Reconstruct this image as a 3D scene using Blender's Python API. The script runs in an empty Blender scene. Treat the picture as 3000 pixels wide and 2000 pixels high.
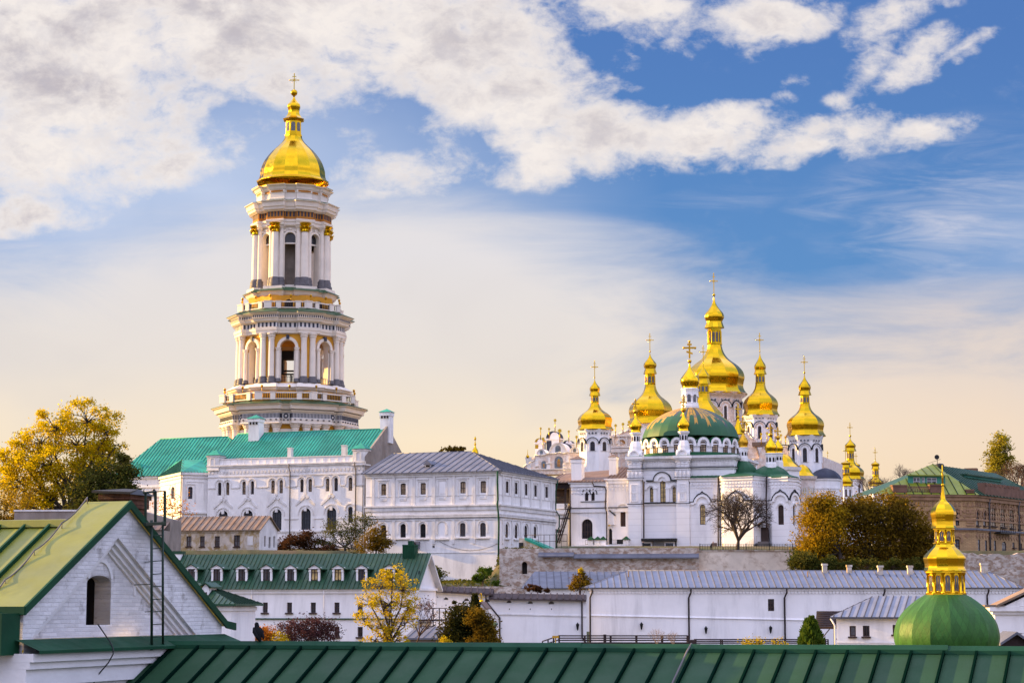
import bpy, math, random
from mathutils import Vector
from bisect import bisect
S = bpy.context.scene
COL = S.collection
R = math.radians
PI = math.pi
# ------------------------------------------------------------------ camera
FOC = 6000.0                       # focal length in pixels of a 3000 px wide frame
TH = math.atan(770 / FOC)          # the camera looks up a little
CT, ST = math.cos(TH), math.sin(TH)
cam_d = bpy.data.cameras.new("camera")
cam = bpy.data.objects.new("camera", cam_d)
COL.objects.link(cam)
cam.location = (0, 0, 0)
cam.rotation_euler = (PI / 2 + TH, 0, 0)
cam_d.sensor_width = 36
cam_d.lens = 72
cam_d.clip_start = 0.5
cam_d.clip_end = 30000
S.camera = cam
# ------------------------------------------------------------------ light
SUN_AZ = R(16.5)                     # towards the left and a little beyond the scene
SUN_EL = R(14.5)
SDIR = Vector((-math.cos(SUN_AZ) * math.cos(SUN_EL), math.sin(SUN_AZ) * math.cos(SUN_EL), math.sin(SUN_EL)))
sun_d = bpy.data.lights.new("sun", 'SUN')
sun_d.energy = 5.0
sun_d.angle = R(0.5)
sun_d.color = (1.0, 0.62, 0.19)
sun = bpy.data.objects.new("sun", sun_d)
COL.objects.link(sun)
sun.rotation_euler = SDIR.to_track_quat('Z', 'Y').to_euler()
S.view_settings.view_transform = 'Standard'
S.view_settings.look = 'None'
S.view_settings.exposure = 1.5
S.view_settings.gamma = 1.0
S.render.engine = 'CYCLES'
S.cycles.max_bounces = 6
S.cycles.diffuse_bounces = 3
S.cycles.use_denoising = True


def ray(px, py):
 yc = (1000 - py) / FOC
 return Vector(((px - 1500) / FOC, CT - yc * ST, ST + yc * CT))


def W(px, py, Y):
 r = ray(px, py)
 return r * (Y / r.y)


def uvdir(px, py):
 r = ray(px, py)
 return r.x / r.y, r.z / r.y


class NT:
 def __init__(self, tree):
  self.t = tree
  tree.nodes.clear()

 def n(self, typ, inp=None, **props):
  nd = self.t.nodes.new(typ)
  for k, v in props.items():
   setattr(nd, k, v)
  for k, v in (inp or {}).items():
   self.put(nd.inputs[k], v)
  return nd

 def put(self, sock, v):
  if isinstance(v, bpy.types.NodeSocket):
   self.t.links.new(v, sock)
  else:
   if sock.type == 'RGBA' and len(v) == 3:
    v = (*v, 1)
   sock.default_value = v

 def m(self, op, a, b=0.0, c=0.0, clamp=False):
  nd = self.t.nodes.new('ShaderNodeMath')
  nd.operation = op
  nd.use_clamp = clamp
  for i, v in enumerate((a, b, c)):
   self.put(nd.inputs[i], v)
  return nd.outputs[0]

 def mix(self, f, a, b, mode='MIX'):
  nd = self.t.nodes.new('ShaderNodeMix')
  nd.data_type = 'RGBA'
  nd.blend_type = mode
  self.put(nd.inputs[0], f)
  self.put(nd.inputs[6], a)
  self.put(nd.inputs[7], b)
  return nd.outputs[2]

 def ss(self, x, a, b, lo=0.0, hi=1.0):
  nd = self.t.nodes.new('ShaderNodeMapRange')
  nd.interpolation_type = 'SMOOTHSTEP'
  for i, v in enumerate((x, a, b, lo, hi)):
   self.put(nd.inputs[i], v)
  return nd.outputs[0]

 def noise(self, vec, scale, detail=3, rough=.55, dist=0.0, out=0):
  nd = self.n('ShaderNodeTexNoise', {'Vector': vec, 'Scale': scale, 'Detail': detail, 'Roughness': rough, 'Distortion': dist})
  return nd.outputs[out]

 def ramp(self, f, stops, interp='LINEAR'):
  nd = self.t.nodes.new('ShaderNodeValToRGB')
  nd.color_ramp.interpolation = interp
  el = nd.color_ramp.elements
  while len(el) < len(stops):
   el.new(0.5)
  for e, (p, c) in zip(el, stops):
   e.position = p
   e.color = (*c, 1)
  self.put(nd.inputs[0], f)
  return nd.outputs[0]


def lin(r, g, b, k=1.0):
 f = lambda c: ((c / 255 + .055) / 1.055) ** 2.4 if c > 10 else c / 255 / 12.92
 return (f(r) * k, f(g) * k, f(b) * k)


# ------------------------------------------------------------------ sky
world = bpy.data.worlds.new("World")
S.world = world
world.use_nodes = True


def make_sky():
 t = NT(world.node_tree)
 K = 0.05 * 2 ** 1.5                                  # background strength times exposure
 tc = t.n('ShaderNodeTexCoord').outputs['Generated']
 sp = t.n('ShaderNodeSeparateXYZ', {0: tc})
 x, y, z = sp.outputs
 yy = t.m('MAXIMUM', y, 0.08)
 u = t.m('DIVIDE', x, yy)
 v = t.m('DIVIDE', z, yy)
 fwd = t.ss(y, 0.35, 0.75)
 uv = t.n('ShaderNodeCombineXYZ', {0: u, 1: v, 2: 0.0}).outputs[0]
 wv = t.n('ShaderNodeCombineXYZ', {0: u, 1: t.m('MULTIPLY', v, 1.5), 2: 0.37}).outputs[0]
 warp = t.n('ShaderNodeVectorMath', {0: t.noise(wv, 16, 3, .6, out=1), 1: (.5, .5, .5)}, operation='SUBTRACT').outputs[0]
 warp = t.n('ShaderNodeVectorMath', {0: warp, 'Scale': .035}, operation='SCALE').outputs[0]
 uvw = t.n('ShaderNodeVectorMath', {0: uv, 1: warp}, operation='ADD').outputs[0]

 def blobs(lst, vec):
  out = None
  for (px, py, rx, ry, rot, w) in lst:
   cu, cv = uvdir(px, py)
   mp = t.n('ShaderNodeMapping', {0: vec, 1: (cu, cv, 0), 2: (0, 0, R(rot)), 3: (rx / FOC, ry / FOC, 1)}, vector_type='TEXTURE')
   ln = t.n('ShaderNodeVectorMath', {0: mp.outputs[0]}, operation='LENGTH').outputs[1]
   m = t.n('ShaderNodeMapRange', {0: ln, 1: 0.0, 2: 1.0, 3: w, 4: 0.0}).outputs[0]
   out = m if out is None else t.m('MAXIMUM', out, m)
  return out
 cl = [(120, 120, 1050, 420, 0, 1.2), (750, 60, 1000, 330, 0, 1.25), (1350, 110, 620, 330, -20, 1.2),
  (150, 440, 560, 210, 0, 1.0), (480, 510, 270, 90, 14, .75), (200, 260, 700, 320, 0, 1.1),
  (1500, 300, 420, 240, -25, 1.15), (1720, 400, 420, 150, -6, 1.1), (1560, 440, 280, 110, -8, .9), (2060, 400, 340, 125, 4, 1.05),
  (2400, 410, 380, 85, 7, .9), (2690, 385, 210, 62, 16, .8), (1250, 490, 330, 75, 5, .55), (1020, 470, 160, 110, -30, .4),
  (1880, 30, 240, 120, 8, .9), (2230, 40, 290, 105, 6, .95), (2280, 90, 150, 60, 30, .5), (2640, 30, 230, 95, 22, .85), (2560, 200, 190, 62, 52, .6),
  (2690, 190, 230, 88, 25, .75), (2830, 150, 210, 45, 30, .6), (2340, 232, 60, 40, 20, .5), (2320, 290, 60, 34, 10, .5),
  (2260, 330, 46, 36, 0, .4), (2450, 300, 60, 50, 10, .4),
  (90, 630, 290, 60, 8, .8), (280, 590, 120, 30, -10, .4), (690, 445, 90, 40, -35, .36), (1110, 550, 140, 40, 10, .35),
  (1960, 100, 70, 60, -30, .5), (2000, 130, 40, 36, -30, .4), (1850, 150, 50, 22, -30, .4), (800, 260, 260, 130, -15, .9), (1000, 240, 330, 120, 0, .8)]
 dens = blobs(cl, uvw)
 holes = blobs([(1365, 85, 42, 46, 20, .5), (880, 425, 190, 80, 8, .5), (1150, 300, 200, 60, -18, .45), (1760, 150, 120, 80, -40, .55)], uvw)
 nv = t.n('ShaderNodeCombineXYZ', {0: u, 1: t.m('MULTIPLY', v, 1.45), 2: 0.0}).outputs[0]
 fb = t.noise(nv, 26, 10, .62, .25)
 fb2 = t.noise(nv, 95, 8, .65, .3)
 near = t.ss(dens, 0.0, .16, .25, 1.0)
 d = t.m('ADD', t.m('SUBTRACT', dens, holes), t.m('MULTIPLY', near, t.m('MULTIPLY', t.m('SUBTRACT', fb, .5), 1.9)))
 d = t.m('ADD', d, t.m('MULTIPLY', near, t.m('MULTIPLY', t.m('SUBTRACT', fb2, .5), .9)))
 alpha = t.m('POWER', t.ss(d, .03, .80), .85)
 # thin veils
 wisp_v = t.n('ShaderNodeMapping', {0: uv, 2: (0, 0, R(-16)), 3: (12, 75, 1)}, vector_type='POINT').outputs[0]
 wispn = t.noise(wisp_v, 1.0, 6, .62, .8)
 wmask = blobs([(320, 770, 480, 120, -8, .8), (60, 715, 330, 60, -6, .7), (2800, 640, 480, 330, 20, .8), (2500, 560, 260, 110, 25, .55), (2100, 590, 300, 60, 8, .3)], uv)
 wisp = t.m('MULTIPLY', t.ss(wispn, .38, .8), wmask)
 veil = t.m('MULTIPLY', blobs([(600, 560, 1400, 560, -4, 1.6), (250, 560, 1050, 560, 0, 1.7), (1180, 660, 560, 330, 20, 1.1), (3000, 700, 500, 300, 20, .6)], uvw), .6, clamp=True)
 # low haze, ragged upper edge
 nv2 = t.n('ShaderNodeCombineXYZ', {0: t.m('MULTIPLY', u, .7), 1: t.m('MULTIPLY', v, 2.4), 2: .61}).outputs[0]
 lo = t.m('SUBTRACT', t.noise(nv2, 9, 8, .6, .6), .5)
 hz_up = blobs([(1050, 800, 1100, 520, 6, .085), (500, 900, 900, 360, 0, .03)], uv)
 hv = t.m('SUBTRACT', v, t.m('ADD', t.m('MULTIPLY', lo, .12), hz_up))
 hv = t.m('ADD', hv, t.m('MULTIPLY', t.m('ABSOLUTE', t.m('SUBTRACT', u, .06)), -.05))
 haze = t.ss(hv, .100, .177, 1.0, 0.0)
 # colours (sky texture first)
 sky = t.n('ShaderNodeTexSky', sky_type='NISHITA', sun_disc=False)
 sky.sun_elevation = SUN_EL
 sky.sun_rotation = math.atan2(SDIR.x, SDIR.y)
 sky.altitude = 200
 nis = t.mix(1.0, sky.outputs[0], (SKYK[0], SKYK[1], SKYK[2]), 'MULTIPLY')
 blue = t.mix(t.ss(v, .14, .30), lin(92, 143, 198, 1 / K), lin(80, 122, 186, 1 / K))
 base = t.mix(.85, nis, blue)
 pale = lin(196, 209, 235, 1 / K)
 base = t.mix(veil, base, pale)
 base = t.mix(wisp, base, lin(222, 220, 230, 1 / K))
 hz_col = t.ramp(t.n('ShaderNodeMapRange', {0: v, 1: -0.02, 2: .22}).outputs[0],
     [(0.0, lin(254, 214, 156, 1)), (.24, lin(254, 225, 176)), (.42, lin(251, 232, 204)), (.58, lin(234, 225, 217)), (.8, lin(229, 225, 227))])
 hz_col = t.mix(t.m('MULTIPLY', t.ss(u, .02, .26), .5), hz_col, lin(238, 210, 188))
 hz_col = t.mix(t.ss(t.noise(nv, 9, 3, .5, .3), .42, .72, 0, .35), hz_col, lin(218, 212, 210))
 hz_col = t.mix(1.0, hz_col, (1 / K, 1 / K, 1 / K), 'MULTIPLY')
 base = t.mix(haze, base, hz_col)
 # cloud shading: bright rims, greyer thick middles
 thick = t.ss(d, .4, 1.3)
 sh = t.noise(nv, 17, 9, .6, .5)
 grey = t.m('MULTIPLY', thick, t.ss(sh, .38, .62))
 left = t.ss(u, -.25, .1, 1.0, .72)
 ccol = t.mix(t.m('MULTIPLY', grey, left), lin(246, 238, 233, 1 / K), lin(190, 183, 190, 1 / K))
 ccol = t.mix(t.m('MULTIPLY', t.ss(fb2, .42, .62), .22), ccol, lin(204, 202, 212, 1 / K))
 front = t.mix(alpha, base, ccol)
 # overhead and behind the viewer: unseen cloud, brightened to fill the shaded walls
 bn = t.noise(tc, 2.2, 6, .6, .4)
 back = t.mix(t.ss(bn, .38, .62), lin(150, 170, 215, 1.05 * BACK / K), lin(226, 220, 242, BACK / K))
 up_ = t.ss(z, .05, .75, .72, 1.35)
 back = t.mix(1.0, back, t.n('ShaderNodeCombineColor', {0: up_, 1: up_, 2: up_}).outputs[0], 'MULTIPLY')
 front2 = t.mix(t.ss(z, .38, .75), front, back)
 col = t.mix(fwd, back, front2)
 col = t.mix(t.ss(z, -.06, -.01), lin(96, 88, 78, 1 / K), col)
 bg = t.n('ShaderNodeBackground', {0: col, 1: .05})
 out = t.n('ShaderNodeOutputWorld')
 t.t.links.new(bg.outputs[0], out.inputs[0])


SKYK = (.55, .8, 1.35)
BACK = 1.92
make_sky()
world.cycles.sampling_method = 'MANUAL'
world.cycles.sample_map_resolution = 512

# ------------------------------------------------------------------ materials
MATS = {}


def mat(name, col, rough=.8, metal=0.0, var=.14, vs=.5, dirt=None, da=.5, ds=.6, streak=1.0, bump=0.0, bs=12, spec=.3, groove=0, brick=None, sharp=.18):
 m = bpy.data.materials.new(name)
 m.use_nodes = True
 t = NT(m.node_tree)
 oc = t.n('ShaderNodeTexCoord').outputs['Object']
 a = tuple(c * (1 - var) for c in col)
 b = tuple(min(1, c * (1 + var * .6)) for c in col)
 c = t.mix(t.ss(t.noise(oc, vs, 6, .6), .3, .7), a, b)
 if dirt:
  mp = t.n('ShaderNodeMapping', {0: oc, 3: (1, 1, streak)}).outputs[0]
  dn = t.noise(mp, ds, 9, .68, .3)
  c = t.mix(t.ss(dn, 1 - da - sharp / 2 + .0, 1 - da + sharp), c, dirt)
 bh = None
 if groove:
  sz = t.n('ShaderNodeSeparateXYZ', {0: oc}).outputs[2]
  fr = t.m('FRACT', t.m('DIVIDE', sz, groove))
  g = t.m('LESS_THAN', fr, .05)
  c = t.mix(t.m('MULTIPLY', g, .4), c, tuple(x * .45 for x in col))
 if brick:
  U, sc, mort = brick
  du = t.n('ShaderNodeVectorMath', {0: oc, 1: (U[0], U[1], 0)}, operation='DOT_PRODUCT').outputs[1]
  sz = t.n('ShaderNodeSeparateXYZ', {0: oc}).outputs[2]
  bv = t.n('ShaderNodeCombineXYZ', {0: du, 1: sz, 2: 0.0}).outputs[0]
  bt = t.n('ShaderNodeTexBrick', {'Vector': bv, 'Color1': (1, 1, 1), 'Color2': (.8, .8, .8), 'Mortar': mort, 'Scale': 1.0, 'Mortar Size': .012 * sc, 'Brick Width': .27 * sc, 'Row Height': .085 * sc, 'Mortar Smooth': .3})
  c = t.mix(1.0, c, bt.outputs[0], 'MULTIPLY')
  bh = t.m('MULTIPLY', bt.outputs[1], -.6)
 p = t.n('ShaderNodeBsdfPrincipled', {'Base Color': c, 'Metallic': metal, 'Specular IOR Level': spec})
 rr = t.ss(t.noise(oc, vs * 2.3, 4), .3, .7, max(0, rough - .08), min(1, rough + .08))
 t.put(p.inputs['Roughness'], rr)
 if bump:
  h = t.noise(oc, bs, 5, .6)
  if bh is not None:
   h = t.m('ADD', t.m('MULTIPLY', h, .5), bh)
  bp = t.n('ShaderNodeBump', {'Strength': bump, 'Distance': .05, 'Height': h})
  t.put(p.inputs['Normal'], bp.outputs[0])
 o = t.n('ShaderNodeOutputMaterial')
 t.t.links.new(p.outputs[0], o.inputs[0])
 MATS[name] = m
 return m


def leaf(name, stops, trans=.45):
 m = bpy.data.materials.new(name)
 m.use_nodes = True
 t = NT(m.node_tree)
 ri = t.n('ShaderNodeNewGeometry').outputs['Random Per Island']
 oc = t.n('ShaderNodeTexCoord').outputs['Object']
 f = t.m('ADD', t.m('MULTIPLY', ri, .55), t.m('MULTIPLY', t.ss(t.noise(oc, .35, 3), .3, .7), .45))
 n = len(stops)
 c = t.ramp(f, [(i / (n - 1), s) for i, s in enumerate(stops)])
 d = t.n('ShaderNodeBsdfDiffuse', {0: c})
 tr = t.n('ShaderNodeBsdfTranslucent', {0: c})
 mx = t.n('ShaderNodeMixShader', {0: trans, 1: d.outputs[0], 2: tr.outputs[0]})
 o = t.n('ShaderNodeOutputMaterial')
 t.t.links.new(mx.outputs[0], o.inputs[0])
 MATS[name] = m
 return m


def shingled_dome(name, col, n, k):
 m = bpy.data.materials.new(name)
 m.use_nodes = True
 t = NT(m.node_tree)
 oc = t.n('ShaderNodeTexCoord').outputs['Object']
 x, y, z = t.n('ShaderNodeSeparateXYZ', {0: oc}).outputs
 a = t.m('MULTIPLY', t.m('ARCTAN2', x, y), n / (2 * PI))
 zz = t.m('MULTIPLY', z, k)
 f1, f2 = t.m('FRACT', t.m('ADD', a, zz)), t.m('FRACT', t.m('SUBTRACT', a, zz))
 g = t.m('MAXIMUM', t.m('LESS_THAN', f1, .07), t.m('LESS_THAN', f2, .07))
 idn = t.n('ShaderNodeCombineXYZ', {0: t.m('FLOOR', t.m('ADD', a, zz)), 1: t.m('FLOOR', t.m('SUBTRACT', a, zz)), 2: 0.0}).outputs[0]
 w = t.n('ShaderNodeTexWhiteNoise', {0: idn}, noise_dimensions='2D').outputs[0]
 c = t.mix(w, tuple(v * .8 for v in col), tuple(v * 1.12 for v in col))
 c = t.mix(t.ss(t.noise(oc, 1.1, 6, .6), .45, .75), c, tuple(v * .72 for v in col))
 c = t.mix(t.m('MULTIPLY', g, .45), c, tuple(v * .4 for v in col))
 p = t.n('ShaderNodeBsdfPrincipled', {'Base Color': c, 'Roughness': .5, 'Specular IOR Level': .18})
 h = t.m('ADD', t.m('MULTIPLY', g, -.5), t.m('ADD', t.m('MULTIPLY', w, .25), t.noise(oc, 5, 3)))
 t.put(p.inputs['Normal'], t.n('ShaderNodeBump', {'Strength': .35, 'Distance': .04, 'Height': h}).outputs[0])
 t.t.links.new(p.outputs[0], t.n('ShaderNodeOutputMaterial').inputs[0])
 MATS[name] = m


def glass(name, col, rough=.08, spec=.5):
 mat(name, col, rough=rough, var=.5, vs=1.3, spec=spec)


mat('white_wall', (.84, .82, .81), var=.08, vs=.25, dirt=(.44, .42, .42), da=.42, ds=.6, streak=.25, bump=.25, bs=3, sharp=.3)
mat('white_clean', (.87, .85, .86), var=.07, vs=.2, dirt=(.55, .54, .55), da=.42, ds=.7, streak=.16, bump=.15, bs=3, sharp=.3)
mat('white_rusticated', (.87, .85, .86), var=.06, vs=.2, dirt=(.60, .58, .60), da=.38, ds=.35, streak=.3, bump=.15, bs=3, groove=1.02, sharp=.3)
mat('white_trim', (.72, .70, .69), var=.1, vs=.8, dirt=(.38, .36, .35), da=.42, ds=1.1, streak=.3, bump=.2, bs=6, sharp=.3)
mat('tower_white', (.75, .665, .575), var=.07, vs=.4, dirt=(.58, .52, .47), da=.36, ds=.7, streak=.3, bump=.15, bs=6, sharp=.3)
mat('tower_ochre', (.62, .30, .03), var=.12, vs=.6, rough=.8)
mat('frieze_orange', (.42, .17, .03), var=.12, vs=.6)
mat('dark_slate', (.03, .035, .06), rough=.6, var=.3)
mat('column_base_grey', (.11, .10, .105), rough=.6, var=.25, vs=1.5)
mat('gold', (.64, .385, .012), rough=.2, metal=1.0, var=.1, vs=.7, bump=.02, bs=1.2)
mat('gold_smooth', (.80, .47, .016), rough=.16, metal=1.0, var=.08, vs=.7, bump=.08, bs=4)
mat('gold_old', (.62, .34, .03), rough=.36, metal=1.0, var=.3, vs=1.6)
mat('green_copper', (.05, .095, .045), rough=.5, var=.25, vs=.8)
mat('teal_roof', (.025, .29, .20), rough=.55, var=.3, vs=.35, spec=.2, dirt=(.03, .2, .14), da=.42, ds=.5, streak=.4)
mat('fore_seam', (.002, .012, .008), rough=.9, spec=.0)  # near-black, takes in the shadow lying along each seam
mat('teal_seam', (.008, .09, .065), rough=.7, var=.2)  # this and the next seam colours darkened for shadow and dirt along seams
mat('green_seam', (.012, .04, .02), rough=.7, var=.2)
mat('grey_seam', (.08, .08, .095), rough=.7, var=.2)
mat('rust_seam', (.12, .07, .05), rough=.7, var=.2)
mat('grey_roof', (.135, .14, .172), rough=.5, metal=.2, var=.2, vs=.4, dirt=(.3, .25, .2), da=.33, ds=.5)
mat('shed_roof', (.20, .215, .27), rough=.5, metal=.2, var=.16, vs=.4, dirt=(.36, .27, .22), da=.34, ds=.35)
mat('rust_roof', (.25, .16, .10), rough=.7, var=.3, vs=.5, dirt=(.16, .14, .125), da=.5, ds=.4)
mat('brown_roof', (.17, .11, .08), rough=.6, var=.2, vs=.6)
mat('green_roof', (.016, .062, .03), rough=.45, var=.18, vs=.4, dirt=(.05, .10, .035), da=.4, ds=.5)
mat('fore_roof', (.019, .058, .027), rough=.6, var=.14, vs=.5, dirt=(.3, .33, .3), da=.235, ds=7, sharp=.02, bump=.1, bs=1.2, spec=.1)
mat('gable_roof', (.185, .195, .022), rough=.45, var=.16, vs=.6, bump=.25, bs=.9, dirt=(.12, .135, .022), da=.42, ds=.8, spec=.4)  # yellow sunlight on the green sheet is put into this colour
mat('fore_trim', (.009, .055, .027), rough=.6, spec=.12, var=.2, vs=1.0)
mat('dome_green', (.012, .082, .033), rough=.5, var=.16, vs=.5, spec=.2)
shingled_dome('bright_dome_green', (.032, .112, .02), 44, 1.75)
mat('black_metal', (.012, .013, .015), rough=.5, var=.3)
mat('dark_green_metal', (.012, .032, .02), rough=.45, var=.3)
mat('brown_wood', (.03, .018, .018), rough=.7, var=.3, vs=2)
mat('window_brown', (.05, .028, .022), rough=.6, var=.3)
mat('window_white', (.7, .7, .7), rough=.5, var=.08)
mat('dark_inside', (.022, .018, .018), rough=.9, var=.3)
mat('pink_wall', (.66, .53, .46), var=.2, vs=1.6, dirt=(.78, .74, .72), da=.5, ds=1.4, bump=.3, bs=3)
mat('old_plaster', (.60, .53, .46), var=.25, vs=.7, dirt=(.36, .26, .13), da=.52, ds=.8, streak=.8, bump=.5, bs=3, sharp=.1)
mat('gable_plaster', (.27, .23, .2), var=.25, vs=.5, dirt=(.18, .14, .11), da=.45, ds=.4, streak=.3, bump=.3)
mat('old_brick', (.66, .59, .53), var=.25, vs=.6, dirt=(.36, .25, .18), da=.52, ds=1.3, streak=1.6, bump=.9, bs=4, sharp=.12, brick=((1, -.03), 1.9, (.88, .85, .82)))
mat('pale_old_wall', (.68, .60, .51), var=.2, vs=.3, dirt=(.33, .24, .17), da=.46, ds=.6, streak=1.3, bump=.4, bs=2)
mat('asphalt', (.06, .06, .06), rough=.9)
mat('ground', (.07, .075, .03), rough=.95, var=.5, vs=.3, dirt=(.10, .07, .04), da=.5, ds=.15, bump=.6, bs=1.5)
mat('bark', (.055, .042, .035), rough=.9, var=.4, vs=2)
mat('bark_brown', (.085, .055, .045), rough=.9, var=.4, vs=2)
mat('skin', (.5, .3, .22), rough=.6)
mat('dark_cloth', (.02, .022, .03), rough=.9)
mat('bird_black', (.008, .008, .010), rough=.8, spec=.08)
mat('dark_coping', (.07, .05, .05), rough=.7, var=.3, vs=1.2)
mat('icon_blue', (.16, .20, .24), rough=.6, var=.4, vs=1.5, dirt=(.22, .09, .07), da=.42, ds=1.2)
mat('icon_warm', (.42, .22, .08), rough=.6, var=.4, vs=1.5, dirt=(.1, .05, .06), da=.42, ds=1.5)
mat('yellow_sign', (.55, .30, .02), rough=.6)
glass('pane_dark', (.025, .024, .03))
glass('pane_grey', (.12, .115, .125), rough=.12)
glass('pane_amber', (.62, .44, .17), rough=.2)  # yellow sky shine put into the glass colour; also the door lamp globe
glass('pane_warm', (.34, .24, .14), rough=.15)  # fainter warm sky shine put into the glass colour
leaf('leaf_yellow', [(.16, .145, .006), (.46, .355, .008), (.66, .475, .008), (.36, .32, .012)], .6)
leaf('leaf_green', [(.022, .035, .008), (.05, .065, .014), (.10, .095, .02), (.17, .14, .02)], .35)
leaf('leaf_dark', [(.012, .018, .006), (.03, .035, .01), (.055, .05, .014), (.14, .10, .02)], .3)
leaf('leaf_olive', [(.036, .027, .006), (.105, .068, .01), (.19, .12, .012), (.33, .205, .015)], .4)
leaf('leaf_gold', [(.20, .15, .008), (.45, .33, .012), (.62, .46, .016), (.26, .25, .02)], .45)
leaf('leaf_orange', [(.22, .08, .015), (.45, .17, .02), (.6, .28, .02)], .45)
leaf('leaf_purple', [(.035, .018, .02), (.08, .035, .035), (.13, .06, .05)], .3)
leaf('leaf_amber', [(.06, .042, .007), (.19, .122, .01), (.36, .23, .012), (.50, .32, .014)], .45)
leaf('leaf_poplar', [(.12, .11, .014), (.30, .26, .025), (.46, .38, .03)], .5)
leaf('leaf_fresh', [(.03, .06, .01), (.07, .12, .015), (.14, .16, .02)], .35)
leaf('leaf_red_brown', [(.03, .016, .01), (.07, .032, .016), (.10, .055, .02)], .3)

# ------------------------------------------------------------------ builders
ORG = {}


class Frame:
 """A vertical plane: u along it, n outwards, z up."""

 def __init__(s, O, U):
  s.O = Vector((O[0], O[1], 0))
  s.U = Vector((U[0], U[1], 0)).normalized()
  s.N = Vector((s.U.y, -s.U.x, 0))

 def p(s, u, n, z):
  return s.O + s.U * u + s.N * n + Vector((0, 0, z))

 def hit(s, px, py, n=0.0):
  r = ray(px, py)
  t = (n + s.O.dot(s.N)) / r.dot(s.N)
  P = r * t
  return (P - s.O).dot(s.U), P.z

 def u(s, px, py, n=0.0):
  return s.hit(px, py, n)[0]

 def z(s, px, py, n=0.0):
  return s.hit(px, py, n)[1]


def frame_ab(a, b):
 return Frame(a, (b[0] - a[0], b[1] - a[1]))


def K(x0, y0, s):
 return lambda x, y: (x0 + x / s, y0 + y / s)


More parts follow.
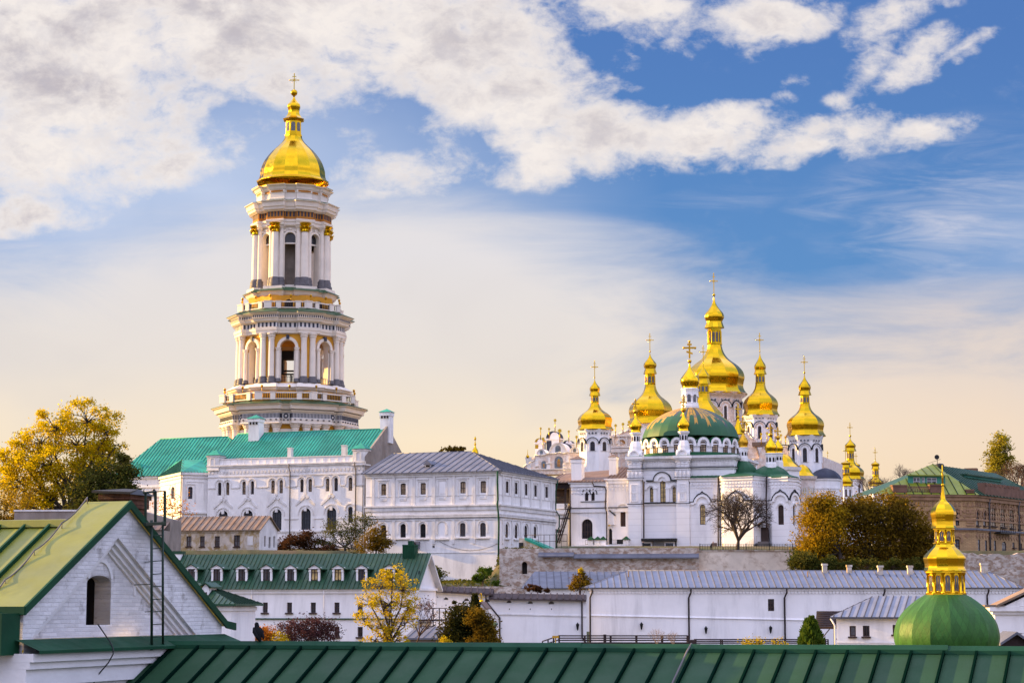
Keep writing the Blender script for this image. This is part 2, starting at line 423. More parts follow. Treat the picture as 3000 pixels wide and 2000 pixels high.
class MB:
 def __init__(s):
  s.v, s.f, s.m, s.sm = [], [], [], []

 def face(s, pts, m=0, sm=False):
  i = len(s.v)
  s.v += [Vector(p) for p in pts]
  s.f.append(tuple(range(i, i + len(pts))))
  s.m.append(m)
  s.sm.append(sm)

 def idx(s, pts, faces, m=0, sm=False):
  i = len(s.v)
  s.v += [Vector(p) for p in pts]
  for f in faces:
   s.f.append(tuple(i + k for k in f))
   s.m.append(m)
   s.sm.append(sm)

 def hexa(s, p, m=0):
  s.idx(p, [(0, 3, 2, 1), (4, 5, 6, 7), (0, 1, 5, 4), (1, 2, 6, 5), (2, 3, 7, 6), (3, 0, 4, 7)], m)

 def box(s, fr, u0, u1, n0, n1, z0, z1, m=0):
  P = fr.p
  s.hexa([P(u0, n1, z0), P(u1, n1, z0), P(u1, n0, z0), P(u0, n0, z0), P(u0, n1, z1), P(u1, n1, z1), P(u1, n0, z1), P(u0, n0, z1)], m)

 def prism(s, base, z0, z1, m=0, top=True, bot=False):
  b = [Vector((p[0], p[1], z0)) for p in base]
  c = [Vector((p[0], p[1], z1)) for p in base]
  n = len(b)
  for i in range(n):
   j = (i + 1) % n
   s.face([b[i], b[j], c[j], c[i]], m)
  if top:
   s.face(c, m)
  if bot:
   s.face(b[::-1], m)

 def extrude(s, fr, poly, n0, n1, m=0):
  """closed (u,z) polygon, counter-clockwise seen from outside, between n0 and n1"""
  k = len(poly)
  s.face([fr.p(a, n1, b) for a, b in poly], m)
  for i in range(k):
   a, b = poly[i], poly[(i + 1) % k]
   s.face([fr.p(a[0], n1, a[1]), fr.p(a[0], n0, a[1]), fr.p(b[0], n0, b[1]), fr.p(b[0], n1, b[1])], m)

 def arcband(s, fr, uc, zc, r0, r1, n0, n1, a0=0.0, a1=PI, seg=14, m=0, sq=1.0):
  pts = []
  for i in range(seg + 1):
   a = a0 + (a1 - a0) * i / seg
   pts.append((math.cos(a), math.sin(a) * sq))
  for i in range(seg):
   (c0, s0), (c1, s1) = pts[i], pts[i + 1]
   A = lambda r, c, q, n: fr.p(uc + r * c, n, zc + r * q)
   s.face([A(r0, c0, s0, n1), A(r1, c0, s0, n1), A(r1, c1, s1, n1), A(r0, c1, s1, n1)], m)
   s.face([A(r1, c0, s0, n0), A(r1, c1, s1, n0), A(r1, c1, s1, n1), A(r1, c0, s0, n1)], m)
   if r0 > 0:
    s.face([A(r0, c0, s0, n1), A(r0, c1, s1, n1), A(r0, c1, s1, n0), A(r0, c0, s0, n0)], m)
  for (c, q) in (pts[0], pts[-1]):
   A = lambda r, n: fr.p(uc + r * c, n, zc + r * q)
   s.face([A(r0, n0), A(r1, n0), A(r1, n1), A(r0, n1)], m)

 def tube(s, path, r, seg=6, m=0, sm=True, cap=True):
  path = [Vector(p) for p in path]
  n = len(path)
  rs = r if isinstance(r, (list, tuple)) else [r] * n
  i0 = len(s.v)
  ref = None
  for i, p in enumerate(path):
   d = (path[min(i + 1, n - 1)] - path[max(i - 1, 0)])
   if d.length < 1e-9:
    d = Vector((0, 0, 1))
   d.normalize()
   if ref is None:
    ref = d.orthogonal().normalized()
   a = (ref - d * ref.dot(d))
   if a.length < 1e-6:
    a = d.orthogonal()
   a.normalize()
   ref = a
   b = d.cross(a)
   for k in range(seg):
    q = 2 * PI * k / seg
    s.v.append(p + (a * math.cos(q) + b * math.sin(q)) * rs[i])
  for i in range(n - 1):
   for k in range(seg):
    k2 = (k + 1) % seg
    s.f.append((i0 + i * seg + k, i0 + i * seg + k2, i0 + (i + 1) * seg + k2, i0 + (i + 1) * seg + k))
    s.m.append(m)
    s.sm.append(sm)
  if cap:
   for base, rev in ((i0, True), (i0 + (n - 1) * seg, False)):
    f = tuple(base + k for k in range(seg))
    s.f.append(f[::-1] if rev else f)
    s.m.append(m)
    s.sm.append(False)

 def lathe(s, c, prof, n=24, rot=0.0, m=0, gore=False, sm=True, top=False, bot=False):
  """prof: list of (z, r) upwards; angle measured from the viewer's side towards +x"""
  def P(z, r, k):
   a = rot + 2 * PI * k / n
   return Vector((c[0] + r * math.sin(a), c[1] - r * math.cos(a), z))
  L = len(prof)
  if gore:
   for k in range(n):
    pts = [P(z, r, k + e) for z, r in prof for e in (0, 1)]
    s.idx(pts, [(2 * i, 2 * i + 1, 2 * i + 3, 2 * i + 2) for i in range(L - 1)], m, sm)
  else:
   pts = [P(z, r, k) for z, r in prof for k in range(n)]
   s.idx(pts, [(i * n + k, i * n + (k + 1) % n, (i + 1) * n + (k + 1) % n, (i + 1) * n + k) for i in range(L - 1) for k in range(n)], m, sm)
  if top:
   s.face([P(*prof[-1], k) for k in range(n)], m)
  if bot:
   s.face([P(*prof[0], k) for k in range(n)][::-1], m)

 def slope(s, pts, spacing=.6, h=.05, w=.05, m=0, ms=None, off=0.0, edir=None):
  """planar convex roof slope; pts[0]->pts[1] is the eave; standing seams run up the slope"""
  pts = [Vector(p) for p in pts]
  if ms is None:
   ms = 1 if m == 0 else m
  e = (edir if edir else (pts[1] - pts[0])).normalized()
  nrm = (pts[1] - pts[0]).cross(pts[-1] - pts[0]).normalized()
  if nrm.z < 0:
   nrm = -nrm
  up = nrm.cross(e).normalized()
  if up.z < 0:
   up = -up
  s.face(pts if (pts[1] - pts[0]).cross(pts[2] - pts[1]).z > 0 else pts[::-1], m)
  q = [((p - pts[0]).dot(e), (p - pts[0]).dot(up)) for p in pts]
  lo, hi = min(a for a, _ in q), max(a for a, _ in q)
  x = lo + spacing * (.5 + off)
  while x < hi - .02:
   ys = []
   for i in range(len(q)):
    (xa, ya), (xb, yb) = q[i], q[(i + 1) % len(q)]
    if (xa - x) * (xb - x) <= 0 and abs(xa - xb) > 1e-6:
     ys.append(ya + (yb - ya) * (x - xa) / (xb - xa))
   if len(ys) >= 2 and max(ys) - min(ys) > .05:
    y0, y1 = min(ys), max(ys)
    A = lambda xx, y, n: pts[0] + e * xx + up * y + nrm * n
    s.hexa([A(x - w / 2, y0, -.01), A(x + w / 2, y0, -.01), A(x + w / 2, y1, -.01), A(x - w / 2, y1, -.01),
      A(x - w / 2, y0, h), A(x + w / 2, y0, h), A(x + w / 2, y1, h), A(x - w / 2, y1, h)], ms)
   x += spacing
  return nrm

 def build(s, name, mats, parent=None, org=None):
  if parent is not None:
   o0 = Vector(ORG[parent.name])
  else:
   o0 = Vector(org) if org is not None else Vector((0, 0, 0))
  me = bpy.data.meshes.new(name)
  me.from_pydata([v - o0 for v in s.v], [], s.f)
  mats = list(mats) + [mats[-1]] * max(0, max(s.m, default=0) + 1 - len(mats))
  for mm in mats:
   me.materials.append(MATS[mm])
  me.polygons.foreach_set('material_index', s.m)
  me.polygons.foreach_set('use_smooth', s.sm)
  me.update()
  o = bpy.data.objects.new(name, me)
  COL.objects.link(o)
  if parent is not None:
   o.parent = parent
  else:
   o.location = o0
  ORG[o.name] = o0
  return o


def tag(o, label, cat, group=None):
 o['label'] = label
 o['category'] = cat
 o['kind'] = 'thing'
 if group:
  o['group'] = group
 return o


def thing(name, label, cat, loc, group=None):
 o = bpy.data.objects.new(name, None)
 COL.objects.link(o)
 o.location = loc
 o.empty_display_size = .5
 ORG[o.name] = Vector(loc)
 return tag(o, label, cat, group)


def copy_tree(o, loc, label=None):
 c = o.copy()
 COL.objects.link(c)
 c.location = loc
 if label:
  c['label'] = label
 for ch in list(o.children):
  d = ch.copy()
  COL.objects.link(d)
  d.parent = c
 return c


def spline(prof, k=5):
 """smooth (py, r) profile"""
 out = []
 n = len(prof)
 for i in range(n - 1):
  p0, p1, p2, p3 = prof[max(i - 1, 0)], prof[i], prof[i + 1], prof[min(i + 2, n - 1)]
  for j in range(k):
   t = j / k
   out.append(tuple(.5 * (2 * p1[d] + (p2[d] - p0[d]) * t + (2 * p0[d] - 5 * p1[d] + 4 * p2[d] - p3[d]) * t * t + (3 * p1[d] - p0[d] - 3 * p2[d] + p3[d]) * t ** 3) for d in (0, 1)))
 out.append(tuple(prof[-1][:2]))
 return out


def zr(prof, Y):
 """(py, r px) measured at the axis depth Y -> (z, r) in metres"""
 out = []
 for py, r in prof:
  yc = (1000 - py) / FOC
  t = Y / (CT - yc * ST)
  out.append((t * (ST + yc * CT), max(.004, r * t / FOC)))
 return out


def pz(py, Y):
 return W(1500, py, Y).z


def facade(mb, fr, u0, u1, z0, z1, ops=(), depth=.35, m=0, n=0.0, mr=None):
 """wall plane with real openings; ops: (ua, ub, za, zb, arch 0..1)"""
 if mr is None:
  mr = m
 us = sorted(set([u0, u1] + [q for o in ops for q in o[:2] if u0 < q < u1]))
 zs = sorted(set([z0, z1] + [q for o in ops for q in o[2:4] if z0 < q < z1]))
 for i in range(len(us) - 1):
  for j in range(len(zs) - 1):
   uc, zc = (us[i] + us[i + 1]) / 2, (zs[j] + zs[j + 1]) / 2
   if any(o[0] < uc < o[1] and o[2] < zc < o[3] for o in ops):
    continue
   mb.face([fr.p(us[i], n, zs[j]), fr.p(us[i + 1], n, zs[j]), fr.p(us[i + 1], n, zs[j + 1]), fr.p(us[i], n, zs[j + 1])], m)
 for (ua, ub, za, zb, ar) in ops:
  top = opening_top(ua, ub, zb, ar)
  if ar:
   for a, b in zip(top[:-1], top[1:]):
    mb.face([fr.p(a[0], n, a[1]), fr.p(b[0], n, b[1]), fr.p(b[0], n, zb), fr.p(a[0], n, zb)][::-1], m)
  loop = [(ua, za), (ub, za)] + top
  for a, b in zip(loop, loop[1:] + loop[:1]):
   mb.face([fr.p(a[0], n, a[1]), fr.p(b[0], n, b[1]), fr.p(b[0], n - depth, b[1]), fr.p(a[0], n - depth, a[1])], mr)


def opening_top(ua, ub, zb, ar, seg=10):
 if not ar:
  return [(ub, zb), (ua, zb)]
 c, w = (ua + ub) / 2, (ub - ua) / 2
 h = w * ar
 return [(c + w * math.cos(PI * i / seg), zb - h + h * math.sin(PI * i / seg)) for i in range(seg + 1)]


def window(fr, op, n, parent, bars=(1, 2), fm='window_brown', gm='pane_dark', fw=.09, name='window', flat=False, sill=None, t=.07):
 ua, ub, za, zb, ar = op
 mb = MB()
 top = opening_top(ua, ub, zb, ar)
 loop = [(ua, za), (ub, za)] + top
 c = ((ua + ub) / 2, (za + zb) / 2)
 k = 1 - 2 * fw / max(.3, (ub - ua))
 kz = 1 - 2 * fw / max(.3, (zb - za))
 inn = [(c[0] + (a - c[0]) * k, c[1] + (b - c[1]) * kz) for a, b in loop]
 L = len(loop)
 for i in range(L):
  j = (i + 1) % L
  a, b, ci, di = loop[i], loop[j], inn[j], inn[i]
  mb.face([fr.p(a[0], n + t, a[1]), fr.p(b[0], n + t, b[1]), fr.p(ci[0], n + t, ci[1]), fr.p(di[0], n + t, di[1])])
  mb.face([fr.p(di[0], n + t, di[1]), fr.p(ci[0], n + t, ci[1]), fr.p(ci[0], n, ci[1]), fr.p(di[0], n, di[1])])
 bw = fw * .4
 h = (ub - ua) / 2 * ar
 for i in range(bars[0]):
  u = ua + (ub - ua) * (i + 1) / (bars[0] + 1)
  zt = zb - h + h * math.sqrt(max(0, 1 - ((u - c[0]) / ((ub - ua) / 2)) ** 2)) - fw * .5
  mb.box(fr, u - bw, u + bw, n, n + t * .8, za + fw * .5, zt)
 for i in range(bars[1]):
  z = za + (zb - h - za) * (i + 1) / (bars[1] + (0 if h else 1))
  mb.box(fr, ua + fw * .5, ub - fw * .5, n, n + t * .66, z - bw, z + bw)
 if sill:
  mb.box(fr, ua - sill, ub + sill, n + t, n + .42, za - .14, za - .003)
 if flat:
  mb.face([fr.p(a, n + .01, b) for a, b in loop], 1)
  return mb.build(name, [fm, gm], parent)
 f = mb.build(name, [fm], parent)
 g = MB()
 g.face([fr.p(a, n + .01, b) for a, b in loop])
 g.build('pane', [gm], f)
 return f


def op_px(fr, k, x0, y0, x1, y1, ar=0.0, n=0.0):
 """opening measured on the photo -> metres on the wall"""
 (ax, ay), (bx, by) = k(x0, y0), k(x1, y1)
 xm, ym = (ax + bx) / 2, (ay + by) / 2
 return (fr.u(ax, ym, n), fr.u(bx, ym, n), fr.z(xm, by, n), fr.z(xm, ay, n), ar)


def cross(mb, c, z0, z1, hw, th, kind=0, m=0):
 """gilded finial cross standing on z0"""
 fr = Frame((c[0], c[1]), (1, 0))
 h = z1 - z0
 mb.box(fr, -th, th, -th, th, z0, z1, m)
 zb = z0 + h * .62
 mb.box(fr, -hw, hw, -th * .9, th * .9, zb - th, zb + th, m)
 if kind == 1:
  P = fr.p
  zc = z0 + h * .34
  a, b = hw * .55, h * .06
  mb.hexa([P(-a, th * .9, zc + b - th), P(a, th * .9, zc - b - th), P(a, -th * .9, zc - b - th), P(-a, -th * .9, zc + b - th),
    P(-a, th * .9, zc + b + th), P(a, th * .9, zc - b + th), P(a, -th * .9, zc - b + th), P(-a, -th * .9, zc + b + th)], m)
  zt = z0 + h * .82
  mb.box(fr, -hw * .4, hw * .4, -th * .8, th * .8, zt - th, zt + th, m)
 else:
  zt = z0 + h * .84
  mb.box(fr, -hw * .45, hw * .45, -th * .8, th * .8, zt - th * .7, zt + th * .7, m)
 for (du, z) in ((-hw, zb), (hw, zb), (0, z1)):
  q = fr.p(du, 0, z)
  b = th * 1.7
  mb.lathe((q.x, q.y), [(z - b, .01), (z - b * .5, b * .85), (z + b * .5, b * .85), (z + b, .01)], 6, 0, m)
 if kind == 0:
  for sx in (-1, 1):
   for sz in (-1, 1):
    a = fr.p(0, 0, zb)
    bq = fr.p(sx * hw * .5, 0, zb + sz * hw * .5)
    mb.tube([a, bq], th * .45, 4, m)


def ball(mb, c, z, r, m=0, n=10):
 mb.lathe(c, [(z - r * math.cos(PI * i / 8), max(.003, r * math.sin(PI * i / 8))) for i in range(9)], n, 0, m)


DOME_N = [(0, 1), (.03, .965), (.09, .90), (.16, .868), (.24, .885), (.33, .915), (.42, .89), (.5, .82), (.59, .68), (.70, .455), (.80, .33), (.9, .265), (1, .235)]


def baroque(parent, axis, ref, Y, crs, bl, tip, wide, flare, lant, eave, n=8, rot=0.0, norm=DOME_N, gm='gold', nl=8, kind=0, win=True, cross_name='cross', cw=None):
 """gilded pear dome, lantern and onion cupola; heights are photo rows at the axis"""
 c = W(axis, ref, Y)
 c = (c.x, c.y)
 ey, er = eave
 ly, lr = lant
 mb = MB()
 nr = norm[-1][1]
 prof = []
 for h, r in norm:
  rr = er * r
  if h > .55:
   rr = er * r + (lr - er * nr) * (h - .55) / .45
  prof.append((ey + (ly - ey) * h, rr))
 pr = zr(spline(prof, 5), Y)
 mb.lathe(c, [(pr[0][0] - .12, pr[0][1] * .97)] + pr, n, rot, 0, gore=True)
 d = mb.build('dome', [gm], parent)
 # lantern
 fy, fr_ = flare
 mb = MB()
 z0 = pz(ly, Y)
 z1 = pz(fy, Y)
 r = lr * Y / FOC
 mb.lathe(c, [(z0, r * 1.1), (z0 + (z1 - z0) * .10, r * 1.1), (z0 + (z1 - z0) * .1, r * .9), (z1 - (z1 - z0) * .2, r * .9), (z1 - (z1 - z0) * .2, r * 1.0), (z1, r * 1.02)], nl, PI / nl + rot, 0, gore=True, sm=False)
 if win:
  for k in range(nl):
   a = rot + 2 * PI * (k + .0) / nl
   N = Vector((math.sin(a), -math.cos(a), 0))
   Uv = Vector((math.cos(a), math.sin(a), 0))
   ap = r * .9 * math.cos(PI / nl)
   fr = Frame((c[0] + N.x * ap, c[1] + N.y * ap), Uv)
   w = r * .9 * math.tan(PI / nl) * .62
   za, zb = z0 + (z1 - z0) * .16, z1 - (z1 - z0) * .26
   pts = [(-w, za), (w, za)] + opening_top(-w, w, zb, 1.0, 6)
   mb.face([fr.p(q[0], .025, q[1]) for q in pts], 1)
   a2 = a + PI / nl
   q = (c[0] + math.sin(a2) * r * .95, c[1] - math.cos(a2) * r * .95)
   mb.lathe(q, [(z0 + (z1 - z0) * .1, r * .1), (z1 - (z1 - z0) * .2, r * .09)], 6, 0, 0)
 mb.build('lantern', [gm, 'pane_grey'], d)
 # cupola
 wy, wr = wide
 mb = MB()
 prof = [(fy, fr_), (fy - (fy - wy) * .35, fr_ * .86), (fy - (fy - wy) * .58, fr_ * .80), (wy + (fy - wy) * .2, wr * .95), (wy, wr), (wy - (wy - tip) * .17, wr * .9), (wy - (wy - tip) * .36, wr * .60), (wy - (wy - tip) * .58, wr * .29), (wy - (wy - tip) * .8, wr * .11), (tip, wr * .05)]
 mb.lathe(c, zr(spline(prof, 4), Y), n if n > 8 else 8, rot, 0, gore=True, bot=True)
 mb.build('cupola', [gm], d)
 mb = MB()
 zb_ = pz(bl, Y)
 br = (tip - bl) * Y / FOC * .62
 mb.tube([(c[0], c[1], pz(tip, Y) - .1), (c[0], c[1], zb_)], br * .3, 6)
 ball(mb, c, zb_, br)
 h = pz(crs, Y) - zb_
 cross(mb, c, zb_ + br * .8, zb_ + h, h * (cw or .19), h * .011 + .03, kind)
 mb.build(cross_name, ['gold_old' if kind else 'gold'], d)
 return d


def ngon(c, r, n, rot=0.0):
 return [Vector((c[0] + r * math.sin(rot + 2 * PI * (k + .5) / n), c[1] - r * math.cos(rot + 2 * PI * (k + .5) / n), 0)) for k in range(n)]


def side_frame(c, ap, psi):
 N = Vector((math.sin(psi), -math.cos(psi), 0))
 return Frame((c[0] + N.x * ap, c[1] + N.y * ap), (math.cos(psi), math.sin(psi)))


# ------------------------------------------------------------------ terrain
def sstep(a, b, x):
 t = max(0.0, min(1.0, (x - a) / (b - a)))
 return t * t * (3 - 2 * t)


def ground_z(x, y):
 z = -9.0 + 3.5 * sstep(60, 170, y)
 z += 3.2 * sstep(205, 250, y)
 up = sstep(260, 268, y)
 left = sstep(-15, -22, x)
 cut = (1 - left) * (1 - sstep(-3, -1, x))
 hi = 7.0 + 2.2 * sstep(285, 330, y) + .6 * sstep(400, 500, y)
 z2 = z + (hi - z) * up
 z3 = z + (2.7 - z) * sstep(240, 262, y)
 z3 = z3 + (hi - z3) * sstep(292, 300, y)
 z = z2 * (1 - cut) + z3 * cut
 if y > 560:
  z -= 22 * sstep(560, 900, y)
 return z


def make_ground():
 xs = [-6000, -2500, -900, -400, -250] + [-180 + 6 * i for i in range(20)] + [-60 + 2 * i for i in range(36)] + [12 + 8 * i for i in range(24)] + [250, 400, 900, 2500, 6000]
 ys = [-3000, -600, -100, 0, 30, 60] + [80 + 10 * i for i in range(12)] + [200 + 2 * i for i in range(75)] + [352, 365, 400, 450, 500, 560, 620, 700, 800, 900, 1500, 4000, 12000]
 mb = MB()
 n = len(xs)
 pts = [(x, y, ground_z(x, y) + random.uniform(-.08, .08)) for y in ys for x in xs]
 mb.idx(pts, [(j * n + i, j * n + i + 1, (j + 1) * n + i + 1, (j + 1) * n + i) for j in range(len(ys) - 1) for i in range(n - 1)], 0, True)
 o = mb.build('ground', ['ground'])
 o['kind'] = 'structure'


random.seed(3)
make_ground()


# ------------------------------------------------------------------ great bell tower
def make_tower():
 Y = 417.0
 c0 = W(849, 1180, Y)
 C = (c0.x, c0.y)
 gz = ground_z(C[0], C[1])
 rot = R(3.0)
 root = thing('bell_tower', 'tall white and ochre octagonal bell tower in tiers of columns under a single gilded dome', 'bell tower', (C[0], C[1], gz))
 q = Y / FOC * 1.006
 M = lambda r: r * q
 k2 = K(600, 800, 3.136)
 k1 = K(600, 200, 2.24)
 f2 = lambda y, r: pz(800 + y / 3.136, Y - M(r))          # row on the near side of a ring of radius r px
 f1 = lambda y, r: pz(200 + y / 2.24, Y - M(r))

 def plan(a0, Rb, w):
  pts = []
  for k in range(8):
   ph = rot + PI / 8 + k * PI / 4
   e = Vector((math.sin(ph), -math.cos(ph), 0))
   t = Vector((math.cos(ph), math.sin(ph), 0))
   r = (a0 - w * math.sin(PI / 8)) / math.cos(PI / 8)
   for (rr, ww) in ((r, -w), (max(Rb, r + .01), -w), (max(Rb, r + .01), w), (r, w)):
    pts.append(Vector((C[0], C[1], 0)) + e * rr + t * ww)
  return pts

 def sweep(mb, prof, a0, Rb, w, mats=None, m=0, top=True, bot=True):
  """prof: (z, offset) upwards"""
  rings = []
  for z, o in prof:
   rings.append([Vector((p.x, p.y, z)) for p in plan(a0 + o, Rb + o, w + o * .5)])
  L = len(rings[0])
  for i in range(len(rings) - 1):
   mm = mats[i] if mats else m
   for a in range(L):
    b = (a + 1) % L
    mb.face([rings[i][a], rings[i][b], rings[i + 1][b], rings[i + 1][a]], mm)
  if top:
   mb.face(rings[-1], mats[-1] if mats else m)
  if bot:
   mb.face(rings[0][::-1], mats[0] if mats else m)

 def ring_boxes(mb, a0, Rb, w, z0, z1, wb, gap, d, m=0, jitter=None):
  P = plan(a0, Rb, w)
  for a in range(len(P)):
   A, B = P[a], P[(a + 1) % len(P)]
   L = (B - A).length
   fr = Frame(A, B - A)
   n = int((L + gap) / (wb + gap))
   if n < 1:
    continue
   st = L / n
   for i in range(n):
    u = st * (i + .5)
    mb.box(fr, u - wb / 2, u + wb / 2, -.02, d, z0, z1, m)

 def col(parent, ph, r, lat, z0, zb, zc, z1, rad, mats=('column_base_grey', 'tower_white', 'tower_white'), name='column', gold=False, seg=14):
  e = Vector((math.sin(ph), -math.cos(ph), 0))
  t = Vector((math.cos(ph), math.sin(ph), 0))
  p = Vector((C[0], C[1], 0)) + e * r + t * lat
  c = (p.x, p.y)
  mb = MB()
  h = zb - z0
  mb.lathe(c, [(z0, rad * 1.45), (z0 + h * .35, rad * 1.45), (z0 + h * .45, rad * 1.3), (z0 + h * .7, rad * 1.36), (z0 + h * .85, rad * 1.12), (zb, rad * 1.06)], seg, 0, 0)
  mb.lathe(c, [(zb, rad), (zb + (zc - zb) * .4, rad * .98), (zc, rad * .86)], seg, 0, 1)
  if not gold:
   hh = z1 - zc
   mb.lathe(c, [(zc, rad * .95), (zc + hh * .15, rad * .95), (zc + hh * .25, rad * .9), (zc + hh * .6, rad * 1.25), (zc + hh * .72, rad * 1.1), (zc + hh * .85, rad * 1.4), (z1, rad * 1.4)], 10, ph, 2, top=True, sm=False)
  o = mb.build(name, mats, parent)
  if gold:
   hh = z1 - zc
   g = MB()
   g.lathe(c, [(zc, rad * .95), (zc + hh * .12, rad * 1.05), (zc + hh * .3, rad * .95), (zc + hh * .55, rad * 1.35), (zc + hh * .62, rad * 1.05), (zc + hh * .9, rad * 1.6), (z1, rad * 1.65)], 12, ph, 0, top=True, sm=False)
   for i in range(8):
    a = 2 * PI * i / 8
    pp = Vector((c[0] + math.cos(a) * rad * 1.3, c[1] + math.sin(a) * rad * 1.3, zc + hh * .5))
    g.tube([pp - Vector((0, 0, hh * .4)), pp, pp + Vector((math.cos(a) * rad * .35, math.sin(a) * rad * .35, hh * .12))], [rad * .1, rad * .28, rad * .1], 5)
   g.build('capital', ['gold'], o)
  return o

 # ---- first tier: only its head shows above the roofs
 mb = MB()
 a1 = M(172)
 zt1 = f2(1365, 200)
 base = ngon(C, a1 / math.cos(PI / 8), 8, rot)
 mb.prism(base, gz - 1, zt1, 0)
 mb.build('first_tier_wall', ['tower_ochre'], root)
 for k in range(8):
  psi = rot + k * PI / 4
  fr = side_frame(C, a1, psi)
  mb = MB()
  mb.box(fr, -2.0, 2.0, 0, .25, gz, zt1 - 1.2)
  mb.build('wall_panel', ['tower_white'], root)
  ph = psi + PI / 8
  for lat in (-3.1, -1.0, 1.0, 3.1):
   col(root, ph, M(190) - abs(lat) * .28, lat, gz, gz + 1.5, f2(1430, 205), f2(1378, 205), .82, ('tower_white',) * 3, seg=10)
 mb = MB()
 A, RB, w = M(184), M(193), 4.2
 zz = [f2(y, 205) for y in (1378, 1372, 1362, 1330)]
 sweep(mb, [(zz[0], -.2), (zz[1], .25), (zz[2], 0), (zz[3], 0)], A, RB, w)
 mb.build('architrave', ['tower_white'], root)
 mb = MB()
 ring_boxes(mb, A, RB, w, f2(1345, 205), f2(1335, 205), .32, .9, .2, 0)
 mb.build('guttae', ['dark_slate'], root)
 mb = MB()
 sweep(mb, [(f2(1330, 205), -.1), (f2(1275, 205), -.1)], A, RB, w)
 mb.build('frieze', ['white_trim'], root)
 mb = MB()
 ring_boxes(mb, A - .1, RB - .1, w, f2(1322, 205), f2(1282, 205), .15, .15, .05, 0)
 mb.build('triglyphs', ['dark_slate'], root)
 for i in range(8):
  mb = MB()
  psi = rot + i * PI / 4
  fr = side_frame(C, A - .1, psi)
  zc = (f2(1322, 205) + f2(1282, 205)) / 2
  for uu in (-2.1, 0, 2.1):
   mb.box(fr, uu - .75, uu + .75, 0, .13, f2(1326, 205), f2(1279, 205), 1)
   mb.arcband(fr, uu, zc, .25, .52, .1, .17, 0, 2 * PI, 12, 0)
  mb.build('frieze_medallion', ['dark_slate', 'white_trim'], root)
 mb = MB()
 sweep(mb, [(f2(1275, 205), .1), (f2(1262, 208), .35), (f2(1250, 212), .45), (f2(1244, 214), .55), (f2(1240, 216), .9), (f2(1205, 221), 1.05), (f2(1197, 224), 1.45), (f2(1188, 227), 1.6)], A, RB, w, [0, 0, 1, 0, 0, 0, 0])
 mb.build('cornice', ['tower_white', 'dark_slate'], root)
 mb = MB()
 zs0, zs1 = f2(1188, 227), f2(1150, 205)
 sweep(mb, [(zs0, 1.7), (zs0 + .1, 1.7), (zs1, -1.2)], A, RB, w, m=0)
 mb.build('skirt_roof', ['green_copper'], root)

 def balcony(rp, ytop, ybot, kf, A, n, rr):
  z0, z1 = kf(ybot, rp), kf(ytop, rp)
  h = z1 - z0
  mb = MB()
  g = MB()
  pts = ngon(C, M(rp), 8, rot)
  for k in range(8):
   a, b = pts[k - 1], pts[k]
   fr = Frame(a, b - a)
   L = (b - a).length
   mb.box(fr, 0, L, -.25, .0, z1 - h * .17, z1)
   mb.box(fr, 0, L, -.25, .0, z0, z0 + h * .12)
   for u in (0.0, L * .26, L * .74):
    ww = .75 if u == 0 else .5
    mb.box(fr, u - ww, u + ww, -.5, .22, z0 - .1, z1 - .12)
    mb.box(fr, u - ww - .1, u + ww + .1, -.55, .3, z1 - .1, z1 + .06)
   nb = int(L / .42)
   for i in range(nb):
    u = L * (i + .5) / nb
    g.box(fr, u - .08, u + .08, -.17, -.06, z0 + h * .13, z1 - h * .17)
  mb.build('balustrade', ['tower_white'], root)
  g.build('railing', ['window_brown'], root)
  for k in range(8):
   for off in (0.0, .5):
    a, b = pts[k - 1], pts[k]
    p = a + (b - a) * (off + .06)
    l = MB()
    l.tube([(p.x, p.y, z1), (p.x, p.y, z1 + .75)], .05, 5)
    l.lathe((p.x, p.y), [(z1 + .72, .06), (z1 + .85, .2), (z1 + 1.15, .27), (z1 + 1.2, .3), (z1 + 1.42, .05)], 6, 0)
    l.build('lamp', ['gold_old'], root)
 balcony(204, 1083, 1150, f2, 0, 0, 0)
 # ---- second tier
 mb = MB()
 zw0, zw1 = f2(1150, 185), f2(1075, 172)
 mb.prism(ngon(C, M(176), 8, rot), zw0 - 1.5, zw1, 0)
 mb.build('attic_wall', ['tower_ochre'], root)
 A2, RB2, w2 = M(148), M(161), 2.3
 mb = MB()
 sweep(mb, [(f2(1078, 175), .5), (f2(1062, 176), 1.0), (f2(1048, 178), 1.2), (f2(1040, 178), 1.55), (f2(1008, 172), .3), (f2(1002, 170), .15)], A2, RB2, w2)
 mb.build('plinth_cornice', ['tower_white'], root)
 aw = M(141)
 zf0, zf1 = f2(1003, 141), f2(545, 141)
 zcr, zbot = f2(612, 141), f2(1000, 141)
 hw = M(41) / 2
 for k in range(8):
  psi = rot + k * PI / 4
  fr = side_frame(C, aw, psi)
  L = aw * math.tan(PI / 8)
  mb = MB()
  facade(mb, fr, -L, L, zf0 - .5, zf1, [(-hw, hw, zbot, zcr, 1.0)], 1.5, 0, mr=1)
  fi = Frame(fr.p(0, -1.5, 0), -fr.U)
  Li = (aw - 1.5) * math.tan(PI / 8)
  facade(mb, fi, -Li, Li, zf0 - .5, zf1, [(-hw, hw, zbot, zcr, 1.0)], .01, 1)
  w_ = mb.build('second_tier_wall', ['tower_ochre', 'tower_white'], root)
  mb = MB()
  zsp = f2(682, 141)
  mb.arcband(fr, 0, zsp, M(44) / 2, M(61) / 2, 0, .5, 0, PI, 18)
  mb.box(fr, -.3, .3, .2, .75, zsp + M(61) / 2 - .5, zsp + M(61) / 2 + .35, 1)
  mb.build('archivolt', ['tower_white', 'dark_slate'], root)
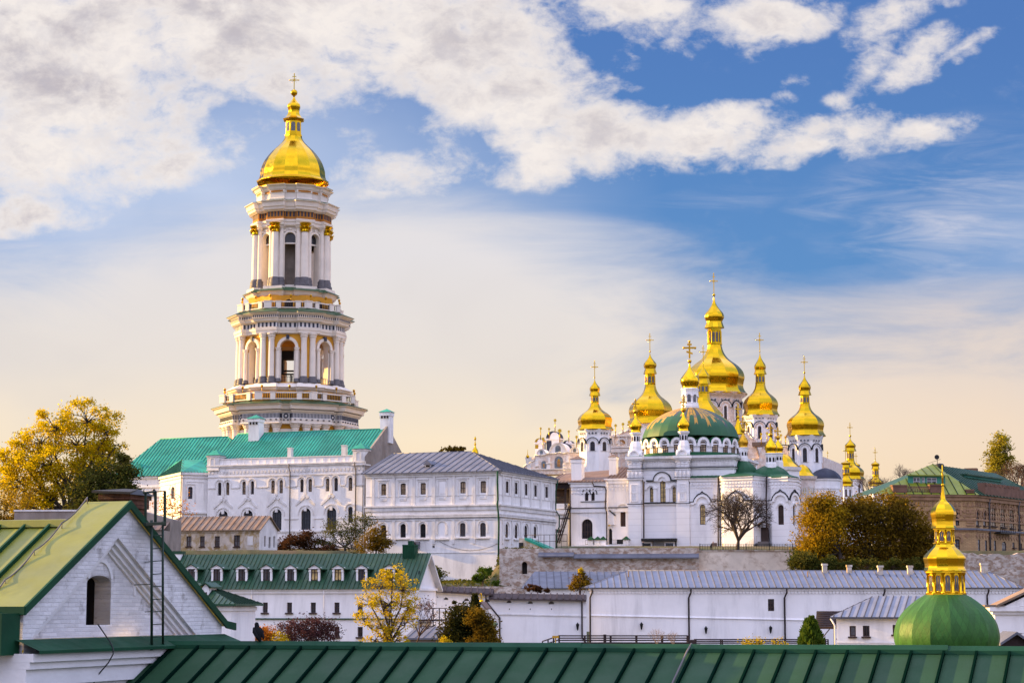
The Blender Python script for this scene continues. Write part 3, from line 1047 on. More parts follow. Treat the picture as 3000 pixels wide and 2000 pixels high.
  for sx in (-1, 1):
   mb = MB()
   mb.box(fr, sx * M(26.5) - M(8.5), sx * M(26.5) + M(8.5), 0, .12, zbot, zsp - .6)
   mb.build('pier', ['tower_white'], root)
   p = fr.p(sx * M(26.5), .55, 0)
   ph = math.atan2(p.x - C[0], -(p.y - C[1]))
   col(root, ph, (Vector((p.x - C[0], p.y - C[1], 0))).length, 0, zbot, f2(965, 147), f2(725, 147), f2(683, 147), .42)
  ph = psi + PI / 8
  for lat in (-.92, .92):
   col(root, ph, M(153), lat, f2(1003, 158), f2(942, 158), f2(605, 158), f2(548, 158), .66)
  g = MB()
  for i in range(9):
   u = -hw + 2 * hw * (i + .5) / 9
   g.box(fr, u - .04, u + .04, -1.2, -1.12, zbot, zbot + 1.25)
  g.box(fr, -hw, hw, -1.22, -1.1, zbot + 1.2, zbot + 1.3)
  g.build('arch_railing', ['black_metal'], root)
 mb = MB()
 mb.prism(ngon(C, M(149), 8, rot), zf1 - .6, zf1 + .1, 0, True, True)
 mb.prism(ngon(C, M(150), 8, rot), zf0 - .8, zf0 - .02, 0)
 mb.build('floor_slab', ['tower_ochre'], root)
 # belfry timber and stair seen through the front arch
 mb = MB()
 fr = Frame(C, (1, 0))
 zm = f2(760, 100)
 mb.box(fr, -4.5, 1.7, -1.2, 1.2, zm, zm + 1.8)
 mb.box(fr, -4.2, -1.3, -1.0, 1.0, f2(890, 100), zm + .3)
 mb.box(fr, .9, 3.4, -2.0, .4, f2(905, 100), zm)
 for z in (f2(870, 100), f2(900, 100)):
  mb.box(fr, -5, 5, -.3, .3, z, z + .3)
 za, zb = f2(1003, 100), f2(900, 100)
 for s in range(9):
  z = za + (zb - za) * s / 9
  mb.box(fr, .2, 1.4, -1.4 + s * .22, -1.1 + s * .22, z + .2, z + .27)
 mb.box(fr, .1, .2, -1.5, .8, za, zb)
 mb.build('belfry_stair', ['black_metal'], root)
 mb = MB()
 sweep(mb, [(f2(548, 165), -.3), (f2(540, 166), 0), (f2(520, 166), .0), (f2(516, 166), .12), (f2(490, 166), .12), (f2(488, 166), .0)], A2, RB2, w2)
 mb.build('architrave', ['tower_white'], root)
 mb = MB()
 sweep(mb, [(f2(489, 165), -.15), (f2(442, 165), -.15)], A2, RB2, w2)
 mb.build('frieze', ['white_trim'], root)
 mb = MB()
 ring_boxes(mb, A2 - .15, RB2 - .15, w2 - .1, f2(486, 166), f2(446, 166), .40, .48, .05, 0)
 mb.build('brackets', ['dark_slate'], root)
 mb = MB()
 sweep(mb, [(f2(443, 168), .1), (f2(430, 170), .55), (f2(412, 172), .7), (f2(402, 174), .95), (f2(398, 174), .8), (f2(372, 176), .8), (f2(366, 178), 1.1), (f2(358, 183), 1.35), (f2(350, 184), 1.5)], A2, RB2, w2)
 mb.build('cornice', ['tower_white'], root)
 mb = MB()
 ring_boxes(mb, A2 + .8, RB2 + .8, w2 + .4, f2(396, 176), f2(375, 176), .22, .24, .04, 0)
 mb.build('dentils', ['dark_slate'], root)
 mb = MB()
 zs0, zs1 = f2(350, 184), f2(312, 155)
 sweep(mb, [(zs0, 1.6), (zs0 + .1, 1.6), (zs1, -.9)], A2, RB2, w2)
 mb.build('skirt_roof', ['green_copper'], root)
 balcony(154, 250, 312, f2, 0, 0, 0)
 # ---- third tier
 mb = MB()
 mb.prism(ngon(C, M(131), 8, rot), f2(312, 140) - 1, f2(196, 130), 0)
 mb.build('attic_wall', ['tower_ochre'], root)
 for k in range(8):
  fr = side_frame(C, M(131) * math.cos(PI / 8), rot + k * PI / 4)
  z0_ = f2(312, 130)
  mb = MB()
  mb.face([fr.p(a, .03, b) for a, b in [(-.8, z0_), (.8, z0_)] + opening_top(-.8, .8, f2(235, 130), 1.0)])
  mb.build('attic_door', ['dark_inside'], root)
 A3, RB3, w3 = M(106), M(115), 1.9
 mb = MB()
 sweep(mb, [(f2(200, 131), .5), (f2(185, 133), .8), (f2(168, 135), 1.0), (f2(160, 137), 1.2), (f2(154, 139), 1.5)], A3, RB3, w3)
 mb.build('plinth_cornice', ['tower_white'], root)
 mb = MB()
 zs0, zs1 = f2(154, 139), f2(118, 125)
 sweep(mb, [(zs0, 1.6), (zs0 + .1, 1.6), (zs1, .1)], A3, RB3, w3)
 mb.build('skirt_roof', ['green_copper'], root)
 mb = MB()
 zp0, zp1 = f1(1450, 125), f1(1424, 125)
 for k in range(8):
  ph = rot + PI / 8 + k * PI / 4
  fr = side_frame(C, M(104), ph)
  mb.box(fr, -2.1, 2.1, -1, 1.6, zp0 - .4, zp1)
 mb.build('pedestals', ['tower_white'], root)
 aw = M(97)
 zf0, zf1 = f1(1445, 97), f1(1025, 97)
 hw = M(31) / 2
 zcr, zbot = f1(1077, 97), f1(1420, 97)
 for k in range(8):
  psi = rot + k * PI / 4
  fr = side_frame(C, aw, psi)
  L = aw * math.tan(PI / 8)
  mb = MB()
  facade(mb, fr, -L, L, zf0 - .5, zf1 + .5, [(-hw, hw, zbot, zcr, 1.0)], 1.3, 0)
  fi = Frame(fr.p(0, -1.3, 0), -fr.U)
  Li = (aw - 1.3) * math.tan(PI / 8)
  facade(mb, fi, -Li, Li, zf0 - .5, zf1 + .5, [(-hw, hw, zbot, zcr, 1.0)], .01, 0)
  mb.build('third_tier_wall', ['tower_white'], root)
  mb = MB()
  zsp = zcr - hw
  mb.arcband(fr, 0, zsp, hw + .02, hw + .38, 0, .3, 0, PI, 14)
  for sx in (-1, 1):
   mb.box(fr, sx * (hw + .2) - .18, sx * (hw + .2) + .18, 0, .3, zbot, zsp)
  for i in range(5):
   a = PI * (i + .5) / 5
   mb.box(fr, (hw + .75) * math.cos(a) - .2, (hw + .75) * math.cos(a) + .2, 0, .3, zsp + (hw + .72) * math.sin(a) - .2, zsp + (hw + .72) * math.sin(a) + .2)
  mb.build('archivolt', ['tower_white'], root)
  mb = MB()
  zl = f1(1140, 97)
  mb.face([fr.p(a, -.7, b) for a, b in [(-hw, zl), (hw, zl)] + opening_top(-hw, hw, zcr, 1.0)], 0)
  mb.box(fr, -hw, hw, -.9, -.55, zl - .3, zl, 1)
  mb.build('lunette', ['pane_dark', 'tower_white'], root)
  ph = psi + PI / 8
  z0, zb = zp1, f1(1364, 122)
  zc, z1 = f1(1068, 120), f1(1030, 120)
  col(root, ph, M(111), 0, z0, zb, zc, f1(1008, 122), .80, gold=True)
  for lat in (-1.12, 1.12):
   col(root, ph, M(103), lat, z0, zb, zc + .5, z1, .55)
 mb = MB()
 mb.prism(ngon(C, M(52), 8, rot), zf0, zf1, 0)
 mb.prism(ngon(C, M(100), 8, rot), zf1 - .4, zf1 + .2, 0, True, True)
 mb.prism(ngon(C, M(100), 8, rot), zf0 - .7, zf0 + .05, 0)
 mb.build('stair_core', ['gable_plaster'], root)
 mb = MB()
 sweep(mb, [(f1(1030, 120), -.3), (f1(1022, 120), 0), (f1(1004, 120), .05), (f1(1000, 120), .2), (f1(987, 121), .25), (f1(983, 120), 0)], A3, RB3, w3)
 mb.build('architrave', ['tower_white'], root)
 mb = MB()
 sweep(mb, [(f1(984, 120), -.1), (f1(932, 120), -.1)], A3, RB3, w3)
 mb.build('frieze', ['frieze_orange'], root)
 mb = MB()
 ring_boxes(mb, A3 - .1, RB3 - .1, w3 - .1, f1(966, 120), f1(934, 120), .34, .42, .06, 0)
 mb.build('brackets', ['dark_slate'], root)
 mb = MB()
 sweep(mb, [(f1(933, 122), .1), (f1(920, 125), .7), (f1(905, 127), .8), (f1(900, 128), 1.0), (f1(872, 131), 1.15), (f1(866, 134), 1.45), (f1(862, 134), 1.5), (f1(852, 118), -.4)], A3, RB3, w3, [0, 0, 0, 0, 0, 0, 1])
 mb.build('cornice', ['tower_white', 'green_copper'], root)
 # attic drum
 A4, RB4, w4 = M(96), M(103), 1.6
 mb = MB()
 sweep(mb, [(f1(860, 112), .2), (f1(846, 112), .2), (f1(842, 112), 0), (f1(812, 112), 0), (f1(809, 112), .12), (f1(790, 112), .12), (f1(786, 113), .3), (f1(768, 115), .55), (f1(762, 117), .9), (f1(756, 118), 1.0), (f1(752, 118), 1.0), (f1(748, 110), -.6)], A4, RB4, w4, [0] * 9 + [1] * 2)
 mb.build('attic_drum', ['tower_white', 'gold_old'], root)
 mb = MB()
 ring_boxes(mb, A4 + .12, RB4 + .12, w4, f1(807, 112), f1(793, 112), 1.6, .45, .04, 0)
 ring_boxes(mb, A4 + .121, RB4 + .121, w4, f1(806, 112), f1(794, 112), .55, .7, .041, 0)
 mb.build('frieze_inset', ['frieze_orange'], root)
 # ---- gilded dome
 d = MB()
 y = lambda v: 200 + v / 2.24
 prof = [(y(752), 240 / 2.24), (y(742), 226 / 2.24), (y(715), 216 / 2.24), (y(680), 213 / 2.24), (y(620), 190 / 2.24), (y(560), 146 / 2.24), (y(520), 105 / 2.24), (y(490), 75 / 2.24), (y(465), 60 / 2.24), (y(448), 56 / 2.24)]
 pr = zr(spline(prof, 5), Y)
 d.lathe(C, [(pr[0][0] - .3, pr[0][1] * .98)] + pr, 16, rot + PI / 16, 0, gore=True)
 dome = d.build('dome', ['gold'], root)
 mb = MB()
 mb.lathe(C, zr([(y(452), 60 / 2.24), (y(442), 60 / 2.24), (y(440), 54 / 2.24), (y(352), 52 / 2.24), (y(348), 70 / 2.24), (y(338), 74 / 2.24), (y(334), 66 / 2.24)], Y), 8, rot + PI / 8, 0, gore=True, sm=False, top=True)
 zA, zB = pz(y(436), Y), pz(y(362), Y)
 for k in range(8):
  fr = side_frame(C, 53 / 2.24 * q * math.cos(PI / 8), rot + k * PI / 4)
  w = .42
  mb.face([fr.p(a, .04, b) for a, b in [(-w, zA), (w, zA)] + opening_top(-w, w, zB, 1.0)], 1)
 mb.build('lantern', ['gold', 'pane_grey'], dome)
 mb = MB()
 prof = [(y(336), 70 / 2.24), (y(322), 52 / 2.24), (y(300), 40 / 2.24), (y(285), 38 / 2.24), (y(270), 41 / 2.24), (y(255), 45 / 2.24), (y(240), 41 / 2.24), (y(222), 24 / 2.24), (y(205), 11 / 2.24), (y(188), 4 / 2.24)]
 mb.lathe(C, zr(spline(prof, 4), Y), 8, rot + PI / 8, 0, gore=True, bot=True)
 mb.build('cupola', ['gold'], dome)
 mb = MB()
 zb_ = pz(y(162), Y)
 mb.tube([(C[0], C[1], pz(y(190), Y)), (C[0], C[1], zb_)], .2, 8)
 ball(mb, C, zb_, .72)
 cross(mb, C, zb_ + .5, pz(y(38), Y), .95, .085, 0)
 mb.build('cross', ['gold'], dome)


make_tower()


# ------------------------------------------------------------------ shared building parts
def pipe(parent, pts, r=.09, m='brown_wood', name='downpipe'):
 mb = MB()
 mb.tube(pts, r, 6)
 return mb.build(name, [m], parent)


def hood(mb, fr, op, n0, n1, w=.16, gap=.25, m=0, foot=.5):
 """moulding that follows an arched opening"""
 ua, ub, za, zb, ar = op
 c, hw = (ua + ub) / 2, (ub - ua) / 2
 h = hw * (ar or .3)
 mb.arcband(fr, c, zb - h, hw + gap, hw + gap + w, n0, n1, 0, PI, 12, m)
 for sx in (-1, 1):
  a = c + sx * (hw + gap + w / 2)
  mb.box(fr, a - w / 2, a + w / 2, n0, n1, zb - h - foot, zb - h, m)


def frame_mould(mb, fr, op, n0, n1, g=.3, w=.12, m=0):
 ua, ub, za, zb, ar = op
 mb.box(fr, ua - g, ua - g + w, n0, n1, za - g, zb + g, m)
 mb.box(fr, ub + g - w, ub + g, n0, n1, za - g, zb + g, m)
 mb.box(fr, ua - g + w, ub + g - w, n0, n1, zb + g - w, zb + g, m)


def chimney(parent, c, z0, z1, hw, m, cap=None, name='chimney', hd=None, pyr=True):
 hd = hd or hw
 fr = Frame(c, (.95, -.31))
 mb = MB()
 mb.box(fr, -hw, hw, -hd, hd, z0, z1, 0)
 mb.box(fr, -hw * 1.12, hw * 1.12, -hd * 1.12, hd * 1.12, z1 - (z1 - z0) * .12, z1 + .02, 0)
 if cap:
  P = fr.p
  b = [P(-hw * 1.3, hd * 1.3, z1 + .03), P(hw * 1.3, hd * 1.3, z1 + .03), P(hw * 1.3, -hd * 1.3, z1 + .03), P(-hw * 1.3, -hd * 1.3, z1 + .03)]
  mb.face(b[::-1], 1)
  for i in range(4):
   mb.face([b[i], b[(i + 1) % 4], P(0, 0, z1 + hw * .75)], 1)
 return mb.build(name, [m] + ([cap] if cap else []), parent)


# ------------------------------------------------------------------ long teal-roofed hall
def make_teal_hall():
 k = K(360, 1180, 3.136)
 A, B = W(610, 1346, 320), W(1070, 1333, 310)
 fr = frame_ab(A, B)
 L = (Vector((B.x, B.y)) - Vector((A.x, A.y))).length
 gz = 8.6
 root = thing('monastery_hall', 'long white hall with paired arched windows and turquoise seamed roof below the bell tower', 'building', (A.x, A.y, gz))
 zt = fr.z(840, 1338)
 zz = lambda x, y, n=0: fr.z(*k(x, y), n)
 uu = lambda x, y, n=0: fr.u(*k(x, y), n)
 up = [(870, 727, 905, 848), (945, 725, 978, 845), (1095, 717, 1128, 840), (1172, 715, 1205, 838), (1360, 708, 1395, 830), (1437, 705, 1470, 828),
  (1627, 698, 1660, 818), (1703, 695, 1737, 815), (1862, 690, 1897, 810), (1940, 685, 1975, 808), (2072, 680, 2108, 805)]
 lo = [(878, 988, 963, 1180), (1107, 982, 1192, 1176), (1370, 973, 1457, 1168), (1637, 965, 1725, 1163), (1873, 957, 1960, 1158), (2068, 950, 2110, 1100)]
 ops_u = [op_px(fr, k, *w, ar=1.0) for w in up]
 ops_l = [op_px(fr, k, *w, ar=1.0) for w in lo]
 mb = MB()
 facade(mb, fr, 0, L, gz - 2, zt, ops_u + ops_l, .4)
 D = 15.0
 P = fr.p
 mb.face([P(0, 0, gz - 2), P(0, -D, gz - 2), P(0, -D, zt), P(0, 0, zt)][::-1])
 mb.build('wall', ['white_wall'], root)
 for i, o in enumerate(ops_u):
  window(fr, o, -.36, root, (1, 3), gm='pane_warm' if i % 3 else 'pane_dark')
 for i, o in enumerate(ops_l):
  window(fr, o, -.36, root, (3, 5), fm='black_metal', gm='pane_dark', fw=.07)
 # mouldings
 mb = MB()
 zc = zt - 1.0
 mb.box(fr, -.1, L + .1, 0, .35, zc - .18, zc)
 mb.box(fr, -.1, L + .1, 0, .22, zc - .42, zc - .18)
 mb.box(fr, 0, L, 0, .1, zt - .12, zt)
 mb.box(fr, 0, L, 0, .14, zc - 1.9, zc - 1.7)
 n = 44
 for i in range(n):
  u = L * (i + .5) / n
  mb.box(fr, u - .12, u + .12, 0, .16, zc - 1.35, zc - .95)
  if i % 2 == 0:
   mb.box(fr, u - .012, u + .012, 0, .06, zc + .02, zt - .13)
 for o in ops_u:
  hood(mb, fr, o, 0, .16, .17, .28, foot=.7)
 zs = ops_u[0][3] - (ops_u[0][1] - ops_u[0][0]) / 2 - .5
 ed = [0] + [x for i in (0, 2, 4, 6, 8) for x in (ops_u[i][0] - .5, ops_u[i + 1][1] + .5)] + [ops_u[10][0] - .5, ops_u[10][1] + .5, L]
 for i in range(0, len(ed), 2):
  mb.box(fr, ed[i], ed[i + 1], 0, .12, zs - .2, zs)
 for i in (0, 2, 4, 6, 8):
  a, b = ops_u[i], ops_u[i + 1]
  c = (a[1] + b[0]) / 2
  mb.box(fr, c - .18, c + .18, 0, .2, a[2] - .4, zs)
  for sx in (-1, 1):
   q = [(c + sx * .25, a[2] - .5), (c + sx * 1.65, a[2] - 1.75), (c + sx * 1.65, a[2] - 2.1), (c + sx * .25, a[2] - 1.05)]
   mb.extrude(fr, q if sx < 0 else q[::-1], 0, .14)
   mb.arcband(fr, c + sx * .35, a[2] - .75, .0, .26, 0, .24, 0, 2 * PI, 10)
  mb.box(fr, c - .22, c + .22, 0, .2, a[2] - 2.9, a[2] - 2.3)
 for o in ops_l:
  hood(mb, fr, o, 0, .14, .16, .36, foot=.2)
 zl = ops_l[2][3] - 1.5
 ed = [0] + [x for o in ops_l for x in (o[0] - .5, o[1] + .5)] + [L]
 for i in range(0, len(ed), 2):
  mb.box(fr, ed[i], ed[i + 1], 0, .1, zl - .12, zl)
 zp = ops_l[3][2] - .1
 mb.box(fr, 0, L, 0, .16, zp - .25, zp)
 mb.box(fr, 0, L, 0, .12, zp - 1.9, zp - 1.7)
 mb.build('mouldings', ['white_trim'], root)
 # roof
 re = zt - .35
 a0, a1 = P(-.2, -1.0, re), P(L, -1.0, re)
 _, zr_ = fr.hit(1108, 1256.5, -D / 2 - .5)
 r0, r1 = P(.7, -D / 2 - .5, zr_), P(L, -D / 2 - .5, zr_)
 mb = MB()
 mb.slope([a0, a1, r1, r0], .55, .07, .06)
 mb.slope([P(L, -D, re), P(-.2, -D, re), r0, r1], .55, .07, .06)
 mb.face([P(-.2, -D, re), a0, r0])
 mb.tube([r0, r1], .12, 5)
 mb.build('roof', ['teal_roof', 'teal_seam'], root)
 mb = MB()
 mb.face([P(L + .02, .2, gz), P(L + .02, -D - .4, gz), P(L + .02, -D - .4, re), P(L + .02, -D / 2 - .5, zr_ + .45), P(L + .02, .2, re)])
 mb.face([P(L - .3, .2, gz), P(L - .3, -D - .4, gz), P(L - .3, -D - .4, re), P(L - .3, -D / 2 - .5, zr_ + .45), P(L - .3, .2, re)][::-1])
 for a, b in (((.2, re), (-D / 2 - .5, zr_ + .45)), ((-D / 2 - .5, zr_ + .45), (-D - .4, re))):
  mb.face([P(L + .02, a[0], a[1]), P(L + .02, b[0], b[1]), P(L - .3, b[0], b[1]), P(L - .3, a[0], a[1])])
 mb.build('gable_wall', ['gable_plaster'], root)
 # corner turrets
 for (x0, x1, yt, yb) in ((780, 885, 480, 610), (2118, 2225, 420, 560)):
  ua, ub = uu(x0, yb), uu(x1, yb)
  za, zb = zz((x0 + x1) / 2, yb), zz((x0 + x1) / 2, yt)
  mb = MB()
  mb.box(fr, ua, ub, -(ub - ua) + .25, .25, za, zb)
  mb.box(fr, ua - .12, ub + .12, -(ub - ua) + .13, .37, zb - .3, zb - .1)
  mb.box(fr, ua - .1, ub + .1, -(ub - ua) + .15, .35, za - .2, za)
  o = ((ua + ub) / 2 - .32, (ua + ub) / 2 + .32, za + .35, zb - .5, 1.0)
  hood(mb, fr, o, .25, .34, .1, .02, foot=1.0)
  mb.build('corner_turret', ['white_trim'], root)
  mb = MB()
  h = (ub - ua) / 2 + .28
  c = (ua + ub) / 2
  nc = .25 - (ub - ua) / 2
  b = [P(c - h, nc + h, zb), P(c + h, nc + h, zb), P(c + h, nc - h, zb), P(c - h, nc - h, zb)]
  for i in range(4):
   mb.face([b[i], b[(i + 1) % 4], P(c, nc, zb + .95)])
  mb.face(b[::-1])
  mb.build('turret_roof', ['teal_roof'], root)
 for x0, x1, y0, y1 in ((1512, 1546, 418, 492), (2008, 2046, 394, 470)):
  mb = MB()
  mb.box(fr, uu(x0, y1), uu(x1, y1), -.7, .05, zt - .1, zz(x0, y0))
  mb.box(fr, uu(x0, y1) - .06, uu(x1, y1) + .06, -.76, .11, zz(x0, y0), zz(x0, y0) + .12)
  mb.build('parapet_post', ['white_trim'], root)
 # chimneys on the ridge
 for (xa, xb, yt, yb, nn) in ((1168, 1278, 150, 318, -D / 2 + .6), (2374, 2474, 90, 232, -D / 2 - 1.2)):
  (ax, ay), (bx, by) = k(xa, yb), k(xb, yt)
  u0, u1 = fr.u(ax, ay, nn), fr.u(bx, ay, nn)
  zt_ = fr.z(ax, by, nn)
  c = P((u0 + u1) / 2, nn, 0)
  hw = (u1 - u0) / 2
  o = chimney(root, (c.x, c.y), zr_ - 2.2, zt_, hw * .85, 'white_wall', 'teal_roof')
  mb = MB()
  f2 = Frame((c.x, c.y), (.95, -.31))
  for i in (-1, 0, 1):
   for f in (f2, Frame(f2.p(hw * .0, 0, 0), f2.N)):
    mb.box(f, i * hw * .5 - .14, i * hw * .5 + .14, hw * .885, hw * .99, zt_ - .95, zt_ - .55)
  mb.build('vent_opening', ['dark_inside'], o)
 for x, y0, y1 in ((1537, 560, 1240), (2140, 530, 1100)):
  pts = [P(uu(x, y0), .45, zc - .1), P(uu(x, y0), .45, zc - .6), P(uu(x, y0) + .1, .2, zc - 1.4), P(uu(x, y1), .2, gz - .5)]
  pipe(root, pts, .09, 'column_base_grey')
 return fr, L, zt


TEAL = make_teal_hall()


def make_teal_annex():
 k = K(360, 1180, 3.136)
 fr, L, zt = TEAL
 gz = 8.4
 P = fr.p
 base = P(-14, -7, gz)
 root = thing('chapel_wing', 'lower turquoise hipped roof wing with a half octagonal bay beside the yellow tree', 'building', (base.x, base.y, gz))
 zz = lambda x, y, n=0: fr.z(*k(x, y), n)
 uu = lambda x, y, n=0: fr.u(*k(x, y), n)
 nw = -7.0
 ze = zz(200, 672, nw)
 ul = uu(-60, 680, nw)
 mb = MB()
 o1 = op_px(fr, k, 268, 788, 300, 850, 1.0, nw)
 facade(mb, fr, ul, 0, gz - 2, ze, [o1], .3, n=nw)
 mb.face([P(ul, nw, gz - 2), P(ul, nw, ze), P(ul, nw - 16, ze), P(ul, nw - 16, gz - 2)])
 mb.build('wall', ['white_wall'], root)
 window(fr, o1, nw - .28, root, (1, 2))
 mb = MB()
 mb.box(fr, ul - .2, 0, nw, nw + .3, ze - .35, ze - .02)
 mb.box(fr, ul - .1, 0, nw, nw + .16, ze - 1.9, ze - 1.7)
 mb.box(fr, ul - .1, 0, nw, nw + .13, ze - 3.4, ze - 3.25)
 mb.build('cornice', ['white_trim'], root)
 # roof
 nr = nw - 8
 r0u, zr0 = fr.hit(*k(345, 340), nr)
 r1u, zr1 = fr.hit(*k(965, 300), nr)
 zrr = (zr0 + zr1) / 2
 e0, e1 = P(ul - .5, nw + .5, ze), P(.2, nw + .5, ze)
 r0, r1 = P(r0u, nr, zrr), P(r1u, nr, zrr)
 b0, b1 = P(ul - .5, nw - 16.5, ze), P(4.5, nw - 16.5, ze)
 e2 = P(4.5, nw + .5, ze)
 mb = MB()
 mb.slope([e0, e2, r1, r0], .62, .07, .06)
 mb.slope([e2, b1, r1], .62, .07, .06)
 mb.slope([b0, e0, r0], .62, .07, .06)
 mb.slope([b1, b0, r0, r1], .62, .07, .06)
 mb.tube([r0, r1], .11, 5)
 mb.tube([r1, e2], .09, 5)
 mb.build('roof', ['teal_roof', 'teal_seam'], root)
 mb = MB()
 dz = zz(165, 585, nw - 1)
 f2 = Frame(P(uu(150, 590, nw - 1), nw - 1.2, 0), fr.U)
 mb.extrude(f2, [(-.6, dz - .7), (.6, dz - .7), (0, dz + .5)], -1.6, 0)
 mb.build('roof_dormer', ['teal_roof'], root)
 # bay
 pa = P(uu(340, 700, nw), nw, 0)
 pb = W(534, 1400, 319.0)
 pc = P(-.1, -.6, 0)
 zb = zz(545, 645, 0)
 mb = MB()
 for a, b, wn in ((pa, pb, (440, 767, 474, 880)), (pb, pc, (600, 768, 641, 880))):
  f = frame_ab(a, b)
  l = (Vector((b.x - a.x, b.y - a.y))).length
  o = op_px(f, k, *wn, ar=.6)
  facade(mb, f, 0, l, gz - 2, zb, [o], .35)
  window(f, o, -.32, root, (1, 3))
  m2 = MB()
  m2.box(f, -.1, l + .1, 0, .3, zb - .4, zb - .02)
  m2.box(f, 0, l, 0, .15, zb - .9, zb - .75)
  frame_mould(m2, f, o, 0, .12, .45, .14)
  frame_mould(m2, f, (.9, l - .9, zb - 4, zb - 1.6, 0), 0, .09, .2, .12)
  m2.box(f, -.05, l + .05, 0, .35, o[2] - 2.3, o[2] - 2.05)
  m2.build('bay_mouldings', ['white_trim'], root)
 mb.build('bay_wall', ['white_wall'], root)
 mb = MB()
 zpk = zz(545, 520, -4.5)
 pk0 = P(uu(545, 520, -4.5), -4.5, zpk)
 pk1 = P(uu(720, 525, -4.5), -4.9, zpk - .1)
 up = Vector((0, 0, 1))
 ea = Vector((pa.x, pa.y, zb)) - fr.U * .6
 eb = Vector((pb.x, pb.y, zb)) + fr.N * .5
 ec = Vector((pc.x, pc.y, zb)) + fr.N * .3
 mb.slope([ea, eb, pk0], .5, .07, .06)
 mb.slope([eb, ec, pk1, pk0], .5, .07, .06)
 back = P(uu(345, 640, nw), nw - 4, zpk)
 mb.face([ea, pk0, back])
 mb.build('bay_roof', ['teal_roof', 'teal_seam'], root)
 pipe(root, [Vector((pb.x, pb.y, zb - .3)) + fr.N * .25, Vector((pb.x, pb.y, gz)) + fr.N * .25], .08, 'column_base_grey')


make_teal_annex()


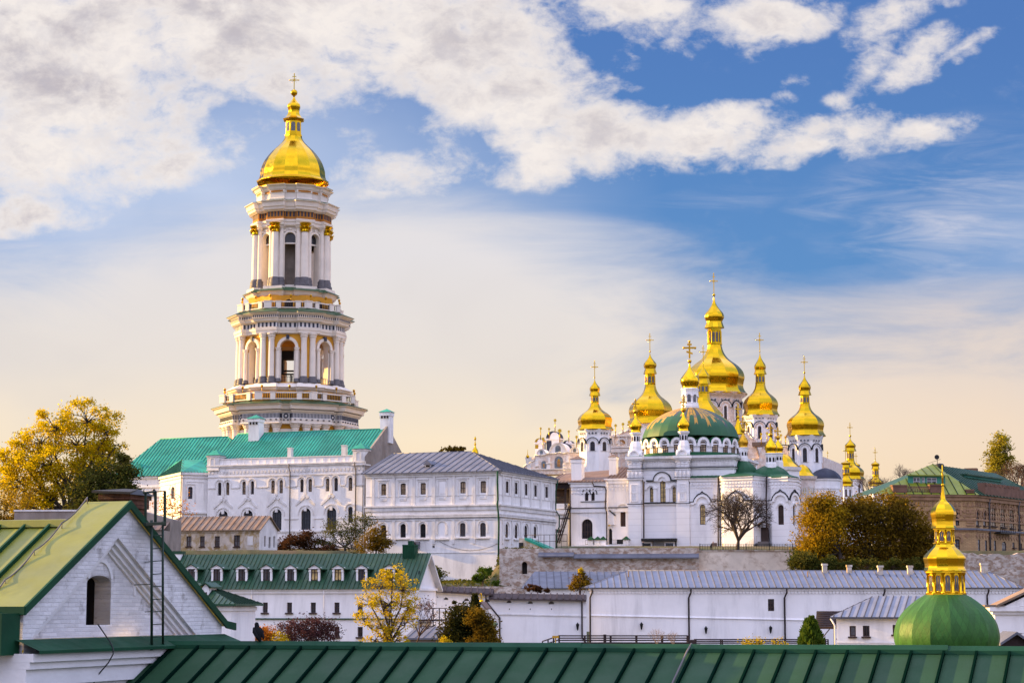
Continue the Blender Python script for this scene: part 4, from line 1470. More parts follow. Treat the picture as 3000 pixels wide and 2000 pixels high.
# ------------------------------------------------------------------ grey-roofed corner building
def make_grey_building():
 k = K(1050, 1250, 3.4846)
 A, B, C = W(1072, 1385, 297), W(1463, 1375, 290), W(1627, 1401, 310)
 fl, f2 = frame_ab(A, B), frame_ab(B, C)
 Ll = (Vector((B.x - A.x, B.y - A.y))).length
 Lr = (Vector((C.x - B.x, C.y - B.y))).length
 gz = 2.4
 root = thing('corner_building', 'two storey white building with a dull grey hipped roof standing on a tall battered base', 'building', (B.x, B.y, gz))
 zt = fl.z(1463, 1378)
 up = [(228, 580, 284, 697), (428, 575, 484, 692), (632, 570, 688, 688), (1038, 557, 1095, 677), (1245, 550, 1303, 672)]
 lo = [(225, 996, 283, 1130), (425, 988, 483, 1128), (628, 986, 686, 1128), (1033, 978, 1093, 1118), (1240, 976, 1300, 1118)]
 bl = [(830, 560, 888, 680, .3), (825, 982, 888, 1130, .9)]
 ul = [op_px(fl, k, *w, ar=.3) for w in up]
 ll = [op_px(fl, k, *w, ar=.85) for w in lo]
 blind = [op_px(fl, k, *w[:4], ar=w[4]) for w in bl]
 vent = op_px(fl, k, 755, 1210, 778, 1234)
 ur = [op_px(f2, k, *w, ar=0) for w in ((1505, 555, 1533, 672), (1598, 568, 1625, 685), (1700, 580, 1727, 698), (1795, 595, 1822, 710), (1908, 610, 1935, 722))]
 lr = [op_px(f2, k, *w, ar=.9) for w in ((1500, 988, 1528, 1128), (1595, 998, 1622, 1135), (1693, 1005, 1722, 1130), (1788, 1013, 1817, 1135))]
 mb = MB()
 facade(mb, fl, 0, Ll, gz - 2, zt, ul + ll + [vent], .4)
 facade(mb, f2, 0, Lr, gz - 2, zt, ur + lr, .14)
 for b in blind:
  ua, ub, za, zb, ar = b
 mb.build('wall', ['white_wall'], root)
 mb = MB()
 mb.face([fl.p(vent[0], -.3, vent[2]), fl.p(vent[1], -.3, vent[2]), fl.p(vent[1], -.3, vent[3]), fl.p(vent[0], -.3, vent[3])])
 mb.build('vent_opening', ['dark_inside'], root)
 for i, o in enumerate(ul):
  window(fl, o, -.36, root, (1, 2), gm='pane_warm')
 for i, o in enumerate(ll):
  window(fl, o, -.36, root, (1, 3) if i > 2 else (3, 6), fm='window_brown' if i > 2 else 'black_metal', fw=.07)
 for o in ur:
  window(f2, o, -.12, root, (1, 2))
 for o in lr:
  window(f2, o, -.12, root, (1, 3))
 mb = MB()
 zz = lambda y: fl.z(*k(1300, y))
 for f, L in ((fl, Ll), (f2, Lr)):
  e = .0 if f is f2 else .22
  mb.box(f, -.1, L + e, 0, .42, zt - .3, zt - .02)
  mb.box(f, 0, L, 0, .22, zt - .62, zt - .3)
  z1 = zz(790)
  mb.box(f, -.1, L + e, 0, .36, z1 - .2, z1 + .02)
  mb.box(f, 0, L, 0, .2, z1 - .75, z1 - .2)
  mb.box(f, 0, L, 0, .28, z1 - 1.5, z1 - 1.3)
  mb.box(f, 0, L, 0, .12, z1 - 2.0, z1 - 1.5)
  z2 = zz(902)
  mb.box(f, -.1, L + e, 0, .26, z2 - .2, z2)
  mb.box(f, 0, L, 0, .12, z2 - .6, z2 - .2)
  z3 = zz(690)
  mb.box(f, 0, L, 0, .07, z3 - .06, z3 + .03)
 for x in (140, 350, 555, 760, 960, 1170, 1400):
  a, b = fl.u(*k(x, 650)), fl.u(*k(x + 26, 650))
  mb.box(fl, a, b, 0, .16, zz(790), zt - .6)
  mb.box(fl, a, b, 0, .13, zz(1190), zz(902) - .6)
 for x in (1465, 1560, 1650, 1750, 1850, 1960):
  a, b = f2.u(*k(x, 650)), f2.u(*k(x + 9, 650))
  mb.box(f2, a, b + .2, 0, .16, zz(790), zt - .6)
  if x < 1900:
   mb.box(f2, a, b + .2, 0, .13, zz(1190), zz(902) - .6)
 for o in ul + [blind[0]]:
  frame_mould(mb, fl, o, 0, .13, .36, .15)
  mb.box(fl, o[0] - .45, o[1] + .45, 0, .2, o[3] + .42, o[3] + .55)
  mb.box(fl, o[0] - .1, o[1] + .1, 0, .08, o[2] - .85, o[2] - .5)
 for o in ll + [blind[1]]:
  hood(mb, fl, o, 0, .14, .17, .2, foot=o[3] - o[2] - .9)
  mb.box(fl, o[0] - .6, o[1] + .6, 0, .3, o[2] - .3, o[2] - .12)
 for o in ur:
  frame_mould(mb, f2, o, 0, .13, .4, .15)
 for o in lr:
  hood(mb, f2, o, 0, .14, .17, .2, foot=o[3] - o[2] - .9)
  mb.box(f2, o[0] - .5, o[1] + .5, 0, .25, o[2] - .3, o[2] - .12)
 zb = zz(1278)
 mb.box(fl, fl.u(*k(560, 1280)), Ll - .7, 0, .07, zb - .05, zb + .03)
 mb.build('mouldings', ['white_trim'], root)
 for b in blind:
  mb = MB()
  ua, ub, za, zb_, ar = b
  pts = [(ua, za), (ub, za)] + opening_top(ua, ub, zb_, ar)
  mb.extrude(fl, pts, 0, .045)
  mb.build('blind_window', ['white_clean'], root)
 # roof
 n = -Lr * .5
 ze = zt
 uh0, zrr = fl.hit(1381, 1322, n)
 ul0 = fl.u(1152, 1326, n)
 P = fl.p
 D = Vector((C.x - B.x, C.y - B.y, 0))
 dn = D.dot(fl.N)
 du = D.dot(fl.U)
 e0, e1 = P(-.5, .6, ze), P(Ll + .5, .6, ze)
 c1 = P(Ll + du + .6, dn - .3, ze)
 c0 = P(-.5 + du, dn - .3, ze)
 r0, r1 = P(ul0, n, zrr), P(uh0, n, zrr)
 mb = MB()
 mb.slope([e0, e1, r1, r0], 1.15, .07, .07)
 mb.slope([e1, c1, r1], 1.15, .07, .07)
 mb.slope([c1, c0, r0, r1], 1.15, .07, .07)
 mb.slope([c0, e0, r0], 1.15, .07, .07)
 for a, b in ((e1, r1), (r0, r1), (e0, r0)):
  mb.tube([a, b], .07, 5)
 up = Vector((0, 0, .13))
 for a, b in ((e0, e1), (e1, c1)):
  mb.face([a - up, b - up, b, a])
 roof = mb.build('roof', ['grey_roof', 'grey_seam'], root)
 # roof hatch
 nn = -2.4
 u0, u1 = fl.u(*k(680, 420), nn), fl.u(*k(738, 420), nn)
 za, zb = fl.z(*k(700, 432), nn), fl.z(*k(700, 385), nn)
 mb = MB()
 mb.box(fl, u0, u1, nn - 2.5, nn, za - .4, zb, 1)
 mb.box(fl, u0 + .12, u1 - .12, nn, nn + .04, za + .1, zb - .1, 2)
 c = (u0 + u1) / 2
 q = [(u0 - .25, zb), (u1 + .25, zb), (c, zb + .62)]
 mb.extrude(fl, q, nn - 3.2, nn + .25, 0)
 mb.build('roof_hatch', ['grey_roof', 'white_trim', 'dark_inside'], roof)
 # green corner downpipe
 zq = zz(790)
 pipe(root, [P(Ll, .75, ze - .1), P(Ll - .1, .55, ze - 1.5), P(Ll - .1, .35, zq + .6), P(Ll - .1, .6, zq), P(Ll + .05, .6, zq - 1.2), P(Ll + .05, .3, zq - 2.6), P(Ll - .02, .3, gz + 4.2)], .13, 'fore_trim')
 pipe(root, [f2.p(Lr - .2, .5, ze - .2), f2.p(Lr - .6, .3, ze - 1.8), f2.p(Lr - .6, .3, zq), f2.p(Lr + .3, .5, zq - .8), f2.p(Lr + .3, .5, zq - 2.4), f2.p(Lr - .3, .3, zq - 3.4), f2.p(Lr - .3, .3, 8)], .1, 'fore_trim')
 # air conditioner on the wall
 u, z = fl.hit(*k(590, 1205))
 mb = MB()
 mb.box(fl, u - .6, u + .6, .05, .5, z - .5, z + .5)
 mb.arcband(fl, u - .1, z, .0, .36, .5, .53, 0, 2 * PI, 12, 1)
 a = mb.build('air_conditioner', ['grey_roof', 'black_metal'], None, fl.p(u, .2, z))
 tag(a, 'grey air conditioner unit on the base of the grey roofed corner building', 'air conditioner')
 # sagging cable on the base wall
 pts = []
 for i in range(15):
  t = i / 14
  x = 830 + (1420 - 830) * t
  y = 1165 + (1190 - 1165) * t + 95 * 4 * t * (1 - t) * .85
  u, z = fl.hit(*k(x, y))
  pts.append(fl.p(u, .06, z))
 mb = MB()
 mb.tube(pts, .025, 4)
 w = mb.build('cable', ['column_base_grey'], None, pts[0])
 tag(w, 'thin grey cable sagging across the base wall of the corner building', 'cable')
 return fl, f2, Ll, Lr, zt


GREY = make_grey_building()


# ------------------------------------------------------------------ small old house with a rusty roof
def make_rust_house():
 k = K(360, 1180, 3.136)
 A, B = W(440, 1551, 279), W(760, 1549, 275)
 fr = frame_ab(A, B)
 L = (Vector((B.x - A.x, B.y - A.y))).length
 gz = 6.3
 root = thing('old_house', 'weathered ochre plaster house with a rusty seamed roof and small square windows', 'house', (B.x, B.y, gz))
 zt = fr.z(700, 1549)
 ops = [op_px(fr, k, *w) for w in ((430, 1225, 478, 1320), (582, 1222, 630, 1318), (707, 1222, 752, 1318), (843, 1222, 890, 1318), (1018, 1213, 1075, 1318))]
 side = Frame(fr.p(L, 0, 0), -fr.N)
 # end wall length from the photo
 r = ray(*k(1420, 1250))
 w_ = 9.0
 for i in range(200):
  p = side.p(i * .1, 0, 0)
  if p.x / p.y >= r.x / r.y:
   w_ = i * .1
   break
 so = [op_px(side, k, *w) for w in ((1298, 1220, 1315, 1318), (1340, 1230, 1360, 1330), (1383, 1222, 1400, 1325))]
 mb = MB()
 facade(mb, fr, 0, L, gz - 1.5, zt, ops, .3)
 mb.build('front_wall', ['old_plaster'], root)
 _, zrr = side.hit(*k(1345, 1037))
 mb = MB()
 facade(mb, side, 0, w_, gz - 1.5, zt, so, .3)
 mb.face([side.p(0, 0, zt), side.p(w_, 0, zt), side.p(w_ / 2, 0, zrr - .1)])
 mb.build('end_wall', ['white_trim'], root)
 for i, o in enumerate(ops):
  window(fr, o, -.27, root, (1, 1) if i else (1, 3), gm='pane_grey' if i else 'pane_dark', sill=.08)
 for o in so:
  window(side, o, -.27, root, (0, 2))
 b = op_px(fr, k, 1145, 1222, 1195, 1305)
 mb = MB()
 mb.box(fr, b[0], b[1], 0, .05, b[2], b[3])
 mb.build('blind_window', ['white_trim'], root)
 mb = MB()
 e = .35
 P = fr.p
 a0, a1 = P(-.3, e, zt - .1), P(L + .3, e, zt - .1)
 r0, r1 = P(-.3 + 3.2, -w_ / 2, zrr), P(L + .3, -w_ / 2, zrr)
 b0, b1 = P(-.3, -w_ - e, zt - .1), P(L + .3, -w_ - e, zt - .1)
 mb.slope([a0, a1, r1, r0], .95, .09, .07)
 mb.slope([b1, b0, r0, r1], .95, .09, .07)
 mb.face([b0, a0, r0])
 d = Vector((0, 0, .14))
 for p, q in ((a0, a1), (a1, r1), (r1, b1)):
  mb.face([p - d, q - d, q, p])
 mb.build('roof', ['rust_roof', 'rust_seam'], root)
 mb = MB()
 mb.box(fr, 0, L + .1, 0, .12, zt - .45, zt - .13)
 mb.build('cornice', ['old_plaster'], root)
 # low plastered sheds left of it
 A, B = W(42, 1495, 243), W(500, 1495, 242)
 f2 = frame_ab(A, B)
 L2 = (Vector((B.x - A.x, B.y - A.y))).length
 r2 = thing('plaster_shed', 'long windowless grey plaster shed wall with a brown lean-to roof behind the lit green gable', 'shed', (A.x, A.y, 6.3))
 z1 = f2.z(200, 1494)
 mb = MB()
 mb.extrude(f2, [(0, -3), (L2, -3), (L2, f2.z(500, 1520)), (L2 - 3.9, z1), (0, z1)], -6, 0)
 mb.build('wall', ['gable_plaster'], r2)
 mb = MB()
 mb.box(f2, -.05, L2 - 3.8, -.4, .12, z1 - .12, z1 + .06)
 mb.build('coping', ['white_trim'], r2)
 mb = MB()
 z2, z3 = f2.z(100, 1528), f2.z(100, 1552, 3.5)
 mb.slope([f2.p(-1.2, 3.5, z3), f2.p(L2, 3.5, z3), f2.p(L2, .1, z2), f2.p(.2, .1, z2)], .9, .07, .06)
 mb.build('lean_to_roof', ['brown_roof'], r2)
 mb = MB()
 mb.extrude(f2, [(-.9, -3), (L2, -3), (L2, z3 - .05), (-.9, z3 - .05)], .2, 3.2)
 mb.build('lean_to_wall', ['gable_plaster'], r2)


make_rust_house()


# ------------------------------------------------------------------ building with dormers
def make_dormer_building():
 k = K(500, 1560, 2.352)
 B = W(1215, 1711, 185)
 U = Vector((math.cos(R(14)), -math.sin(R(14)), 0))
 L = 29.0
 A = Vector((B.x, B.y, 0)) - U * L
 fr = Frame(A, U)
 gz = -5.4
 root = thing('dormitory', 'white building with a dark green roof and a row of pedimented dormers', 'building', (B.x, B.y, gz))
 w_ = 6.8
 zt = fr.z(1150, 1712)
 side = Frame(fr.p(L, 0, 0), -fr.N)
 _, zrr = fr.hit(1180, 1620, -w_ / 2)
 xs1 = (478, 651, 818, 982, 1145, 1305, 1480)
 ops = [op_px(fr, k, x - 18, 479, x + 18, 549) for x in xs1] + [op_px(fr, k, x - 18, 647, x + 18, 716) for x in xs1]
 ops += [(o[0] - 4.9 * i, o[1] - 4.9 * i, o[2], o[3], 0) for i in (1, 2) for o in (ops[0], ops[len(xs1)])]
 so = [op_px(side, k, *w) for w in ((1676, 487, 1684, 560), (1713, 487, 1722, 560), (1749, 487, 1758, 560), (1778, 487, 1787, 560))]
 gw = op_px(side, k, 1706, 262, 1716, 336)
 mb = MB()
 facade(mb, fr, 0, L, gz - 1, zt, ops, .3)
 facade(mb, side, 0, w_, gz - 1, zt, so, .3)
 mb.face([side.p(w_, 0, gz - 1), side.p(w_, 0, zt), side.p(w_, -L, zt), side.p(w_, -L, gz - 1)][::-1])
 mb.build('wall', ['white_clean'], root)
 for o in ops:
  window(fr, o, -.25, root, (1, 1), gm='pane_dark', sill=.12, fw=.07)
 for o in so:
  window(side, o, -.25, root, (0, 1))
 mb = MB()
 mb.face([side.p(.1, .0, zt), side.p(w_ - .1, 0, zt), side.p(w_ / 2, 0, zrr - .35)])
 mb.build('gable_wall', ['white_clean'], root)
 mb = MB()
 mb.box(side, gw[0], gw[1], .01, .06, gw[2], gw[3])
 mb.build('gable_window', ['pane_dark'], root)
 e = .45
 P = fr.p
 sl = (zrr - zt) / (w_ / 2)
 ze = zt - e * sl
 g = .55
 a0, a1, r1, r0 = P(0, e, ze), P(L + g, e, ze), P(L + g, -w_ / 2, zrr), P(0, -w_ / 2, zrr)
 b1, b0 = P(L + g, -w_ - e, ze), P(0, -w_ - e, ze)
 mb = MB()
 mb.slope([a0, a1, r1, r0], .42, .06, .05)
 mb.slope([b1, b0, r0, r1], .42, .06, .05)
 roof = mb.build('roof', ['green_roof', 'green_seam'], root)
 mb = MB()
 for p, q in ((a1, r1), (r1, b1)):
  d = Vector((0, 0, -.22))
  i = -fr.U * g
  mb.face([p + d, q + d, q, p])
  mb.face([p + d, p + d + i, q + d + i, q + d])
 mb.box(fr, L, L + g, -.1, e, ze - .3, ze - .22)
 mb.build('bargeboard', ['white_trim'], root)
 mb = MB()
 mb.box(fr, 0, L + .1, 0, .3, zt - .5, zt - .28)
 mb.box(fr, 0, L + .05, 0, .16, zt - .75, zt - .5)
 mb.box(side, -.0, w_, 0, .2, zt - .5, zt - .28)
 mb.build('cornice', ['white_clean'], root)
 mb = MB()
 zs = fr.z(*k(1000, 592))
 mb.box(fr, 0, L + .1, 0, .14, zs - .06, zs + .06)
 mb.build('string_course', ['green_roof'], root)
 nd = .06
 for x in (-30, 143, 318, 490, 661, 827, 991, 1153, 1316, 1508):
  nn = -.40
  u0, u1 = fr.u(*k(x - 38, 320), nn), fr.u(*k(x + 36, 320), nn)
  c = (u0 + u1) / 2
  hw = (u1 - u0) / 2
  z0 = fr.z(*k(x, 331), nn)
  z1 = fr.z(*k(x, 248), nn)
  zp = fr.z(*k(x, 214), nn)
  mb = MB()
  for sx in (-1, 1):
   jw = hw * .17
   a = c + sx * (hw - jw)
   mb.box(fr, a - jw, a + jw, nn - .2, nn, z0, z1)
   mb.box(fr, a - jw * 1.3, a + jw * 1.3, nn, nn + .07, z1 - .25, z1 - .1)
  mb.box(fr, c - hw - .14, c + hw + .14, nn - .2, nn + .1, z1, z1 + .12)
  mb.extrude(fr, [(c - hw - .1, z1 + .12), (c + hw + .1, z1 + .12), (c, zp - .05)], nn - .2, nn + .02)
  d = mb.build('dormer', ['white_clean'], roof)
  o = (c - hw * .66, c + hw * .66, z0 + .03, z1 - .02, 0)
  mb = MB()
  o0, o1, o2, o3, _ = o
  mb.face([fr.p(o0, nn - .12, o2), fr.p(o1, nn - .12, o2), fr.p(o1, nn - .12, o3), fr.p(o0, nn - .12, o3)], 1)
  for bb in ((o0, o0 + .07, o2, o3), (o1 - .07, o1, o2, o3), (o0, o1, o3 - .07, o3), (o0, o1, o2, o2 + .07), ((o0 + o1) / 2 - .03, (o0 + o1) / 2 + .03, o2, o3), (o0, o1, o2 + (o3 - o2) * .68, o2 + (o3 - o2) * .68 + .05)):
   mb.box(fr, bb[0], bb[1], nn - .12, nn - .06, bb[2], bb[3])
  mb.build('dormer_window', ['window_brown', 'pane_amber' if x in (991, 1153) else 'pane_dark'], roof)
  mb = MB()
  ln = (zp - z0) / sl + .6
  lt = (z1 - z0) / sl + .6
  mb.face([P(c + hw - .02, nn - .2, z0 - .2), P(c + hw - .02, nn - .2, z1), P(c + hw - .02, nn - .2 - lt, z1), P(c + hw - .02, nn - .4, z0 - .2)][::-1])
  mb.face([P(c - hw + .02, nn - .2, z0 - .2), P(c - hw + .02, nn - .2, z1), P(c - hw + .02, nn - .2 - lt, z1), P(c - hw + .02, nn - .4, z0 - .2)])
  for sx in (-1, 1):
   q = [P(c + sx * (hw + .28), nn + .2, z1 + .0), P(c, nn + .2, zp + .04), P(c, nn - ln, zp + .04), P(c + sx * (hw + .28), nn - lt, z1 + .0)]
   mb.face(q if sx > 0 else q[::-1])
   q2 = [v - Vector((0, 0, .09)) for v in q]
   mb.face(q2)
   mb.face([q[0], q[1], q2[1], q2[0]])
   mb.face([q[0], q[3], q2[3], q2[0]])
  mb.build('dormer_roof', ['green_roof'], roof)
 # chimney boxes on the roof
 nn = -w_ / 2 + .6
 u0, u1 = fr.u(*k(1600, 150), nn), fr.u(*k(1678, 150), nn)
 mb = MB()
 za = fr.z(*k(1640, 84), nn)
 mb.box(fr, u0, u1, nn - 1.2, nn, zrr - 1.4, za)
 for i in range(5):
  u = u0 + (u1 - u0) * i / 4
  mb.box(fr, u - .03, u + .03, nn, nn + .05, zrr - 1.4, za)
 mb.box(fr, u0 + .8, u1 - .7, nn - .9, nn - .3, za, za + .4)
 mb.box(fr, u0 - .05, u1 + .05, nn - 1.25, nn + .06, za - .08, za + .04)
 mb.build('chimney', ['fore_trim'], roof)
 u0, u1 = fr.u(502, 1640, nn), fr.u(529, 1640, nn)
 mb = MB()
 mb.box(fr, u0, u1, nn - 1.0, nn, zrr - 1.3, fr.z(515, 1622, nn))
 zc = fr.z(515, 1622, nn)
 mb.box(fr, u0 - .06, u1 + .06, nn - 1.06, nn + .06, zc, zc + .28, 1)
 mb.build('chimney', ['white_clean', 'green_roof'], roof)
 for x in (562, 1060):
  u = fr.u(*k(x, 450))
  pipe(root, [P(u, .3, zt - .4), P(u, .12, zt - .9), P(u, .12, gz)], .055, 'white_clean')
 # small open porch stair on the end wall
 mb = MB()
 zl = side.z(*k(1740, 595))
 mb.box(side, 1.0, 5.5, .1, 1.5, zl - .15, zl)
 for i in range(9):
  z = zl - .32 * (i + 1)
  mb.box(side, 1.0 - .22 * i, 1.8 - .22 * i, .2, 1.3, z, z + .06)
 for u in (1.2, 3.2, 5.2):
  mb.tube([side.p(u, 1.4, gz), side.p(u, 1.4, zl + 1.0)], .05, 5)
 mb.tube([side.p(1.2, 1.4, zl + 1.0), side.p(5.2, 1.4, zl + 1.0)], .04, 5)
 mb.tube([side.p(1.2, 1.4, zl + 1.0), side.p(-1.0, 1.4, zl - 2.2)], .04, 5)
 st = mb.build('porch_stair', ['brown_wood'], root)
 # small house with a green roof left of it
 k2 = k
 B2 = W(677, 1775, 150)
 f3 = Frame(B2 - Vector((12, -12 * math.tan(R(10)), 0)), (math.cos(R(10)), -math.sin(R(10))))
 L3 = 12 / math.cos(R(10))
 r3 = thing('gatehouse', 'small white house with green hipped roof and one little dormer beside the brick gable', 'house', (B2.x, B2.y, -6))
 ze = f3.z(680, 1768)
 mb = MB()
 mb.box(f3, 0, L3, -6, 0, -7, ze)
 mb.box(f3, 0, L3 + .12, -6, .14, ze - .5, ze - .2, 0)
 mb.build('wall', ['white_clean'], r3)
 mb = MB()
 P = f3.p
 zrg = ze + 1.55
 e0, e1, e2, e3 = P(-.4, .5, ze), P(L3 + .5, .5, ze), P(L3 + .5, -6.5, ze), P(-.4, -6.5, ze)
 r0, r1 = P(3, -3, zrg), P(L3 - 3.4, -3, zrg)
 mb.slope([e0, e1, r1, r0], .4, .05, .04)
 mb.slope([e1, e2, r1], .4, .05, .04)
 mb.slope([e2, e3, r0, r1], .4, .05, .04)
 d = Vector((0, 0, -.14))
 for p, q in ((e0, e1), (e1, e2)):
  mb.face([p + d, q + d, q, p])
 mb.face([e0 + d, e1 + d, e2 + d, e3 + d][::-1])
 mb.build('roof', ['green_roof', 'green_seam'], r3)
 nn = -1.0
 u0, u1 = f3.u(*k(215, 430), nn), f3.u(*k(262, 430), nn)
 z0, z1, z2 = f3.z(*k(238, 470), nn), f3.z(*k(238, 380), nn), f3.z(*k(238, 348), nn)
 f4 = Frame(P(u0, nn, 0), f3.U)
 w4 = u1 - u0
 mb = MB()
 mb.box(f4, 0, w4, -1.8, 0, z0 - .6, z1, 0)
 mb.box(f4, w4 * .25, w4 * .75, 0, .04, z0 + .2, z1 - .3, 1)
 for sx, a, b in ((-1, -.25, w4 / 2), (1, w4 / 2, w4 + .25)):
  za, zb = (z1, z2) if sx < 0 else (z2, z1)
  mb.hexa([f4.p(a, .2, za), f4.p(b, .2, zb), f4.p(b, -2.4, zb), f4.p(a, -2.4, za), f4.p(a, .2, za + .1), f4.p(b, .2, zb + .1), f4.p(b, -2.4, zb + .1), f4.p(a, -2.4, za + .1)], 2)
 mb.face([f4.p(0, -.01, z1), f4.p(w4, -.01, z1), f4.p(w4 / 2, -.01, z2)], 0)
 mb.build('dormer', ['white_clean', 'window_brown', 'green_roof'], r3)


make_dormer_building()


# ------------------------------------------------------------------ refectory church with the painted green dome
def star_dome_material():
 m = bpy.data.materials.new('star_dome')
 m.use_nodes = True
 t = NT(m.node_tree)
 oc = t.n('ShaderNodeTexCoord').outputs['Object']
 x, y, z = t.n('ShaderNodeSeparateXYZ', {0: oc}).outputs
 a = t.m('ARCTAN2', y, x)
 f = t.m('MULTIPLY', a, 64 / (2 * PI))
 i = t.m('FLOOR', f)
 fr = t.m('FRACT', f)
 w = t.n('ShaderNodeTexWhiteNoise', {'W': i}, noise_dimensions='1D').outputs[0]
 w2 = t.n('ShaderNodeTexWhiteNoise', {'W': t.m('ADD', i, 71.3)}, noise_dimensions='1D').outputs[0]
 r = t.m('SQRT', t.m('ADD', t.m('MULTIPLY', x, x), t.m('MULTIPLY', y, y)))
 rr = t.m('DIVIDE', r, 8.05)
 # a notched tip on every ray
 notch = t.m('MULTIPLY', t.m('ABSOLUTE', t.m('SUBTRACT', fr, .5)), .10)
 lim = t.m('ADD', t.m('ADD', .66, t.m('MULTIPLY', w, .27)), notch)
 on = t.m('MULTIPLY', t.m('LESS_THAN', rr, lim), t.m('GREATER_THAN', w2, .18))
 on = t.m('MULTIPLY', on, t.m('MULTIPLY', t.m('GREATER_THAN', fr, .12), t.m('LESS_THAN', fr, .88)))
 ray_c = t.mix(t.m('GREATER_THAN', w2, .82), (.46, .24, .03), (.05, .05, .07))
 ray_c = t.mix(t.m('LESS_THAN', t.noise(oc, 1.1, 3), .42), ray_c, (.25, .15, .06))
 g = t.mix(t.ss(t.noise(oc, .4, 4), .3, .7), (.012, .07, .03), (.018, .095, .035))
 c = t.mix(on, g, ray_c)
 p = t.n('ShaderNodeBsdfPrincipled', {'Base Color': c, 'Roughness': .5, 'Specular IOR Level': .3})
 t.t.links.new(p.outputs[0], t.n('ShaderNodeOutputMaterial').inputs[0])
 MATS['star_dome'] = m


star_dome_material()


def simple_onion(parent, c, pts, mat_, nm='onion', n=14):
 mb = MB()
 mb.lathe(c, spline(pts, 4), n, 0, 0, gore=False)
 return mb.build(nm, [mat_], parent)


